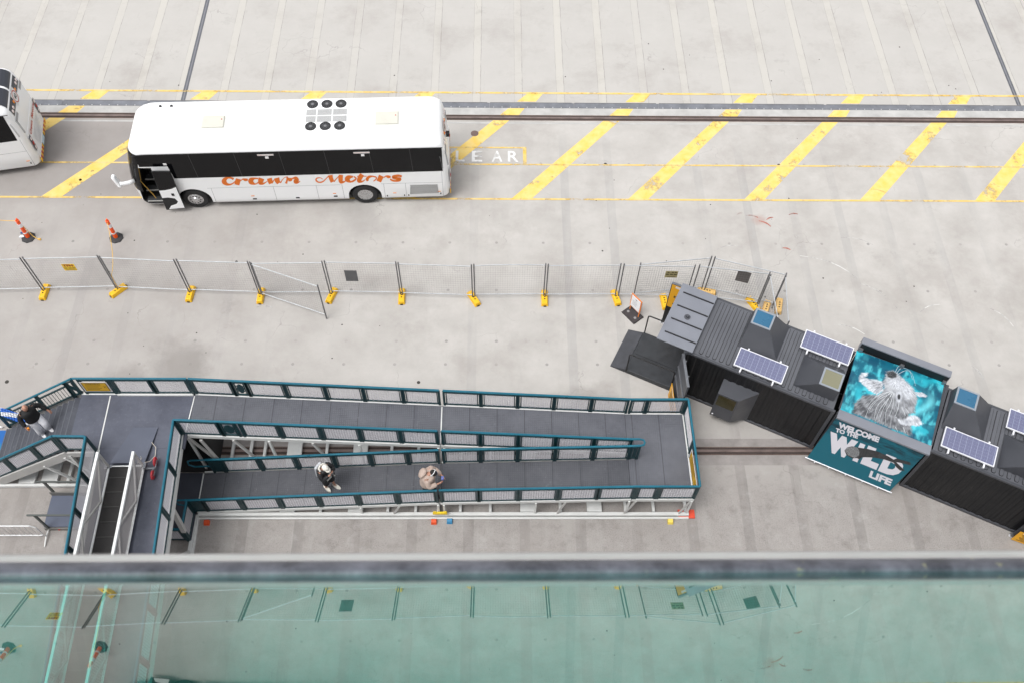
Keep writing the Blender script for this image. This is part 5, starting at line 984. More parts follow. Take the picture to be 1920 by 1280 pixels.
def poster_mat():
    m = new_mat("poster_print", 0.35); g = NG(m)
    P, X, Y, Z = g.xyz()
    a = g.noise(P, 1.6, 7, 0.75); b_ = g.noise(P, 5.0, 6, 0.75)
    c = g.mixc(g.rng(a, 0.38, 0.60), (0.0, 0.085, 0.14), (0.0, 0.30, 0.40))
    c = g.mixc(g.rng(b_, 0.52, 0.68), c, (0.10, 0.52, 0.60))
    c = g.mixc(g.rng(b_, 0.44, 0.30), c, (0.0, 0.045, 0.085))
    g.l.new(c, g.b.inputs["Base Color"]); return m
def fur_mat(name, c0, c1, sc=14):
    m = new_mat(name, 0.4); g = NG(m)
    P, X, Y, Z = g.xyz()
    mp = g.n.new("ShaderNodeMapping"); mp.inputs["Scale"].default_value = (3.0, 1.0, 1); mp.inputs["Rotation"].default_value = (0, 0, .6); g.l.new(P, mp.inputs[0])
    a = g.noise(mp.outputs[0], sc, 6, 0.8)
    g.l.new(g.mixc(g.rng(a, 0.35, 0.65), c0, c1), g.b.inputs["Base Color"]); return m
PD = DATA["POSTER"]
po = thing("roof_poster", None, None); po.parent = ct
import numpy as np
def vnoise(x, y, seed):
    xi, yi = np.floor(x).astype(np.int64), np.floor(y).astype(np.int64); fx, fy = x-xi, y-yi
    fx, fy = fx*fx*(3-2*fx), fy*fy*(3-2*fy)
    def h(i, j):
        n = (i*374761393+j*668265263+seed*1442695041) & 0x7fffffff
        n = ((n ^ (n >> 13))*1274126177) & 0x7fffffff
        return ((n ^ (n >> 16)) & 0xffff)/65535.0
    return (h(xi, yi)*(1-fx)+h(xi+1, yi)*fx)*(1-fy)+(h(xi, yi+1)*(1-fx)+h(xi+1, yi+1)*fx)*fy
def fbm(x, y, seed, o=4):
    t, a = 0, .5
    for k in range(o): t = t+a*vnoise(x*2**k, y*2**k, seed+k); a *= .5
    return t/(1-.5**o)
def sdist(px, py, poly):
    d = np.full(px.shape, 1e9); c = np.zeros(px.shape, bool)
    for (xa, ya), (xb, yb) in zip(poly, poly[1:]+poly[:1]):
        ex, ey = xb-xa, yb-ya; t = np.clip(((px-xa)*ex+(py-ya)*ey)/(ex*ex+ey*ey+1e-12), 0, 1)
        d = np.minimum(d, np.hypot(px-xa-t*ex, py-ya-t*ey))
        if abs(ey) > 1e-9: c ^= ((ya > py) != (yb > py)) & (px < ex*(py-ya)/ey+xa)
    return np.where(c, d, -d)
NXP, NYP = 170, 140
qa, qb, qc, qd = [np.array(v) for v in PD["quad"]]           # far-left, far-right, near-right, near-left
uu, vv = np.meshgrid(np.linspace(0, 1, NXP), np.linspace(0, 1, NYP))
GX = (qd[0]*(1-uu)+qc[0]*uu)*(1-vv)+(qa[0]*(1-uu)+qb[0]*uu)*vv
GY = (qd[1]*(1-uu)+qc[1]*uu)*(1-vv)+(qa[1]*(1-uu)+qb[1]*uu)*vv
def lerp3(f, a, b_): return np.array(a)[None, None]*(1-f[..., None])+np.array(b_)[None, None]*f[..., None]
def over(img, m, colr): return img*(1-m[..., None])+colr*m[..., None]
sm = lambda x, a, b_: (lambda t: t*t*(3-2*t))(np.clip((x-a)/(b_-a), 0, 1))
n1, n2, n3 = fbm(GX*1.6, GY*1.6, 3), fbm(GX*4+2*n1 if False else GX*4, GY*4, 11), fbm(GX*9, GY*3.5, 21)
img = lerp3(sm(n1, .35, .65), (0.0, 0.10, 0.16), (0.02, 0.40, 0.50))
img = over(img, sm(n3, .45, .80)*.7, np.array((0.10, 0.58, 0.66)))
img = over(img, sm(n2, .48, .30)*.7, np.array((0.0, 0.05, 0.10)))
band_ = np.exp(-((GX-7.25-.25*(GY-1.2)-.1*np.sin(GY*5))/.13)**2)*sm(GY, .35, .8)*sm(GY, 2.1, 1.6)
img = over(img, band_*.75*(.5+n3), np.array((0.14, 0.60, 0.68)))
ns = np.array(PD["nose"][3]); dxn, dyn = GX-ns[0], GY-ns[1]
ang, rad = np.arctan2(dyn, dxn), np.hypot(dxn, dyn)
fur = fbm(ang*44, rad*9, 5, 4)*.55+fbm(GX*5, GY*5, 33, 3)*.45; fur2 = fbm(ang*75, rad*14, 9, 3)
def soft(key, w=.05, j=.05): return sm(sdist(GX, GY, PD[key])+(fur2-.5)*j*2, -w, w)
grey = lambda f, lo, hi: lerp3(f, (lo*.95, lo, lo*1.13), (hi*.96, hi, hi*1.07))
img = over(img, soft("body", .035, .06), grey(np.clip(sm(fur, .28, .74)*.55+sm(rad, 1.6, .2)*.45, 0, 1), .06, .46))
img = over(img, soft("cheek", .12, .08)*.7, grey(sm(fur, .3, .7), .05, .20))
img = over(img, soft("snout", .09, .06), grey(sm(fur2*.6+fur*.4, .3, .7), .26, .62))
img = over(img, soft("jaw", .035, .02), grey(sm(n3*.4+fur2*.6, .3, .65), .28, .66))
img = over(img, soft("mouth", .05, .03), grey(sm(fur2, .3, .7), .14, .50))
img = over(img, soft("nose", .025, .01), grey(sm(fur2, .4, .8), .02, .12))
img = over(img, soft("ear", .02, .02), grey(sm(fur2, .2, .8), .30, .62))
img = over(img, soft("bigear", .03, .05), grey(sm(fur, .2, .7), .28, .68))
img = over(img, soft("earin", .05, .04)*.7, grey(sm(fur2, .2, .8), .22, .50))
img = over(img, soft("eyering", .03, .01)*.85, grey(sm(fur2, .2, .8), .36, .60))
img = over(img, soft("pupil", .02, .0), grey(sm(fur2, .5, .9), .012, .06))
b = MB()
b.v = [(float(x), float(y), 2.607) for x, y in zip(GX.ravel(), GY.ravel())]
b.f = [(j*NXP+i, j*NXP+i+1, (j+1)*NXP+i+1, (j+1)*NXP+i) for j in range(NYP-1) for i in range(NXP-1)]; b.m = [0]*len(b.f)
pm = new_mat("poster_print", .38); at_ = pm.node_tree.nodes.new("ShaderNodeAttribute"); at_.attribute_name = "print"
pm.node_tree.links.new(at_.outputs["Color"], pm.node_tree.nodes["Principled BSDF"].inputs["Base Color"])
o = b.build("animal_print", pm, po)
ca = o.data.color_attributes.new("print", 'FLOAT_COLOR', 'POINT')
ca.data.foreach_set("color", np.concatenate([np.clip(img, 0, 1).reshape(-1, 3), np.ones((NXP*NYP, 1))], 1).astype(np.float32).ravel())
PDK = mat("print_dark", (0.03, 0.03, 0.04), 0.4)
b = MB()
for row in DATA["WHISK"]:
    for i in range(len(row)-1):
        (xa, ya), (xb, yb) = row[i], row[i+1]
        d = Vector((xb-xa, yb-ya)); d.normalize(); w = .0055*(1-.6*i/len(row))
        b.quad((xa-d.y*w, ya+d.x*w, 2.6105), (xa+d.y*w, ya-d.x*w, 2.6105), (xb+d.y*w, yb-d.x*w, 2.6105), (xb-d.y*w, yb+d.x*w, 2.6105))
b.build("whiskers", mat("print_whisker", (.62, .65, .68), .4), po)

# solar panels: each its own thing
def cell_mat():
    m = new_mat("solar_cell", 0.35); g = NG(m)
    P, X, Y, Z = g.xyz()
    fy = g.math('FRACT', g.math('MULTIPLY', Y, 6.0/.70*3)); fx = g.math('FRACT', g.math('MULTIPLY', X, 9/1.5))
    fy2 = g.math('FRACT', g.math('MULTIPLY', Y, 6.0/.70))
    c = g.mixc(g.math('LESS_THAN', fy, 0.30), (0.075, 0.082, 0.17), (0.27, 0.28, 0.38))
    ln = g.math('MAXIMUM', g.math('LESS_THAN', fx, 0.05), g.math('LESS_THAN', fy2, 0.07))
    c = g.mixc(ln, c, (0.33, 0.35, 0.45)); g.l.new(c, g.b.inputs["Base Color"]); return m
CELL = cell_mat()
MC = Matrix.Translation(CLOC) @ Matrix.Rotation(CAZ, 4, 'Z')
def solar(s0, y0, label):
    t = thing("solar_panel", label, "solar panel", MC @ Vector((s0, y0, 2.61)), CAZ, "solar panels on the container roof")
    w, h = 1.57, .72; z = .14
    b = MB(); b.box(.03, .03, z-.03, w-.03, h-.03, z+.004); b.build("cells", CELL, t)
    b = MB()
    for x0, y0_, x1, y1 in ((0, 0, w, .03), (0, h-.03, w, h), (0, .03, .03, h-.03), (w-.03, .03, w, h-.03)): b.box(x0, y0_, z-.035, x1, y1, z+.012)
    b.build("frame", ALUW, t)
    for x in (.26, w-.26):
        b = MB(); b.box(x-.025, -.13, z-.075, x+.025, h+.10, z-.037); b.box(x-.02, -.10, -.01, x+.02, -.06, z-.07); b.box(x-.02, h+.04, -.01, x+.02, h+.08, z-.07); b.build("bracket", ALUW, t)
solar(1.57, .10, "solar panel lowest on the roof, below the leftmost blue skylight")
solar(3.25, 1.67, "solar panel at the upper roof edge left of the animal poster")
solar(8.04, .20, "solar panel below the blue skylight right of the animal poster")
solar(9.68, 1.70, "solar panel cut by the right edge of the picture")
# banner hung off the near wall
def W3(s, y, z): return MC @ Vector((s, y, z))
TL, TR, BL, BR = W3(5.02, -.10, 2.45), W3(7.76, -.10, 2.47), W3(4.86, -.50, .24), W3(7.56, -.48, .24)
bt = thing("banner", "teal banner reading WELCOME TO THE WILD LIFE hung on the container's near side", "banner", BL)
def BP(u, v, off=0.0):
    u /= 2.7; v /= 2.25
    p = BL.lerp(BR, u).lerp(TL.lerp(TR, u), v)
    n = (BR-BL).cross(TL-BL).normalized()
    return p+n*off-BL
def teal_mat():
    m = new_mat("banner_print", 0.45); g = NG(m)
    P, X, Y, Z = g.xyz()
    mp = g.n.new("ShaderNodeMapping"); mp.inputs["Scale"].default_value = (.5, .5, 2.2); g.l.new(P, mp.inputs[0])
    a = g.noise(mp.outputs[0], 2.6, 7, 0.75)
    f = g.math('MULTIPLY', g.rng(Z, 1.3, 1.9), g.rng(a, 0.42, 0.6))
    c = g.mixc(f, (0.0, 0.105, 0.15), (0.0, 0.022, 0.036))
    g.l.new(c, g.b.inputs["Base Color"]); return m
b = MB(); N_ = 8
for i in range(N_):
    for j in range(N_):
        b.quad(*[BP(2.7*(i+x)/N_, 2.25*(j+y)/N_, 0) for x, y in ((0, 0), (1, 0), (1, 1), (0, 1))])
        b.quad(*[BP(2.7*(i+x)/N_, 2.25*(j+y)/N_, -.012) for x, y in ((0, 0), (0, 1), (1, 1), (1, 0))])
b.build("sheet", teal_mat(), bt)
b = MB()
def btext(tx, bl, br, tl, bold):
    vs, fs = text_faces(tx, bold=bold)
    b.add([BP(bl[0]+(br[0]-bl[0])*x+(tl[0]-bl[0])*y, bl[1]+(br[1]-bl[1])*x+(tl[1]-bl[1])*y, .004) for x, y in vs], fs)
btext("WELCOME", (.20, 1.89), (1.43, 1.94), (.14, 2.15), .06)
btext("TO THE", (.22, 1.66), (.88, 1.75), (.17, 1.85), .05)
btext("W", (.30, .66), (1.15, .70), (.10, 1.60), .10); btext("I", (1.17, .72), (1.33, .72), (1.02, 1.63), .0)
btext("L", (1.42, .73), (1.93, .73), (1.26, 1.66), .10); btext("D", (1.98, .72), (2.60, .74), (1.84, 1.60), .09)
btext("LIFE", (1.90, .27), (2.60, .26), (1.82, .61), .05)
b.build("lettering", mat("banner_white", (.62, .61, .66), .5), bt)
b = MB(); b.poly([BP(x, y, .008) for x, y in DATA["SEAL"]]); se = b.build("seal_picture", fur_mat("print_seal", (.012, .012, .014), (.05, .052, .055), 5), bt)
b = MB(); b.poly([BP(x, y, .0095) for x, y in DATA["SEALHEAD"]]); b.build("seal_head", fur_mat("print_seal_head", (.05, .052, .055), (.30, .31, .32), 16), bt)
b = MB(); b.tube([BP(-.06, -.02), BP(2.78, -.02)], .022, 8)
for u in (.28, .75, 1.30, 1.85, 2.35): b.tube([BP(u, -.02), BP(u, -.10)], .02, 6)
b.build("bottom_bar", ALUW, bt)
# access platform
PLB = mat("black_platform", (0.030, 0.033, 0.038), 0.55, 0, 0.25, 4)
pt = thing("access_platform", "black access platform with two handrails leading up to the container door", "platform", CLOC, CAZ)
b = MB(); b.hexa([(-1.70, -.05, .0), (-.06, -.05, .0), (-.06, 1.63, .0), (-1.70, 1.63, .0), (-1.70, -.05, .20), (-.06, -.05, .24), (-.06, 1.63, .24), (-1.70, 1.63, .20)]); b.build("deck", PLB, pt, bevel=.01)
b = MB(); b.hexa([(-2.24, -.05, .0), (-1.71, -.05, .0), (-1.71, 1.60, .0), (-2.24, 1.60, .0), (-2.24, -.05, .025), (-1.71, -.05, .20), (-1.71, 1.60, .20), (-2.24, 1.60, .025)])
b.build("ramp_flap", mat("rubber_grey", (.05, .052, .06), .8, 0, .3, 3), pt)
b = MB(); b.box(-1.64, .66, .2385, -.1, .672, .2425); b.build("seam", CPIT, pt)
for y in (-.05, 1.65):
    b = MB(); b.tube([(-1.66, y, .15), (-1.66, y, 1.18), (-1.6, y, 1.22), (-.12, y, 1.26), (-.06, y, 1.2), (-.06, y, .2)], .024, 8); b.build("handrail", BLK, pt)
# orange-framed sign
st_ = thing("stand_sign", "small white sign in an orange frame on a black rubber foot before the platform", "sign", (4.86, 18.70, 0), R(-52))
b = MB(); b.hexa([(-.34, -.27, 0), (.34, -.27, 0), (.34, .22, 0), (-.34, .22, 0), (-.31, -.24, .06), (.31, -.24, .06), (.31, .19, .06), (-.31, .19, .06)]); b.build("base", mat("recycled_rubber", (.045, .038, .04), .85, 0, .3, 10), st_)
b = MB()
for x in (-.18, .18): b.lathe([(.05, 0), (.05, .004)], (x, -.08, .06), (0, 0, 1), 12)
b.build("base_hole", mat("hole_grey", (.25, .24, .24), .9), st_)
b = MB(); b.box(-.26, .02, .30, .26, .05, 1.02)
for x in (-.22, .22): b.box(x-.02, .03, .05, x+.02, .045, .3)
b.build("frame", mat("frame_orange", (.70, .20, .03), .5), st_, bevel=.01)
b = MB(); b.box(-.215, .010, .345, .215, .018, .975); b.build("board", mat("board_white", (.78, .78, .80), .5), st_)
b = MB(); b.box(-.03, .005, .85, .05, .009, .89)
for k in range(5): b.box(-.15, .005, .75-.06*k, .05+.02*(k % 3), .009, .757-.06*k)
b.build("fine_print", mat("print_grey", (.2, .2, .22), .6), st_)

# ---------------------------------------------------------------- boarding ramp
RAILB = mat("handrail_blue", (0.006, 0.118, 0.175), 0.38, 0, 0.12, 3)
RAILD = mat("railing_dark_teal", (0.003, 0.032, 0.040), 0.45, 0, 0.15, 4)
WHT = mat("white_steel", (0.62, 0.63, 0.62), 0.5, 0, 0.08, 2.0)
GRYB = mat("grey_steel_beam", (0.44, 0.435, 0.425), 0.55, 0, 0.10, 1.5)
MESHM = mat("expanded_metal_pale", (0.55, 0.54, 0.57), 0.5)
MESHG = mat("expanded_metal_galv", (0.36, 0.345, 0.35), 0.5)
def deck_mat(name, c0, c1, dots=True, seam=0.86, dotc=(0.135, 0.14, 0.155)):
    m = new_mat(name, 0.55); g = NG(m)
    P, X, Y, Z = g.xyz()
    a = g.noise(P, 0.9, 7, 0.7); f = g.noise(P, 12, 5, 0.7)
    c = g.mixc(g.rng(a, 0.35, 0.65), c0, c1)
    if dots:
        fx = g.math('FRACT', g.math('MULTIPLY', X, 1/.062)); fy = g.math('FRACT', g.math('MULTIPLY', Y, 1/.062))
        dm = g.math('MULTIPLY', g.math('LESS_THAN', g.math('ABSOLUTE', g.math('SUBTRACT', fx, .5)), .22), g.math('LESS_THAN', g.math('ABSOLUTE', g.math('SUBTRACT', fy, .5)), .22))
        fs = g.math('FRACT', g.math('DIVIDE', X, seam))
        clean = g.math('MULTIPLY', g.math('GREATER_THAN', fs, .10), g.rng(g.noise(P, .6, 3), .35, .6, .15, 1.0))
        c = g.mixc(g.math('MULTIPLY', dm, clean), c, dotc)
        c = g.mixc(g.math('MULTIPLY', g.math('LESS_THAN', fs, .02), .8), c, (.02, .022, .026))
    c = g.mixc(g.math('MULTIPLY', g.rng(f, .60, .74), .5), c, (0.20, 0.205, 0.22))
    c = g.mixc(g.math('MULTIPLY', g.rng(f, .42, .28), .4), c, (0.02, 0.021, 0.025))
    g.l.new(c, g.b.inputs["Base Color"])
    return m
DECKU = deck_mat("upper_ramp_plate", (0.074, 0.078, 0.094), (0.114, 0.118, 0.138))
DECKL = deck_mat("lower_ramp_plate", (0.050, 0.053, 0.064), (0.082, 0.085, 0.099), dotc=(.10, .104, .116))
DECKP = deck_mat("landing_plate", (0.055, 0.061, 0.086), (0.088, 0.096, 0.128), dots=False)
UNDER = mat("underside_black", (0.015, 0.015, 0.016), 0.8)
ramp = thing("boarding_ramp", "switchback boarding ramp with teal railings and white steel frame on the wharf", "boarding ramp", (0, 0, 0))

def slab(name, pts, m, th=.07, parent=ramp):
    b = MB(); n = len(pts)
    b.add([tuple(p) for p in pts]+[(p[0], p[1], p[2]-th) for p in pts], [tuple(range(n)), tuple(range(2*n-1, n-1, -1))]+[(i, n+i, n+(i+1) % n, (i+1) % n) for i in range(n)])
    return b.build(name, m, parent)
def strands(b, rect, fmap, sw=.060, lw=.150, wd=.020):
    a0, a1, h0, h1 = rect
    k = sw/lw
    for sgn in (1, -1):
        # lines h = h0 + sgn*k*(a-c)
        span = (h1-h0)/k
        c = a0-span if sgn > 0 else a0
        c = math.floor(c/lw)*lw
        while c < (a1 if sgn > 0 else a1+span):
            if sgn > 0: pa = [(c, h0), (c+span, h1)]
            else: pa = [(c, h0), (c-span, h1)]
            (xa, ha), (xb, hb) = pa
            if xa > xb: xa, ha, xb, hb = xb, hb, xa, ha
            if xb > a0+.01 and xa < a1-.01:
                if xa < a0: ha += (hb-ha)*(a0-xa)/(xb-xa); xa = a0
                if xb > a1: hb = ha+(hb-ha)*(a1-xa)/(xb-xa); xb = a1
                b.bar(fmap(xa, ha, .002*sgn), fmap(xb, hb, .002*sgn), wd*(1.15 if sgn > 0 else .5), .004, up=(0, 0, 1) if False else N_UP[0])
            c += lw
N_UP = [(0, 0, 1)]
RH = .93
def run(pts, bays, kind='mesh', parent=ramp, ends=(0, 0), name="railing", toe=True):
    """pts: deck-level polyline; bays: (d0, d1, what) measured along it in plan"""
    pts = [Vector(p) for p in pts]
    D = [0]
    for a, b_ in zip(pts, pts[1:]): D.append(D[-1]+Vector((b_.x-a.x, b_.y-a.y)).length)
    def at(d, h=0.0, off=0.0):
        for i in range(len(D)-1):
            if d <= D[i+1] or i == len(D)-2:
                t = (d-D[i])/(D[i+1]-D[i]); p = pts[i].lerp(pts[i+1], t)
                e = pts[i+1]-pts[i]; n = Vector((-e.y, e.x, 0)).normalized()
                return p+Vector((0, 0, h))+n*off
    dirv = (pts[-1]-pts[0]).normalized(); N_UP[0] = tuple(Vector((-dirv.y, dirv.x, 0)).normalized())
    b = MB()
    b.tube([p+Vector((0, 0, RH)) for p in pts], .036, 10)
    hr = b.build(name, RAILB, parent)
    b = MB(); panels = []
    for d0, d1, what in bays:
        for d in (max(.01, d0-.022), min(D[-1]-.01, d1+.022)):
            b.bar(at(d, -.06), at(d, RH-.03), .045, .072, up=dirv)
        if what == 'bars':
            b.bar(at(d0, .12), at(d1, .12), .045, .04); b.bar(at(d0, .70), at(d1, .70), .05, .04)
            n = int((d1-d0)/.11)
            for i in range(1, n): b.bar(at(d0+(d1-d0)*i/n, .13), at(d0+(d1-d0)*i/n, .69), .012, .012, up=dirv)
        else:
            b.bar(at(d0, .09), at(d1, .09), .045, .05); b.bar(at(d0, .82), at(d1, .82), .04, .035)
            b.bar(at(d0+.05, .09), at(d0+.05, .82), .025, .03, up=dirv); b.bar(at(d1-.05, .09), at(d1-.05, .82), .025, .03, up=dirv)
        if what == 'logo':
            c = at((d0+d1)/2, .46); w = (d1-d0)/2-.07
            ring = [c+dirv*math.cos(a)*w*.95+Vector((0, 0, math.sin(a)*.26)) for a in [2*math.pi*i/16 for i in range(16)]]
            nn = Vector(N_UP[0])*.012
            vs = [p-nn for p in ring]+[p+nn for p in ring]
            b.add(vs, [tuple(range(16)), tuple(range(31, 15, -1))]+[(i, 16+i, 16+(i+1) % 16, (i+1) % 16) for i in range(16)])
            for h in (.3, .46, .62): b.bar(at(d0+.05, h), at(d1-.05, h), .02, .02)
        if what == 'plate':
            a_, c_ = at(d0+.04, .1, .004), at(d1-.04, .82, .004)
            b.bar(at(d0+.05, .46), at(d1-.05, .46), .012, .66)
        if what in ('mesh',):
            panels.append((d0+.06, d1-.06))
    b.build("post", RAILD, hr)
    for a0, a1 in panels:
        mb = MB()
        strands(mb, (a0, a1, .12, .80), lambda a, h, o: at(a, h, o))
        mb.build("mesh_panel", MESHM, hr)
    return hr
def xbays(x0, lst): return [(a-x0, b_-x0, w) for a, b_, w in lst]
M_ = 'mesh'
# deck heights
ZU = lambda x: 2.5 if x < -9.25 else (1.25 if x > 4.1 else 2.5-(x+9.25)*1.25/13.35)
ZL = lambda x: .2 if x < -9.35 else (.2+(x+9.35)*.75/7.6 if x < -1.75 else (.95+(x+1.75)*.28/5.85 if x < 4.1 else 1.23))
slab("landing_deck", [(-12.72, 12.25, 2.5), (-9.27, 12.25, 2.5), (-9.27, 14.06, 2.5), (-12.72, 14.06, 2.5)], DECKP)
slab("bridge_deck", [(-11.78, 12.245, 2.5), (-11.0, 2.0, 2.5), (-8.85, 2.0, 2.5), (-9.44, 12.245, 2.5)], DECKP)
slab("ramp_deck", [(-9.26, 12.76, 2.5), (-1.735, 12.76, ZU(-1.735)), (-1.735, 14.06, ZU(-1.735)), (-9.26, 14.06, 2.5)], DECKU)
slab("ramp_deck", [(-1.715, 12.76, ZU(-1.715)), (4.09, 12.76, ZU(4.09)), (4.09, 14.06, ZU(4.09)), (-1.715, 14.06, ZU(-1.715))], DECKU)
slab("turn_deck", [(4.1, 11.22, 1.24), (5.97, 11.22, 1.24), (5.94, 14.06, 1.24), (4.1, 14.06, 1.24)], DECKU)
slab("ramp_deck", [(-9.33, 11.22, .2), (-1.76, 11.22, .95), (-1.76, 12.47, .95), (-9.33, 12.47, .2)], DECKL)
slab("ramp_deck", [(-1.74, 11.22, .952), (4.09, 11.22, 1.235), (4.09, 12.47, 1.235), (-1.74, 12.47, .952)], DECKL)
slab("lower_landing", [(-11.6, 10.28, .2), (-9.36, 10.28, .2), (-9.36, 12.49, .2), (-11.6, 12.49, .2)], mat("lower_landing_plate", (.040, .044, .060), .5, 0, .15, 1.0))
# white joint strips and deck edge beams
b = MB()
b.bar((-11.83, 14.02, 2.504), (-11.79, 12.2, 2.504), .035, .012); b.bar((-9.265, 14.02, 2.504), (-9.33, 12.75, 2.504), .03, .012)
b.bar((-9.33, 12.46, .21), (-9.33, 11.22, .21), .035, .012); b.bar((-1.725, 14.02, ZU(-1.725)+.006), (-1.725, 12.75, ZU(-1.725)+.006), .035, .012)
b.bar((-11.6, 14.04, 2.53), (-9.3, 14.04, 2.53), .05, .05)
for x0, x1 in ((-9.26, -1.75), (-1.70, 4.09)):
    for y in (14.085, 12.70): b.bar((x0, y, ZU(x0)-.075), (x1, y, ZU(x1)-.075), .05, .15)
for x0, x1 in ((-9.30, -1.78), (-1.72, 4.09)):
    for y in (12.52, 11.17): b.bar((x0, y, ZL(x0)-.055), (x1, y, ZL(x1)-.055), .05, .13)
b.bar((4.11, 11.17, 1.165), (6.02, 11.17, 1.165), .05, .14); b.bar((6.0, 11.2, 1.165), (5.97, 14.08, 1.165), .05, .14); b.bar((4.11, 14.085, 1.165), (5.97, 14.085, 1.165), .05, .14)
b.bar((-9.44, 12.74, 2.44), (-8.87, 2.1, 2.44), .14, .16); b.bar((-11.80, 12.2, 2.44), (-11.02, 2.1, 2.44), .10, .16)
b.bar((-12.72, 14.085, 2.42), (-9.3, 14.085, 2.42), .05, .16)
b.build("deck_edge_beam", WHT, ramp)
# base frame on the wharf
b = MB()
for y in (11.12, 14.2): b.bar((-9.3, y, .11), (6.03, y, .11), .10, .13)
b.bar((-9.3, 11.02, .04), (6.03, 11.02, .04), .05, .06)
for x in (-8.55, -7.96, -7.51, -5.51, -3.41, -2.54, -1.83, -1.14, -.2, 2.0, 4.05, 4.93, 5.94): b.bar((x, 11.19, .12), (x, 14.13, .12), .085, .10)
for x in (-6.55, -4.42, .97, 3.07): b.box(x-.23, 11.19, .05, x+.23, 14.13, .175)
b.bar((-9.36, 11.1, .10), (-9.36, 9.2, .10), .12, .12); b.bar((-9.30, 11.02, .05), (-9.26, 9.2, .05), .05, .08)
b.build("base_frame", WHT, ramp)
b = MB()
for x in (-9.28, -6.9, -4.2, -1.80, -1.62, 1.2, 4.05, 5.95):
    zu = ZU(x)-.14
    for y in (14.11, 12.68): b = MB(); b.bar((x, y, .17), (x, y, zu), .07, .07); b.build("leg", WHT, ramp)
for x in (-4.2, -1.80, -1.62, 1.2, 4.05, 5.96):
    for y in (12.54, 11.15):
        if ZL(x)-.1 > .3: b = MB(); b.bar((x, y, .17), (x, y, ZL(x)-.11), .06, .06); b.build("leg", WHT, ramp)
BR = []
for x0, x1, y in ((-9.25, -8.60, 12.66), (-7.95, -7.3, 12.66), (-5.6, -5.1, 12.66), (-9.25, -8.5, 14.11), (-6.8, -5.2, 14.11), (-1.5, -.3, 14.11), (4.4, 5.9, 14.11)):
    BR.append(((x0, y, ZU(x0)-.15), (x1, y, .18), .075, .06))
BR.append(((-8.9, 12.62, 2.3), (-8.62, 12.62, .2), .08, .05))
for x0, x1 in ((4.25, 4.0), (5.94, 5.72), (-3.0, -3.2), (2.1, 1.9)): BR.append(((x0, 11.15, ZL(x0)-.12), (x1, 11.13, .18), .05, .05))
BR += [((-9.36, 10.42, 2.36), (-9.30, 10.20, 1.12), .13, .12), ((-9.33, 9.9, .2), (-10.0, 9.5, .25), .08, .09)]
for p_, q__, w_, h_ in BR:
    b = MB(); b.bar(p_, q__, w_, h_, up=(0, 1, 0)); b.build("brace", GRYB, ramp)
# railings
far_land = [(-12.52, -11.68, 'sign'), (-11.55, -10.45, M_), (-10.38, -9.33, M_)]
fx = [(-9.2, -8.05, M_), (-7.98, -7.62, 'logo'), (-7.55, -6.5, M_), (-6.4, -5.3, M_), (-5.2, -4.15, M_), (-4.05, -2.95, M_), (-2.85, -1.80, M_), (-1.62, -.55, M_), (-.45, .6, M_), (.7, 1.75, M_), (1.85, 2.93, M_), (3.03, 4.1, M_), (4.25, 4.68, M_)]
run([(-12.67, 14.1, 2.5), (-9.28, 14.1, 2.5)], xbays(-12.67, far_land))
run([(-9.24, 14.1, 2.5), (-1.78, 14.1, ZU(-1.78))], xbays(-9.24, fx[:7]))
run([(-1.66, 14.1, ZU(-1.66)), (4.1, 14.1, 1.25), (5.99, 14.1, 1.25)], xbays(-1.66, fx[7:]+[(4.78, 5.90, M_)]))
ix = [(-9.36, -8.22, M_), (-8.15, -7.72, 'logo')]+fx[2:7]
run([(-9.42, 12.72, 2.5), (-9.25, 12.72, 2.5), (-1.78, 12.72, ZU(-1.78))], xbays(-9.42, ix))
run([(-1.66, 12.72, ZU(-1.66)), (4.1, 12.72, 1.25), (4.36, 12.72, 1.25)], xbays(-1.66, fx[7:12]))
lx = [(-8.95, -8.65, 'plate'), (-8.55, -7.45, M_), (-7.35, -6.3, M_), (-6.2, -5.1, M_), (-5.0, -3.95, M_), (-3.85, -2.8, M_), (-2.7, -1.83, M_)]
run([(-9.05, 12.5, ZL(-9.05)), (-1.78, 12.5, ZL(-1.78))], xbays(-9.05, lx))
run([(-1.70, 12.5, ZL(-1.70)), (4.1, 12.5, 1.23), (4.36, 12.5, 1.25)], xbays(-1.70, [(-1.62, -.55, M_), (-.45, .6, M_), (.7, 1.75, M_), (1.85, 2.93, M_), (3.03, 4.05, M_), (4.15, 4.33, 'plate')]))
nx = [(-9.38, -9.0, 'plate'), (-8.93, -7.85, M_), (-7.75, -6.65, M_), (-6.55, -5.45, M_), (-5.35, -4.25, M_), (-4.15, -3.05, M_), (-2.95, -1.83, M_)]
run([(-9.46, 11.18, .2), (-9.35, 11.18, .2), (-1.78, 11.18, ZL(-1.78))], xbays(-9.46, nx))
run([(-1.72, 11.18, ZL(-1.72)), (4.1, 11.18, 1.23), (6.03, 11.18, 1.23)], xbays(-1.72, [(-1.66, -.58, M_), (-.5, .6, M_), (.7, 1.8, M_), (1.9, 3.0, M_), (3.08, 4.1, M_), (4.22, 4.78, M_), (4.9, 5.98, M_)]))
run([(5.99, 14.1, 1.24), (6.03, 11.18, 1.24)], [(.06, 1.38, M_), (1.55, 2.86, 'sign')])
run([(-12.77, 12.2, 2.5), (-11.86, 12.19, 2.5)], [(.05, .86, M_)])
run([(-15.95, 12.2, .2), (-12.79, 12.2, 2.5)], [(.1, 1.05, 'mesh'), (1.15, 2.2, 'mesh'), (2.3, 3.1, 'mesh')])
run([(-15.95, 14.1, .2), (-12.69, 14.1, 2.5)], [(.08, .5, 'plate'), (.6, 1.7, 'bars'), (1.8, 2.9, 'bars'), (2.98, 3.2, 'plate')])
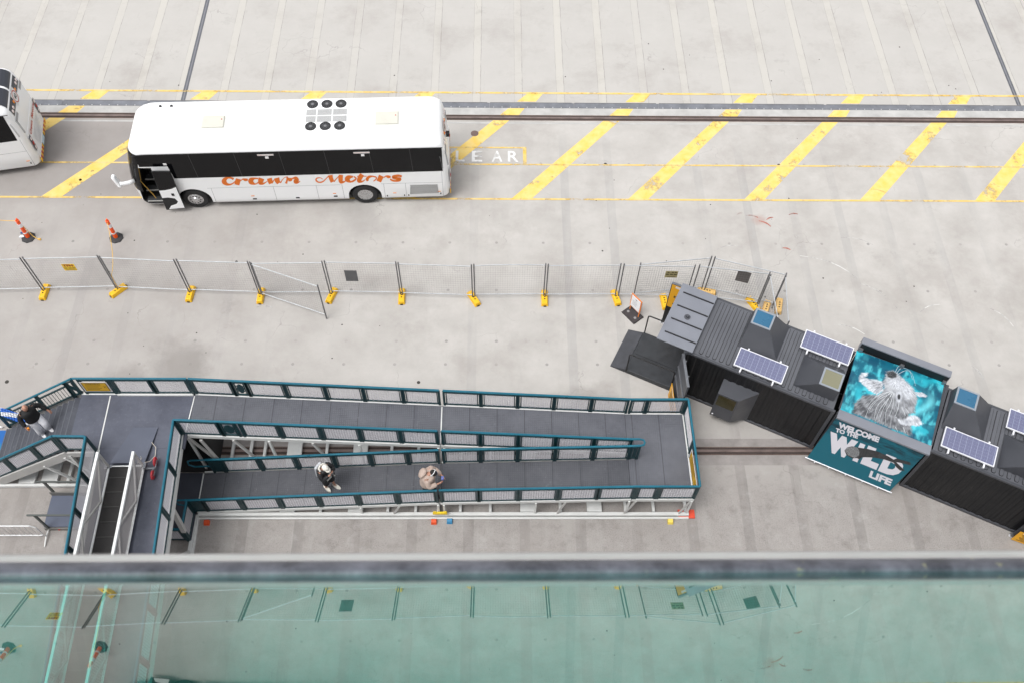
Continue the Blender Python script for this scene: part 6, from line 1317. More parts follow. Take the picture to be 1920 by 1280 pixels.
run([(-11.84, 12.19, 2.5), (-11.08, 2.2, 2.5)], [(.03+1.1*i, 1.08+1.1*i, M_) for i in range(8)])
run([(-9.42, 12.72, 2.5), (-8.90, 2.2, 2.5)], [(.03+1.35*i, 1.32+1.35*i, M_) for i in range(7)])
run([(-9.40, 11.15, .2), (-9.40, 10.28, .2)], [(.03, .84, M_)])
run([(-11.5, 10.26, .2), (-9.42, 10.26, .2)], [(.05, 1.0, M_), (1.08, 2.03, M_)])
# rounded handrail returns
b = MB()
for zz in (2.18,):
    b.tube([(4.36, 12.72, zz), (4.47, 12.69, zz), (4.50, 12.61, zz), (4.47, 12.53, zz), (4.36, 12.5, zz)], .032, 10)
b.build("handrail_return", RAILB, ramp); b = MB()
b.tube([(-9.05, 12.5, ZL(-9.05)+.93), (-9.5, 12.5, 1.12), (-9.62, 12.5, 1.05), (-9.65, 12.5, .8), (-9.5, 12.5, .66), (-9.0, 12.5, .70)], .028, 8)
b.build("handrail_return", RAILB, ramp); b = MB()
b.tube([(-9.46, 11.18, 1.13), (-9.66, 11.18, 1.13), (-9.76, 11.18, 1.05), (-9.76, 11.18, .82), (-9.6, 11.18, .72), (-9.42, 11.18, .72)], .028, 8)
b.build("handrail_return", RAILB, ramp)
# stairs up to the landing
b = MB(); nst = 13
for i in range(nst):
    x1 = -12.70-i*.25; z = 2.5-(i+1)*.177
    b.box(x1-.29, 12.27, z-.04, x1, 14.05, z); b.box(x1-.006, 12.28, z+.001, x1+.006, 14.04, z+.137)
b.build("stair_tread", deck_mat("stair_plate", (.040, .044, .058), (.066, .072, .092), dots=False), ramp)
b = MB()
for i in range(nst):
    x1 = -12.70-i*.25; z = 2.5-(i+1)*.177; b.box(x1-.29, 12.29, z+.001, x1-.255, 14.03, z+.006)
b.build("stair_nosing", mat("nosing_grey", (.085, .092, .11), .6), ramp)
b = MB()
b.bar((-15.95, 12.14, .10), (-12.70, 12.14, 2.32), .05, .34); b.bar((-12.72, 12.14, 2.32), (-11.9, 12.14, 2.36), .05, .26)
b.build("stringer", GRYB, ramp); b = MB()
b.bar((-15.95, 14.16, .10), (-12.70, 14.16, 2.32), .05, .34)
b.build("stringer", GRYB, ramp)
b = MB()
b.bar((-15.9, 12.10, .10), (-11.9, 12.10, .10), .09, .12)
for x in (-14.9, -14.2): b.box(x-.25, 12.17, .03, x+.25, 14.0, .13)
for x in (-13.6, -13.0, -12.5, -11.95): b.bar((x, 12.17, .10), (x, 14.0, .10), .09, .1)
b.bar((-12.9, 12.12, 2.15), (-12.1, 12.12, .2), .08, .06, up=(0, 1, 0)); b.bar((-13.75, 12.12, 1.55), (-13.05, 12.12, .2), .08, .06, up=(0, 1, 0))
for x in (-12.7, -11.9):
    for y in (12.14, 14.1): b.bar((x, y, .15), (x, y, 2.3), .08, .08)
b.build("stair_base", WHT, ramp)
# black sheets standing in for the shade under the landing
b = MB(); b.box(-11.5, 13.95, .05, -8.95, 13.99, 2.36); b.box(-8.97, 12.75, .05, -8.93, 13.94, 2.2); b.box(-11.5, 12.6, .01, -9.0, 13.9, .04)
b.build("shade_sheet", UNDER, ramp)
# warning signs fixed to the railings
def rail_sign(name, label, o, u, w, hd, bd):
    t = thing(name, label, "sign", o, 0, "yellow warning signs on the ramp")
    u, w = Vector(u), Vector(w); n = u.cross(w).normalized()
    b = MB(); b.prism([(-.06, -.09), (1.05, -.09), (1.05, 1.05), (-.06, 1.05)], -n*.012, u, w, n*.010); b.build("backing", mat("sign_backing", (.62, .61, .62), .5), t)
    b = MB(); b.prism([(0, 0), (1, 0), (1, 1), (0, 1)], n*.0, u, w, n*.004); b.build("board", mat("sign_ochre", (.62, .36, .012), .5, 0, .08, 8), t)
    b = MB(); e = n*.006
    for x0, y0, x1, y1 in ((0, 0, 1, .05), (0, .95, 1, 1), (0, .05, .03, .95), (.97, .05, 1, .95)):
        b.quad(e+u*x0+w*y0, e+u*x1+w*y0, e+u*x1+w*y1, e+u*x0+w*y1)
    put_text(b, "WARNING", e+u*.14+w*.80, u*.6, w*.14, 0, bold=.03)
    for k in range(4): 
        y = .66-.15*k; b.quad(e+u*.1+w*y, e+u*(.72-.1*(k % 2))+w*y, e+u*(.72-.1*(k % 2))+w*(y+.045), e+u*.1+w*(y+.045))
    put_text(b, "X", e+u*.80+w*.40, u*.13, w*.22, 0)
    b.build("lettering", mat("sign_lettering", (.10, .06, .012), .6), t)
rail_sign("warning_sign", "yellow warning sign at the top of the stairs on the ramp's far railing", (-12.48, 14.06, 2.74), (.74, 0, 0), (0, 0, .50), 0, 0)
rail_sign("warning_sign", "yellow warning sign on the end railing of the ramp's right-hand turn", (5.97, 12.46, 1.42), (.02, -1.10, 0), (0, 0, .46), 0, 0)
# chocks and markers by the base frame
for x, y, c, l, nm in ((-9.02, 10.88, (.66, .07, .01), "orange block on the ground at the ramp frame's left corner", "orange"), (-1.96, 10.90, (.66, .07, .01), "orange block on the ground at the middle of the ramp frame", "orange"),
                       (-1.47, 10.92, (.03, .20, .38), "blue block on the ground by the ramp frame, beside the middle orange one", "blue"), (5.45, 10.90, (.75, .58, .10), "pale yellow block on the ground near the ramp frame's right end", "yellow")):
    b = MB(); b.hexa([(x-.09, y-.08, 0), (x+.09, y-.08, 0), (x+.09, y+.08, 0), (x-.09, y+.08, 0), (x-.08, y-.04, .10), (x+.08, y-.04, .10), (x+.08, y+.07, .12), (x-.08, y+.07, .12)])
    tag(b.build("chock", mat("chock_"+nm, c, .5, 0, .1, 9), bevel=.008), l, "chock", "coloured blocks along the ramp frame")
b = MB(); b.box(5.72, 11.02, .0, 6.24, 11.30, .05); b.box(5.75, 11.05, .05, 6.21, 11.27, .055)
tag(b.build("packing_block", mat("packing_red", (.65, .07, .03), .6, 0, .1, 9), bevel=.008), "red packing block under the ramp frame's right-hand corner", "chock")
b = MB(); b.box(-1.98, 11.04, .30, -1.54, 11.10, .40); b.box(-1.96, 11.05, .401, -1.88, 11.09, .46); b.box(-1.64, 11.05, .401, -1.56, 11.09, .46)
tag(b.build("clamp", mat("clamp_yellow", (.78, .56, .02), .5)), "yellow clamp joining the two ramp sections at the front", "clamp")

# ---------------------------------------------------------------- ship's gangway
GWF = mat("gangway_rubber", (0.013, 0.012, 0.012), 0.75, 0, 0.3, 2.5)
GW = mat("gangway_white", (0.72, 0.74, 0.74), 0.4, 0, 0.05, 2)
gwy = thing("gangway", "narrow ship's gangway with white side trusses and black floor lying on the landing", "gangway", (-10.80, 11.62, 2.5), R(-90)+R(1.2))
# local x runs towards the ship, y to the left of that (picture right)
LG = 10.0
b = MB(); b.box(.0, -.46, .10, LG, .46, .16); b.build("floor", GWF, gwy)
b = MB()
for i in range(20): b.box(.35+.45*i, -.44, .161, .38+.45*i, .44, .172)
b.build("tread_cleat", mat("cleat_dark", (.03, .029, .028), .7), gwy)
for y, nm in ((-.50, 0), (.50, 1)):
    b = MB(); b.box(0, y-.035, 1.04, LG, y+.035, 1.12); b.tube([(0, y, .14), (LG, y, .14)], .035, 8); s_ = b.build("side_truss", GW, gwy)
    b = MB(); b.bar((.02, y, .16), (.02, y, 1.04), .06, .05, up=(1, 0, 0))
    for i in range(5):
        x = .02+2.2*i
        b.bar((x+.03, y, 1.03), (x+1.1, y, .2), .055, .045, up=(0, 1, 0)); b.bar((x+1.1, y, .2), (x+2.17, y, 1.03), .055, .045, up=(0, 1, 0))
    b.build("truss_brace", GRYB, s_)
    N_UP[0] = (0, 1, 0)
    for i in range(3):
        b = MB(); strands(b, (.06+3.3*i, 3.3+3.3*i, .2, 1.02), lambda a, h, o: Vector((a, y+.05*(1 if y > 0 else -1)*.6+o, h)), .065, .14, .02)
        b.build("mesh_panel", MESHG, s_)
b = MB(); b.hexa([(.03, -.47, .11), (.0, -.47, .11), (.0, .47, .11), (.03, .47, .11), (.03, -.47, .18), (.0, -.47, .18), (.0, .47, .18), (.03, .47, .18)])
b.build("end_sill", GW, gwy)
b = MB()
b.hexa([(-1.30, -.08, .012), (-.10, -.50, .10), (-.10, .50, .10), (-1.30, .66, .012), (-1.30, -.08, .03), (-.10, -.50, .135), (-.10, .50, .135), (-1.30, .66, .03)])
pl_ = b.build("landing_flap", mat("flap_blue_grey", (.082, .092, .125), .5, 0, .12, 1.2), gwy)
wh = thing("wheel_bogie", None, None); wh.parent = gwy; wh.location = (0.1, .78, .15)
for x in (-.22, .20):
    b = MB(); b.lathe([(.10, -.03), (.14, -.02), (.145, 0), (.14, .02), (.10, .03), (.0, .03)], (x, .03, 0), (0, 1, 0), 18); b.build("wheel", mat("wheel_red", (.50, .035, .045), .5, 0, .1, 10), wh)
b = MB(); b.bar((-.26, .07, 0), (.24, .07, 0), .03, .04); b.bar((0, -.28, .0), (0, .09, .0), .05, .05); b.bar((-.02, .08, .02), (.12, .02, .10), .03, .03); b.build("axle", STEEL, wh)
b = MB(); b.box(-.06, -.62, .12, .10, -.50, .22); b.box(-.02, -.48, .165, .07, -.40, .20); b.box(-.05, .50, .12, .12, .60, .26); b.build("hinge", STEEL, gwy, bevel=.01)
b = MB(); b.tube([(-.75, .60, .16), (-.62, .72, .07), (-.35, .74, .05), (-.16, .62, .08), (-.10, .50, .14)], .011, 6); b.tube([(-.1, .3, .14), (-.2, .42, .22), (-.12, .5, .5)], .010, 6)
tag(b.build("lashing_rope", mat("rope_cream", (.5, .46, .40), .8), gwy))
b = MB(); b.tube([(3.2, .50, 1.12), (3.35, .6, .9), (3.6, .62, .3)], .012, 6); b.tube([(3.1, .46, 1.13), (3.2, .54, 1.13), (3.3, .46, 1.13)], .014, 6); b.build("lashing_rope", mat("rope_white", (.65, .64, .62), .8), gwy)

# ---------------------------------------------------------------- low platform, crowd barrier, boards at the left edge
lp = thing("low_platform", "low blue-grey step platform with green-grey handrails beside the stairs", "platform", (-13.2, 11.2, 0))
b = MB(); b.box(-.75, -.50, .14, 1.2, .52, .20); b.build("deck", mat("platform_blue_grey", (.085, .10, .145), .5, 0, .10, 1.5), lp)
b = MB(); b.box(-.75, -.55, .0, 1.2, -.50, .13); b.box(-.75, .52, .05, 1.2, .56, .42); b.build("fascia", mat("platform_fascia", (.16, .155, .145), .6), lp)
GG = mat("green_grey_rail", (.075, .085, .08), .5)
for y in (-.52, .56):
    b = MB(); b.bar((-.63, y, .0), (-.63, y, 1.18), .07, .05); b.bar((-.85, y, 1.18), (1.2, y, 1.18), .05, .045); b.build("handrail", GG, lp)
b = MB(); b.lathe([(.035, 0), (.03, .02)], (-.30, -.55, .08), (0, -1, 0), 10); b.build("cap", REDL, lp)
cb = thing("crowd_barrier", "white tubular crowd barrier standing at the lower left edge", "barrier", (-16.2, 10.42, 0))
b = MB(); b.tube([(0, 0, .20), (2.26, 0, .20), (2.34, 0, .28), (2.34, 0, .86), (2.22, 0, .98), (0, 0, .98)], .02, 8); b.build("frame", mat("barrier_white", (.72, .73, .74), .4), cb)
b = MB()
for i in range(1, 13): b.tube([(2.34-.17*i, 0, .21), (2.34-.17*i, 0, .97)], .008, 6)
b.build("bar", mat("barrier_bar", (.60, .58, .58), .5), cb)
b = MB(); b.tube([(2.36, .27, .02), (2.36, .16, .08), (2.36, 0, .10), (2.36, -.14, .07), (2.36, -.30, .02)], .022, 8); b.tube([(2.34, 0, .3), (2.36, 0, .1)], .015, 6); b.build("foot", mat("barrier_foot", (.74, .75, .74), .4), cb)
bb = thing("display_board", "bright blue board with a turquoise patch at the left edge below the stairs", "board", (-16.5, 13.45, .0))
bm = new_mat("board_blue", .4); g = NG(bm); P, X, Y, Z = g.xyz()
dd = g.math('SQRT', g.math('ADD', g.math('POWER', g.math('SUBTRACT', X, .16), 2.0), g.math('POWER', g.math('ADD', Y, .05), 2.0)))
g.l.new(g.mixc(g.rng(dd, .10, .32), (.0, .36, .32), (.0, .10, .36)), g.b.inputs["Base Color"])
b = MB(); b.box(-1.2, -.6, .05, .50, .60, .08); b.build("panel", bm, bb)
b = MB(); b.box(-1.15, -.55, .0, .45, .55, .049); b.build("support", UNDER, bb)
b = MB(); b.tube([(-17.6, 14.22, .10), (-16.22, 14.18, .06)], .03, 8); b.tube([(-17.6, 14.40, .4), (-16.25, 14.36, .36)], .02, 8)
tag(b.build("loose_pole", mat("pole_white", (.72, .72, .72), .5)), "white poles lying by the foot of the stairs at the left edge", "pole")
ck = thing("draped_cloth", "blue and white striped cloth draped over the stair railing beside the man", "flag", (-15.25, 13.95, 1.05))
def stripe_mat():
    m = new_mat("striped_cloth", .7); g = NG(m); P, X, Y, Z = g.xyz()
    f = g.math('LESS_THAN', g.math('FRACT', g.math('MULTIPLY', Y, 5.5)), .5)
    g.l.new(g.mixc(f, (.68, .70, .74), (.02, .12, .50)), g.b.inputs["Base Color"]); return m
b = MB(); n = 10
rows = []
for i in range(n+1):
    t_ = i/n; rows.append([(-.3+.75*t_, .10-.20*j/4-.15*t_, .62-.32*t_-.22*(j/4)+.03*math.sin(5*t_+j*.4)) for j in range(5)])
for i in range(n):
    for j in range(4):
        b.quad(rows[i][j], rows[i][j+1], rows[i+1][j+1], rows[i+1][j])
o = b.build("cloth", stripe_mat(), ck, smooth=True); sm = o.modifiers.new("thick", 'SOLIDIFY'); sm.thickness = .012

# ---------------------------------------------------------------- people
SKIN = mat("skin", (0.42, 0.215, 0.15), 0.5, 0, 0.06, 20)
def skin_body(pts, edges, root):
    me = bpy.data.meshes.new("figure"); me.from_pydata([p[0] for p in pts], edges, [])
    o = bpy.data.objects.new("figure", me); col.objects.link(o)
    md = o.modifiers.new("skin", 'SKIN')
    sv = me.skin_vertices[0].data
    for i, p in enumerate(pts): sv[i].radius = (p[1], p[1]); sv[i].use_root = (i == root)
    s2 = o.modifiers.new("sub", 'SUBSURF'); s2.levels = 1; s2.render_levels = 1
    dg = bpy.context.evaluated_depsgraph_get()
    m2 = bpy.data.meshes.new_from_object(o.evaluated_get(dg))
    vs = [tuple(v.co) for v in m2.vertices]; fs = [tuple(p.vertices) for p in m2.polygons]
    bpy.data.objects.remove(o); bpy.data.meshes.remove(me); bpy.data.meshes.remove(m2)
    return vs, fs
def head_geo(c, yaw, tilt):
    """skull with brow, nose, chin and ears; local +x is the face"""
    vs, fs = [], []
    NU, NV = 20, 14
    for j in range(NV+1):
        v = math.pi*j/NV
        for i in range(NU):
            u = 2*math.pi*i/NU
            x, y, z = math.sin(v)*math.cos(u), math.sin(v)*math.sin(u), math.cos(v)
            px, py, pz = .098*x, .076*y, .118*z
            if z < 0: py *= 1+.25*z; px *= 1+.10*z
            if x > .3:
                px += .022*math.exp(-((y/.16)**2))*math.exp(-(((z+.22)/.20)**2))       # nose
                px += .010*math.exp(-((y/.4)**2))*math.exp(-(((z+.80)/.18)**2))        # chin
                px -= .010*math.exp(-(((abs(y)-.36)/.14)**2))*math.exp(-(((z-.02)/.12)**2))  # eye sockets
                px += .006*math.exp(-((y/.25)**2))*math.exp(-(((z+.52)/.07)**2))       # lips
            if abs(y) > .85: py += math.copysign(.016, y)*math.exp(-(((z+.05)/.22)**2))*math.exp(-(((x+.05)/.25)**2))
            vs.append((px, py, pz))
    for j in range(NV):
        for i in range(NU): fs.append((j*NU+i, (j+1)*NU+i, (j+1)*NU+(i+1) % NU, j*NU+(i+1) % NU))
    M = Matrix.Translation(c) @ Matrix.Rotation(yaw, 4, 'Z') @ Matrix.Rotation(tilt, 4, 'Y')
    return [tuple(M @ Vector(v)) for v in vs], fs, M
def hand_pts(P, E, wrist, dirv, palm_n, thumb_side, base):
    d = Vector(dirv).normalized(); n = Vector(palm_n).normalized(); s = d.cross(n).normalized()
    w = Vector(wrist)
    P.append((tuple(w+d*.05), .026)); pi = len(P)-1; E.append((base, pi))
    P.append((tuple(w+d*.085), .024)); pk = len(P)-1; E.append((pi, pk))
    for k, (off, L) in enumerate(((-.030, .062), (-.010, .074), (.010, .070), (.029, .055))):
        a = w+d*.10+s*off; P.append((tuple(a), .010)); i0 = len(P)-1; E.append((pk, i0))
        m = a+d*L*.5+n*.012; P.append((tuple(m), .009)); E.append((i0, i0+1))
        e = m+d*L*.3+n*.028; P.append((tuple(e), .0075)); E.append((i0+1, i0+2))
    t0 = w+d*.055+s*thumb_side*.036+n*.01; P.append((tuple(t0), .011)); i0 = len(P)-1; E.append((pi, i0))
    P.append((tuple(t0+d*.04+s*thumb_side*.018+n*.015), .0095)); E.append((i0, i0+1))
def person(label, loc, rz, pose, wear):
    t = thing("person", label, "person", loc, rz)
    J = dict(pel=(0, 0, .93), waist=(.01, 0, 1.08), chest=(.03, 0, 1.30), neck=(.05, 0, 1.47), nk2=(.07, 0, 1.53))
    J.update(pose)
    P, E = [], []
    ix = {}
    def add(k, p, r, par=None):
        P.append((tuple(p), r)); ix[k] = len(P)-1
        if par: E.append((ix[par], ix[k]))
    add('pel', J['pel'], .125); add('waist', J['waist'], .115, 'pel'); add('chest', J['chest'], .125, 'waist'); add('neck', J['neck'], .06, 'chest'); add('nk2', J['nk2'], .055, 'neck')
    for s in 'lr':
        add('sh'+s, J['sh'+s], .058, 'chest'); add('el'+s, J['el'+s], .042, 'sh'+s); add('wr'+s, J['wr'+s], .028, 'el'+s)
        dv = Vector(J['wr'+s])-Vector(J['el'+s])
        hand_pts(P, E, J['wr'+s], J.get('hd'+s, dv), J.get('pn'+s, (1, 0, -.3)), 1 if s == 'l' else -1, ix['wr'+s])
        add('hip'+s, J['hip'+s], .085, 'pel'); add('kn'+s, J['kn'+s], .055, 'hip'+s); add('an'+s, J['an'+s], .038, 'kn'+s); add('toe'+s, Vector(J['an'+s]).lerp(Vector(J['toe'+s]), .55), .022, 'an'+s)
    vs, fs = skin_body(P, E, 0)
    hv, hf, HM = head_geo(Vector(J['head']), J.get('hyaw', 0), J.get('htilt', .2))
    b = MB(); b.add(vs, fs); b.add(hv, hf)
    bd = b.build("body", SKIN, t, smooth=True)
    b = MB()
    for sy in (-1, 1): b.lathe([(.009, 0), (.007, .004)], HM @ Vector((.086, sy*.028, .004)), HM.to_3x3() @ Vector((1, 0, 0)), 8)
    b.build("eye", PDK, t)
    def torso(b, grow, z0=None, z1=None, hem=1.0):
        prof = [(J['pel'], .165*hem, .19*hem, -.10), (J['pel'], .155, .185, 0), (J['waist'], .140, .175, 0), (J['chest'], .145, .205, 0), (J['chest'], .125, .20, .10), (J['neck'], .075, .085, .0)]
        rings = []
        for c, rx, ry, dz in prof:
            rings.append([(c[0]+math.cos(a)*(rx+grow), c[1]+math.sin(a)*(ry+grow), c[2]+dz) for a in [2*math.pi*k/16 for k in range(16)]])
        base = len(b.v); b.v += [p for r in rings for p in r]
        for i in range(len(rings)-1):
            for k in range(16): b.f.append((base+i*16+k, base+i*16+(k+1) % 16, base+(i+1)*16+(k+1) % 16, base+(i+1)*16+k)); b.m.append(0)
        b.f.append(tuple(base+k for k in range(15, -1, -1))); b.m.append(0); b.f.append(tuple(base+(len(rings)-1)*16+k for k in range(16))); b.m.append(0)
    def limb(b, a, m, c, r0, r1, r2, ext=1.0):
        a, m, c = Vector(a), Vector(m), Vector(c); c = m.lerp(c, ext)
        pts = [a, a.lerp(m, .5), m.lerp(a, .08), m.lerp(c, .08), m.lerp(c, .5), c]
        b.tube(pts, [r0, (r0+r1)/2*1.02, r1, r1, (r1+r2)/2*1.03, r2], 12)
    b = MB(); gw = wear.get('grow', .015)
    torso(b, gw, hem=wear.get('hem', 1.0))
    for s in 'lr':
        b.lathe([(.0, -.05), (.035, -.04), (.05, 0), (.035, .04), (.0, .05)], J['sh'+s], Vector(J['el'+s])-Vector(J['sh'+s]), 12)
        limb(b, J['sh'+s], J['el'+s], J['wr'+s], .074+gw*.3, .060+gw*.4, .046+gw*.4, .97)
    jk = b.build("jacket", wear['jacket'], t, smooth=True)
    jk.modifiers.new("sub", 'SUBSURF').levels = 1
    b = MB()
    ext = wear.get('leg_len', 1.0)
    for s in 'lr':
        if ext > .6: limb(b, J['hip'+s], J['kn'+s], J['an'+s], .125, .105, .095, ext)
        else:
            h, k = Vector(J['hip'+s]), Vector(J['kn'+s]); b.tube([h, h.lerp(k, .5), h.lerp(k, .95)], [.115, .108, .105], 12)
    pc = Vector(J['pel'])
    b.lathe([(.0, -.17), (.12, -.13), (.165, -.02), (.16, .08), (.13, .1)], pc+Vector((0, 0, -.0)), (0, 0, 1), 16)
    b.build("trousers", wear['trousers'], t, smooth=True)
    for s in 'lr':
        a, to = Vector(J['an'+s]), Vector(J['toe'+s]); d = (to-a); d.z = 0; d.normalize(); n = Vector((-d.y, d.x, 0)); zf = min(a.z, to.z)-.05
        b = MB(); heel = a-d*.085; tip = a+d*.205
        pl = [heel-n*.035, heel+d*.12-n*.052, tip-d*.05-n*.050, tip-n*.02, tip+n*.02, tip-d*.05+n*.050, heel+d*.12+n*.052, heel+n*.035]
        hh = [.135, .135, .085, .055, .055, .085, .135, .135]
        b.add([(p.x, p.y, zf) for p in pl]+[(p.x, p.y, zf+h) for p, h in zip(pl, hh)], [tuple(range(7, -1, -1)), tuple(range(8, 16))]+[(i, (i+1) % 8, 8+(i+1) % 8, 8+i) for i in range(8)])
        b.build("shoe", wear['shoes'], t, bevel=.015)
    return t, J, HM
STD = dict(hipl=(0, .09, .90), hipr=(0, -.09, .90), shl=(.02, .19, 1.42), shr=(.02, -.19, 1.42))
BLKC = mat("black_cloth", (.011, .011, .012), .85, 0, .3, 6)
WHTC = mat("white_cotton", (.80, .81, .86), .8, 0, .05, 6)
WSHOE = mat("white_shoe", (.66, .64, .58), .6)
# man coming up the stairs
t, J, HM = person("bald man in a black top and white trousers climbing the stairs", (-14.03, 13.30, 1.56), R(-38),
    dict(STD, pel=(0, 0, .93), waist=(.03, 0, 1.09), chest=(.06, 0, 1.31), neck=(.08, 0, 1.48), nk2=(.09, 0, 1.53), head=(.12, 0, 1.64), htilt=.35, hyaw=-.35,
         knl=(.26, .12, .66), anl=(.20, .12, .27), toel=(.36, .13, .23), knr=(.10, -.10, .50), anr=(.06, -.12, .08), toer=(.22, -.13, .05),
         ell=(.05, .36, 1.20), wrl=(.22, .42, 1.02), elr=(-.02, -.30, 1.16), wrr=(.14, -.34, .93), pnl=(0, 0, -1), pnr=(.2, .9, -.1)),
    dict(jacket=BLKC, trousers=WHTC, shoes=mat("pale_shoe", (.72, .72, .74), .6), grow=.045, hem=1.12))
b = MB(); rows = 0
b.add([tuple(HM @ Vector(v)) for v in [(.075*math.cos(a)+.012, .062*math.sin(a), -.125+.01*abs(a)) for a in [-1.6+.32*i for i in range(11)]]+[(.104*math.cos(a), .081*math.sin(a), -.055+.012*abs(a)) for a in [-1.6+.32*i for i in range(11)]]], [(i, i+1, 12+i, 11+i) for i in range(10)])
o = b.build("beard", mat("dark_beard", (.02, .015, .012), .9), t); o.modifiers.new("thick", 'SOLIDIFY').thickness = .012
b = MB(); b.lathe([(.028, 0), (.034, .09)], Vector(J['wrr'])+Vector((.07, .03, -.09)), (0, 0, 1), 12)
b.build("paper_cup", mat("orange_cup", (.75, .26, .02), .5), t)
# woman with white cap photographing
BL2 = mat("black_jacket", (.010, .010, .012), .6, 0, .3, 8)
t, J, HM = person("person in a white cap and black jacket holding a camera up on the lower ramp", (-5.23, 11.84, .61), R(-34),
    dict(STD, head=(.15, 0, 1.58), htilt=.45, hyaw=.1, neck=(.07, 0, 1.45), nk2=(.10, 0, 1.50), chest=(.03, 0, 1.28),
         knl=(.12, .10, .49), anl=(.16, .12, .09), toel=(.32, .13, .05), knr=(.06, -.08, .48), anr=(-.04, -.09, .09), toer=(.13, -.11, .05),
         ell=(.20, .24, 1.22), wrl=(.32, .08, 1.40), elr=(.20, -.25, 1.20), wrr=(.32, -.07, 1.38), pnl=(.3, -1, 0), pnr=(.3, 1, 0), hdl=(.5, -.5, .6), hdr=(.5, .5, .6)),
    dict(jacket=BL2, trousers=mat("dark_shorts", (.02, .02, .022), .8), shoes=WSHOE, grow=.03, leg_len=.5, hem=1.15))
capm = mat("white_cap", (.74, .72, .66), .7)
def cap(t, HM, m, brim=True, r=1.0):
    b = MB(); NU = 18; vs = []; fs = []
    for j in range(7):
        v = (math.pi/2)*j/6
        for i in range(NU):
            u = 2*math.pi*i/NU; vs.append(HM @ Vector((.110*r*math.sin(v)*math.cos(u)-.004, .089*r*math.sin(v)*math.sin(u), .030+.102*r*math.cos(v))))
    for j in range(6):
        for i in range(NU): fs.append((j*NU+i, (j+1)*NU+i, (j+1)*NU+(i+1) % NU, j*NU+(i+1) % NU))
    b.add(vs, fs)
    if brim:
        n = 9; a_ = [-1.1+2.2*i/(n-1) for i in range(n)]
        top = [HM @ Vector((.106*math.cos(a), .088*math.sin(a), .036)) for a in a_]+[HM @ Vector((.106*math.cos(a)+.085*math.cos(a*.8), .094*math.sin(a), .022)) for a in a_]
        b.add(top, [(i, n+i, n+i+1, i+1) for i in range(n-1)])
    o = b.build("cap", m, t, smooth=True); o.modifiers.new("thick", 'SOLIDIFY').thickness = .006
    return o
cap(t, HM, capm, True, 1.06)
b = MB(); b.box(.40, -.07, 1.46, .46, .07, 1.55); b.lathe([(.035, 0), (.035, .09), (.03, .09)], (.46, 0, 1.505), (1, 0, -.15), 14); b.build("camera", mat("camera_black", (.012, .012, .013), .4), t, bevel=.008)
b = MB(); b.tube([(.06, .13, 1.46), (-.03, .10, 1.49), (-.06, 0, 1.50), (-.03, -.10, 1.49), (.06, -.13, 1.46)], .035, 8); b.build("pale_hood", mat("pale_fleece", (.62, .60, .55), .9), t, smooth=True)
b = MB(); b.hexa([(-.25, -.15, .80), (-.17, -.17, .80), (-.17, .17, .80), (-.25, .15, .80), (-.23, -.13, 1.38), (-.13, -.15, 1.38), (-.13, .15, 1.38), (-.23, .13, 1.38)]); b.build("backpack", mat("pale_grey_pack", (.50, .52, .55), .7, 0, .06, 8), t, bevel=.04)
b = MB(); b.add([(.19, -.10, .84), (.20, .10, .84), (.19, .11, 1.18), (.18, -.10, 1.20), (.17, .09, 1.38), (.17, -.08, 1.38)], [(0, 1, 2, 3), (3, 2, 4, 5)]); o = b.build("pale_shirt_front", mat("pale_shirt", (.55, .56, .53), .8), t); o.modifiers.new("thick", 'SOLIDIFY').thickness = .02
# man in beige parka
BEI = mat("beige_parka", (.40, .315, .27), .85, 0, .08, 5)
t, J, HM = person("person in a beige hooded parka and black cap walking up the lower ramp", (-2.06, 11.50, .935), R(-8),
    dict(STD, head=(.20, -.02, 1.58), htilt=.5, hyaw=-.25, neck=(.10, 0, 1.46), nk2=(.14, 0, 1.50), chest=(.04, 0, 1.29), waist=(0, 0, 1.08), pel=(-.02, 0, .93),
         knl=(.02, .10, .48), anl=(-.14, .10, .10), toel=(.02, .11, .05), knr=(.14, -.09, .49), anr=(.20, -.10, .09), toer=(.38, -.11, .05),
         ell=(.18, .26, 1.20), wrl=(.40, .10, 1.24), elr=(.10, -.32, 1.18), wrr=(.34, -.18, 1.20), pnl=(.2, -1, 0), pnr=(.2, 1, 0)),
    dict(jacket=BEI, trousers=mat("black_trousers", (.014, .014, .016), .85), shoes=mat("black_shoe", (.012, .012, .013), .5), grow=.075, hem=1.12))
cap(t, HM, mat("black_cap", (.016, .013, .012), .85), False, 1.04)
b = MB(); pts = [HM @ Vector((.02*0-.02+.0*math.cos(a), .098*math.sin(a), .035+.112*math.cos(a))) for a in [-1.7+.34*i for i in range(11)]]
b.tube(pts, .012, 8); b.build("headphones", mat("headphone_white", (.75, .75, .76), .4), t, smooth=True)
b = MB(); b.lathe([(.0, -.015), (.035, -.012), (.04, .012), (.0, .02)], HM @ Vector((-.01, .094, .0)), HM.to_3x3() @ Vector((0, 1, 0)), 12); b.lathe([(.0, -.015), (.035, -.012), (.04, .012), (.0, .02)], HM @ Vector((-.01, -.094, .0)), HM.to_3x3() @ Vector((0, -1, 0)), 12); b.build("ear_cup", mat("cup_white", (.7, .7, .71), .4), t)
b = MB(); b.tube([HM @ Vector((.098*math.cos(a)+.004, .086*math.sin(a), .045)) for a in [.1+.16*i for i in range(8)]], .014, 8); b.build("sunglasses", mat("blue_lens", (.02, .16, .42), .15), t)
b = MB(); rings = []
for k in range(7):
    v = k/6; rr = .16*math.sin(.35+2.2*v)
    rings.append([(-.02-.22*v+.02*math.cos(a), math.sin(a)*rr*1.05, 1.49-.10*v+math.cos(a)*rr*.62) for a in [2*math.pi*i/14 for i in range(14)]])
b.v = [p for r in rings for p in r]
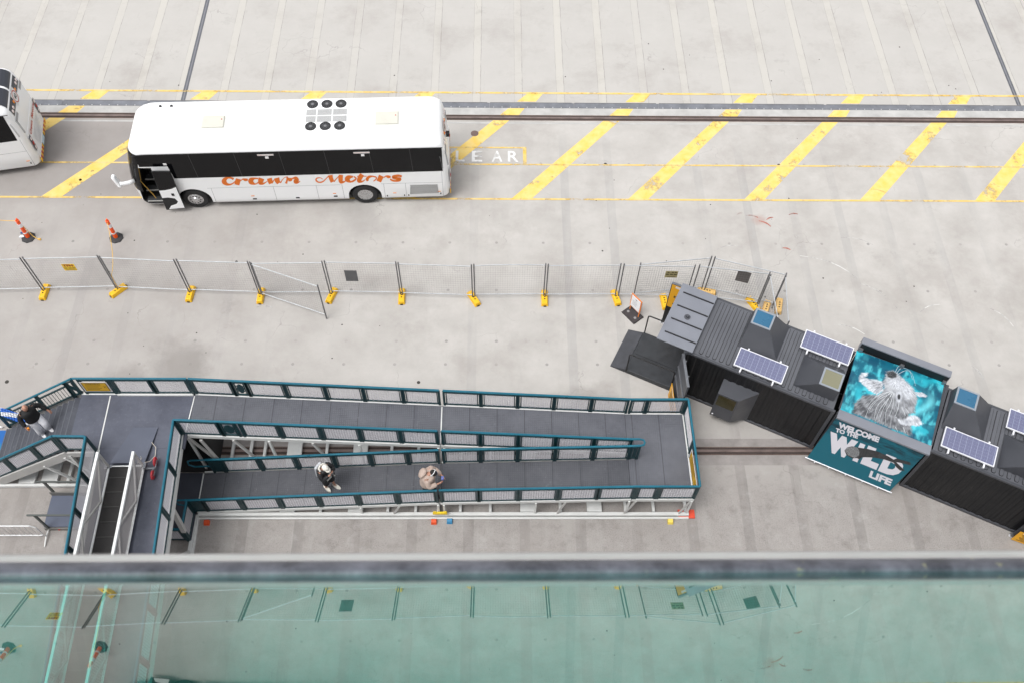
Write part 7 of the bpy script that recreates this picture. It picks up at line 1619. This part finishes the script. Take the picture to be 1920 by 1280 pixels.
for i in range(6):
    for k in range(14): b.f.append((i*14+k, i*14+(k+1) % 14, (i+1)*14+(k+1) % 14, (i+1)*14+k)); b.m.append(0)
b.f.append(tuple(range(13, -1, -1))); b.m.append(0); b.f.append(tuple(6*14+k for k in range(14))); b.m.append(0)
b.build("hood", BEI, t, smooth=True)
b = MB(); b.box(.42, -.06, 1.22, .50, .05, 1.30); b.build("phone_case", mat("case_blue", (.10, .13, .35), .5), t, bevel=.006)

# ---------------------------------------------------------------- sloping ship's window just below the viewpoint
TH, PH, EE = R(26.39), R(-0.16958713), 0.15
NN = Vector((math.cos(TH)*math.sin(PH), math.cos(TH)*math.cos(PH), math.sin(TH)))
XX = Vector((1, 0, 0)); XX = (XX-NN*XX.dot(NN)).normalized()
DD = XX.cross(NN)
if DD.z > 0: DD = -DD
O_ = Vector((0.020, 0.330, 27.1935)); O_ = O_-NN*((O_-CAM).dot(NN)+EE)
def gp(x, d, h): return XX*x+DD*d+NN*h
win = thing("window", "sloping tinted glass pane with dark lower seal and pale sill in front of the viewpoint", "window", O_)
def glass_mat():
    m = bpy.data.materials.new("teal_window_glass"); m.use_nodes = True
    n, l = m.node_tree.nodes, m.node_tree.links
    n.remove(n["Principled BSDF"]); out = n["Material Output"]
    tr = n.new("ShaderNodeBsdfTransparent"); tr.inputs[0].default_value = (0.06, 0.57, 0.485, 1)
    gl = n.new("ShaderNodeBsdfGlossy"); gl.inputs["Roughness"].default_value = 0.012; gl.inputs[0].default_value = (0.93, 1.0, 0.97, 1)
    fr = n.new("ShaderNodeFresnel"); fr.inputs[0].default_value = 1.52
    ma = n.new("ShaderNodeMath"); ma.operation = 'MULTIPLY_ADD'; ma.inputs[1].default_value = 1.08; ma.inputs[2].default_value = 0.03; ma.use_clamp = True
    l.new(fr.outputs[0], ma.inputs[0])
    tc = n.new("ShaderNodeTexCoord"); mp = n.new("ShaderNodeMapping"); mp.inputs["Scale"].default_value = (9, 1.2, 1.2); nz = n.new("ShaderNodeTexNoise")
    nz.inputs["Scale"].default_value = 1.5; nz.inputs["Detail"].default_value = 6; nz.inputs["Roughness"].default_value = 0.7
    l.new(tc.outputs["Object"], mp.inputs[0]); l.new(mp.outputs[0], nz.inputs["Vector"])
    sm_ = n.new("ShaderNodeMapRange"); sm_.inputs[1].default_value = .3; sm_.inputs[2].default_value = .7; sm_.inputs[3].default_value = -.03; sm_.inputs[4].default_value = .03
    l.new(nz.outputs["Fac"], sm_.inputs[0]); ad = n.new("ShaderNodeMath"); ad.operation = 'ADD'; ad.use_clamp = True
    l.new(ma.outputs[0], ad.inputs[0]); l.new(sm_.outputs[0], ad.inputs[1])
    mx = n.new("ShaderNodeMixShader"); l.new(ad.outputs[0], mx.inputs[0]); l.new(tr.outputs[0], mx.inputs[1]); l.new(gl.outputs[0], mx.inputs[2])
    l.new(mx.outputs[0], out.inputs[0])
    return m
b = MB(); q4 = [gp(-9, .0, 0), gp(9, .0, 0), gp(9, -1.75, 0), gp(-9, -1.75, 0)]
if (q4[1]-q4[0]).cross(q4[2]-q4[0]).dot(NN) < 0: q4.reverse()
b.quad(*q4); b.build("glass_pane", glass_mat(), win)
def seal_mat():
    m = new_mat("seal_sheen_lichen", 0.45); g = NG(m)
    P, X, Y, Z = g.xyz()
    a = g.noise(P, 14, 6, 0.7); lich = g.noise(P, 60, 4, .6)
    c = g.mixc(g.rng(a, .35, .68), (.022, .024, .034), (.16, .165, .20))  # pale mottling paints blurred reflections onto the dark seal
    lm = g.math('MULTIPLY', g.rng(X, .05, .35), g.rng(lich, .64, .70))
    c = g.mixc(g.math('MULTIPLY', lm, .8), c, (.26, .26, .15))
    g.l.new(c, g.b.inputs["Base Color"]); return m
b = MB()
prof = [(0, -.01), (0, .003), (.004, .0065), (.010, .0092), (.016, .0106), (.022, .0112), (.024, .0110), (.024, -.01)]
n = len(prof)
vs = [gp(-9, d, h) for d, h in prof]+[gp(9, d, h) for d, h in prof]
b.add(vs, [(i, n+i, n+(i+1) % n, (i+1) % n) for i in range(n)])
b.build("seal", seal_mat(), win)
for x in (-6.0, -2.4, 2.4, 6.0):
    b = MB(); b.hexa([gp(x-.03, -1.75, -.05), gp(x+.03, -1.75, -.05), gp(x+.03, -.001, -.05), gp(x-.03, -.001, -.05), gp(x-.03, -1.75, .012), gp(x+.03, -1.75, .012), gp(x+.03, -.001, .010), gp(x-.03, -.001, .010)]); b.build("mullion", mat("mullion_white", (.6, .6, .6), .4), win)
b = MB(); vs = []
prof = [(.0245, -.01), (.0245, .0150), (.0255, .0172), (.027, .0182), (.034, .0182), (.034, -.01)]
n = len(prof)
vs = [gp(-9, d, h) for d, h in prof]+[gp(9, d, h) for d, h in prof]
b.add(vs, [(i, n+i, n+(i+1) % n, (i+1) % n) for i in range(n)])
b.build("sill", mat("sill_pale", (.36, .35, .345), .6, 0, .08, 6), win)
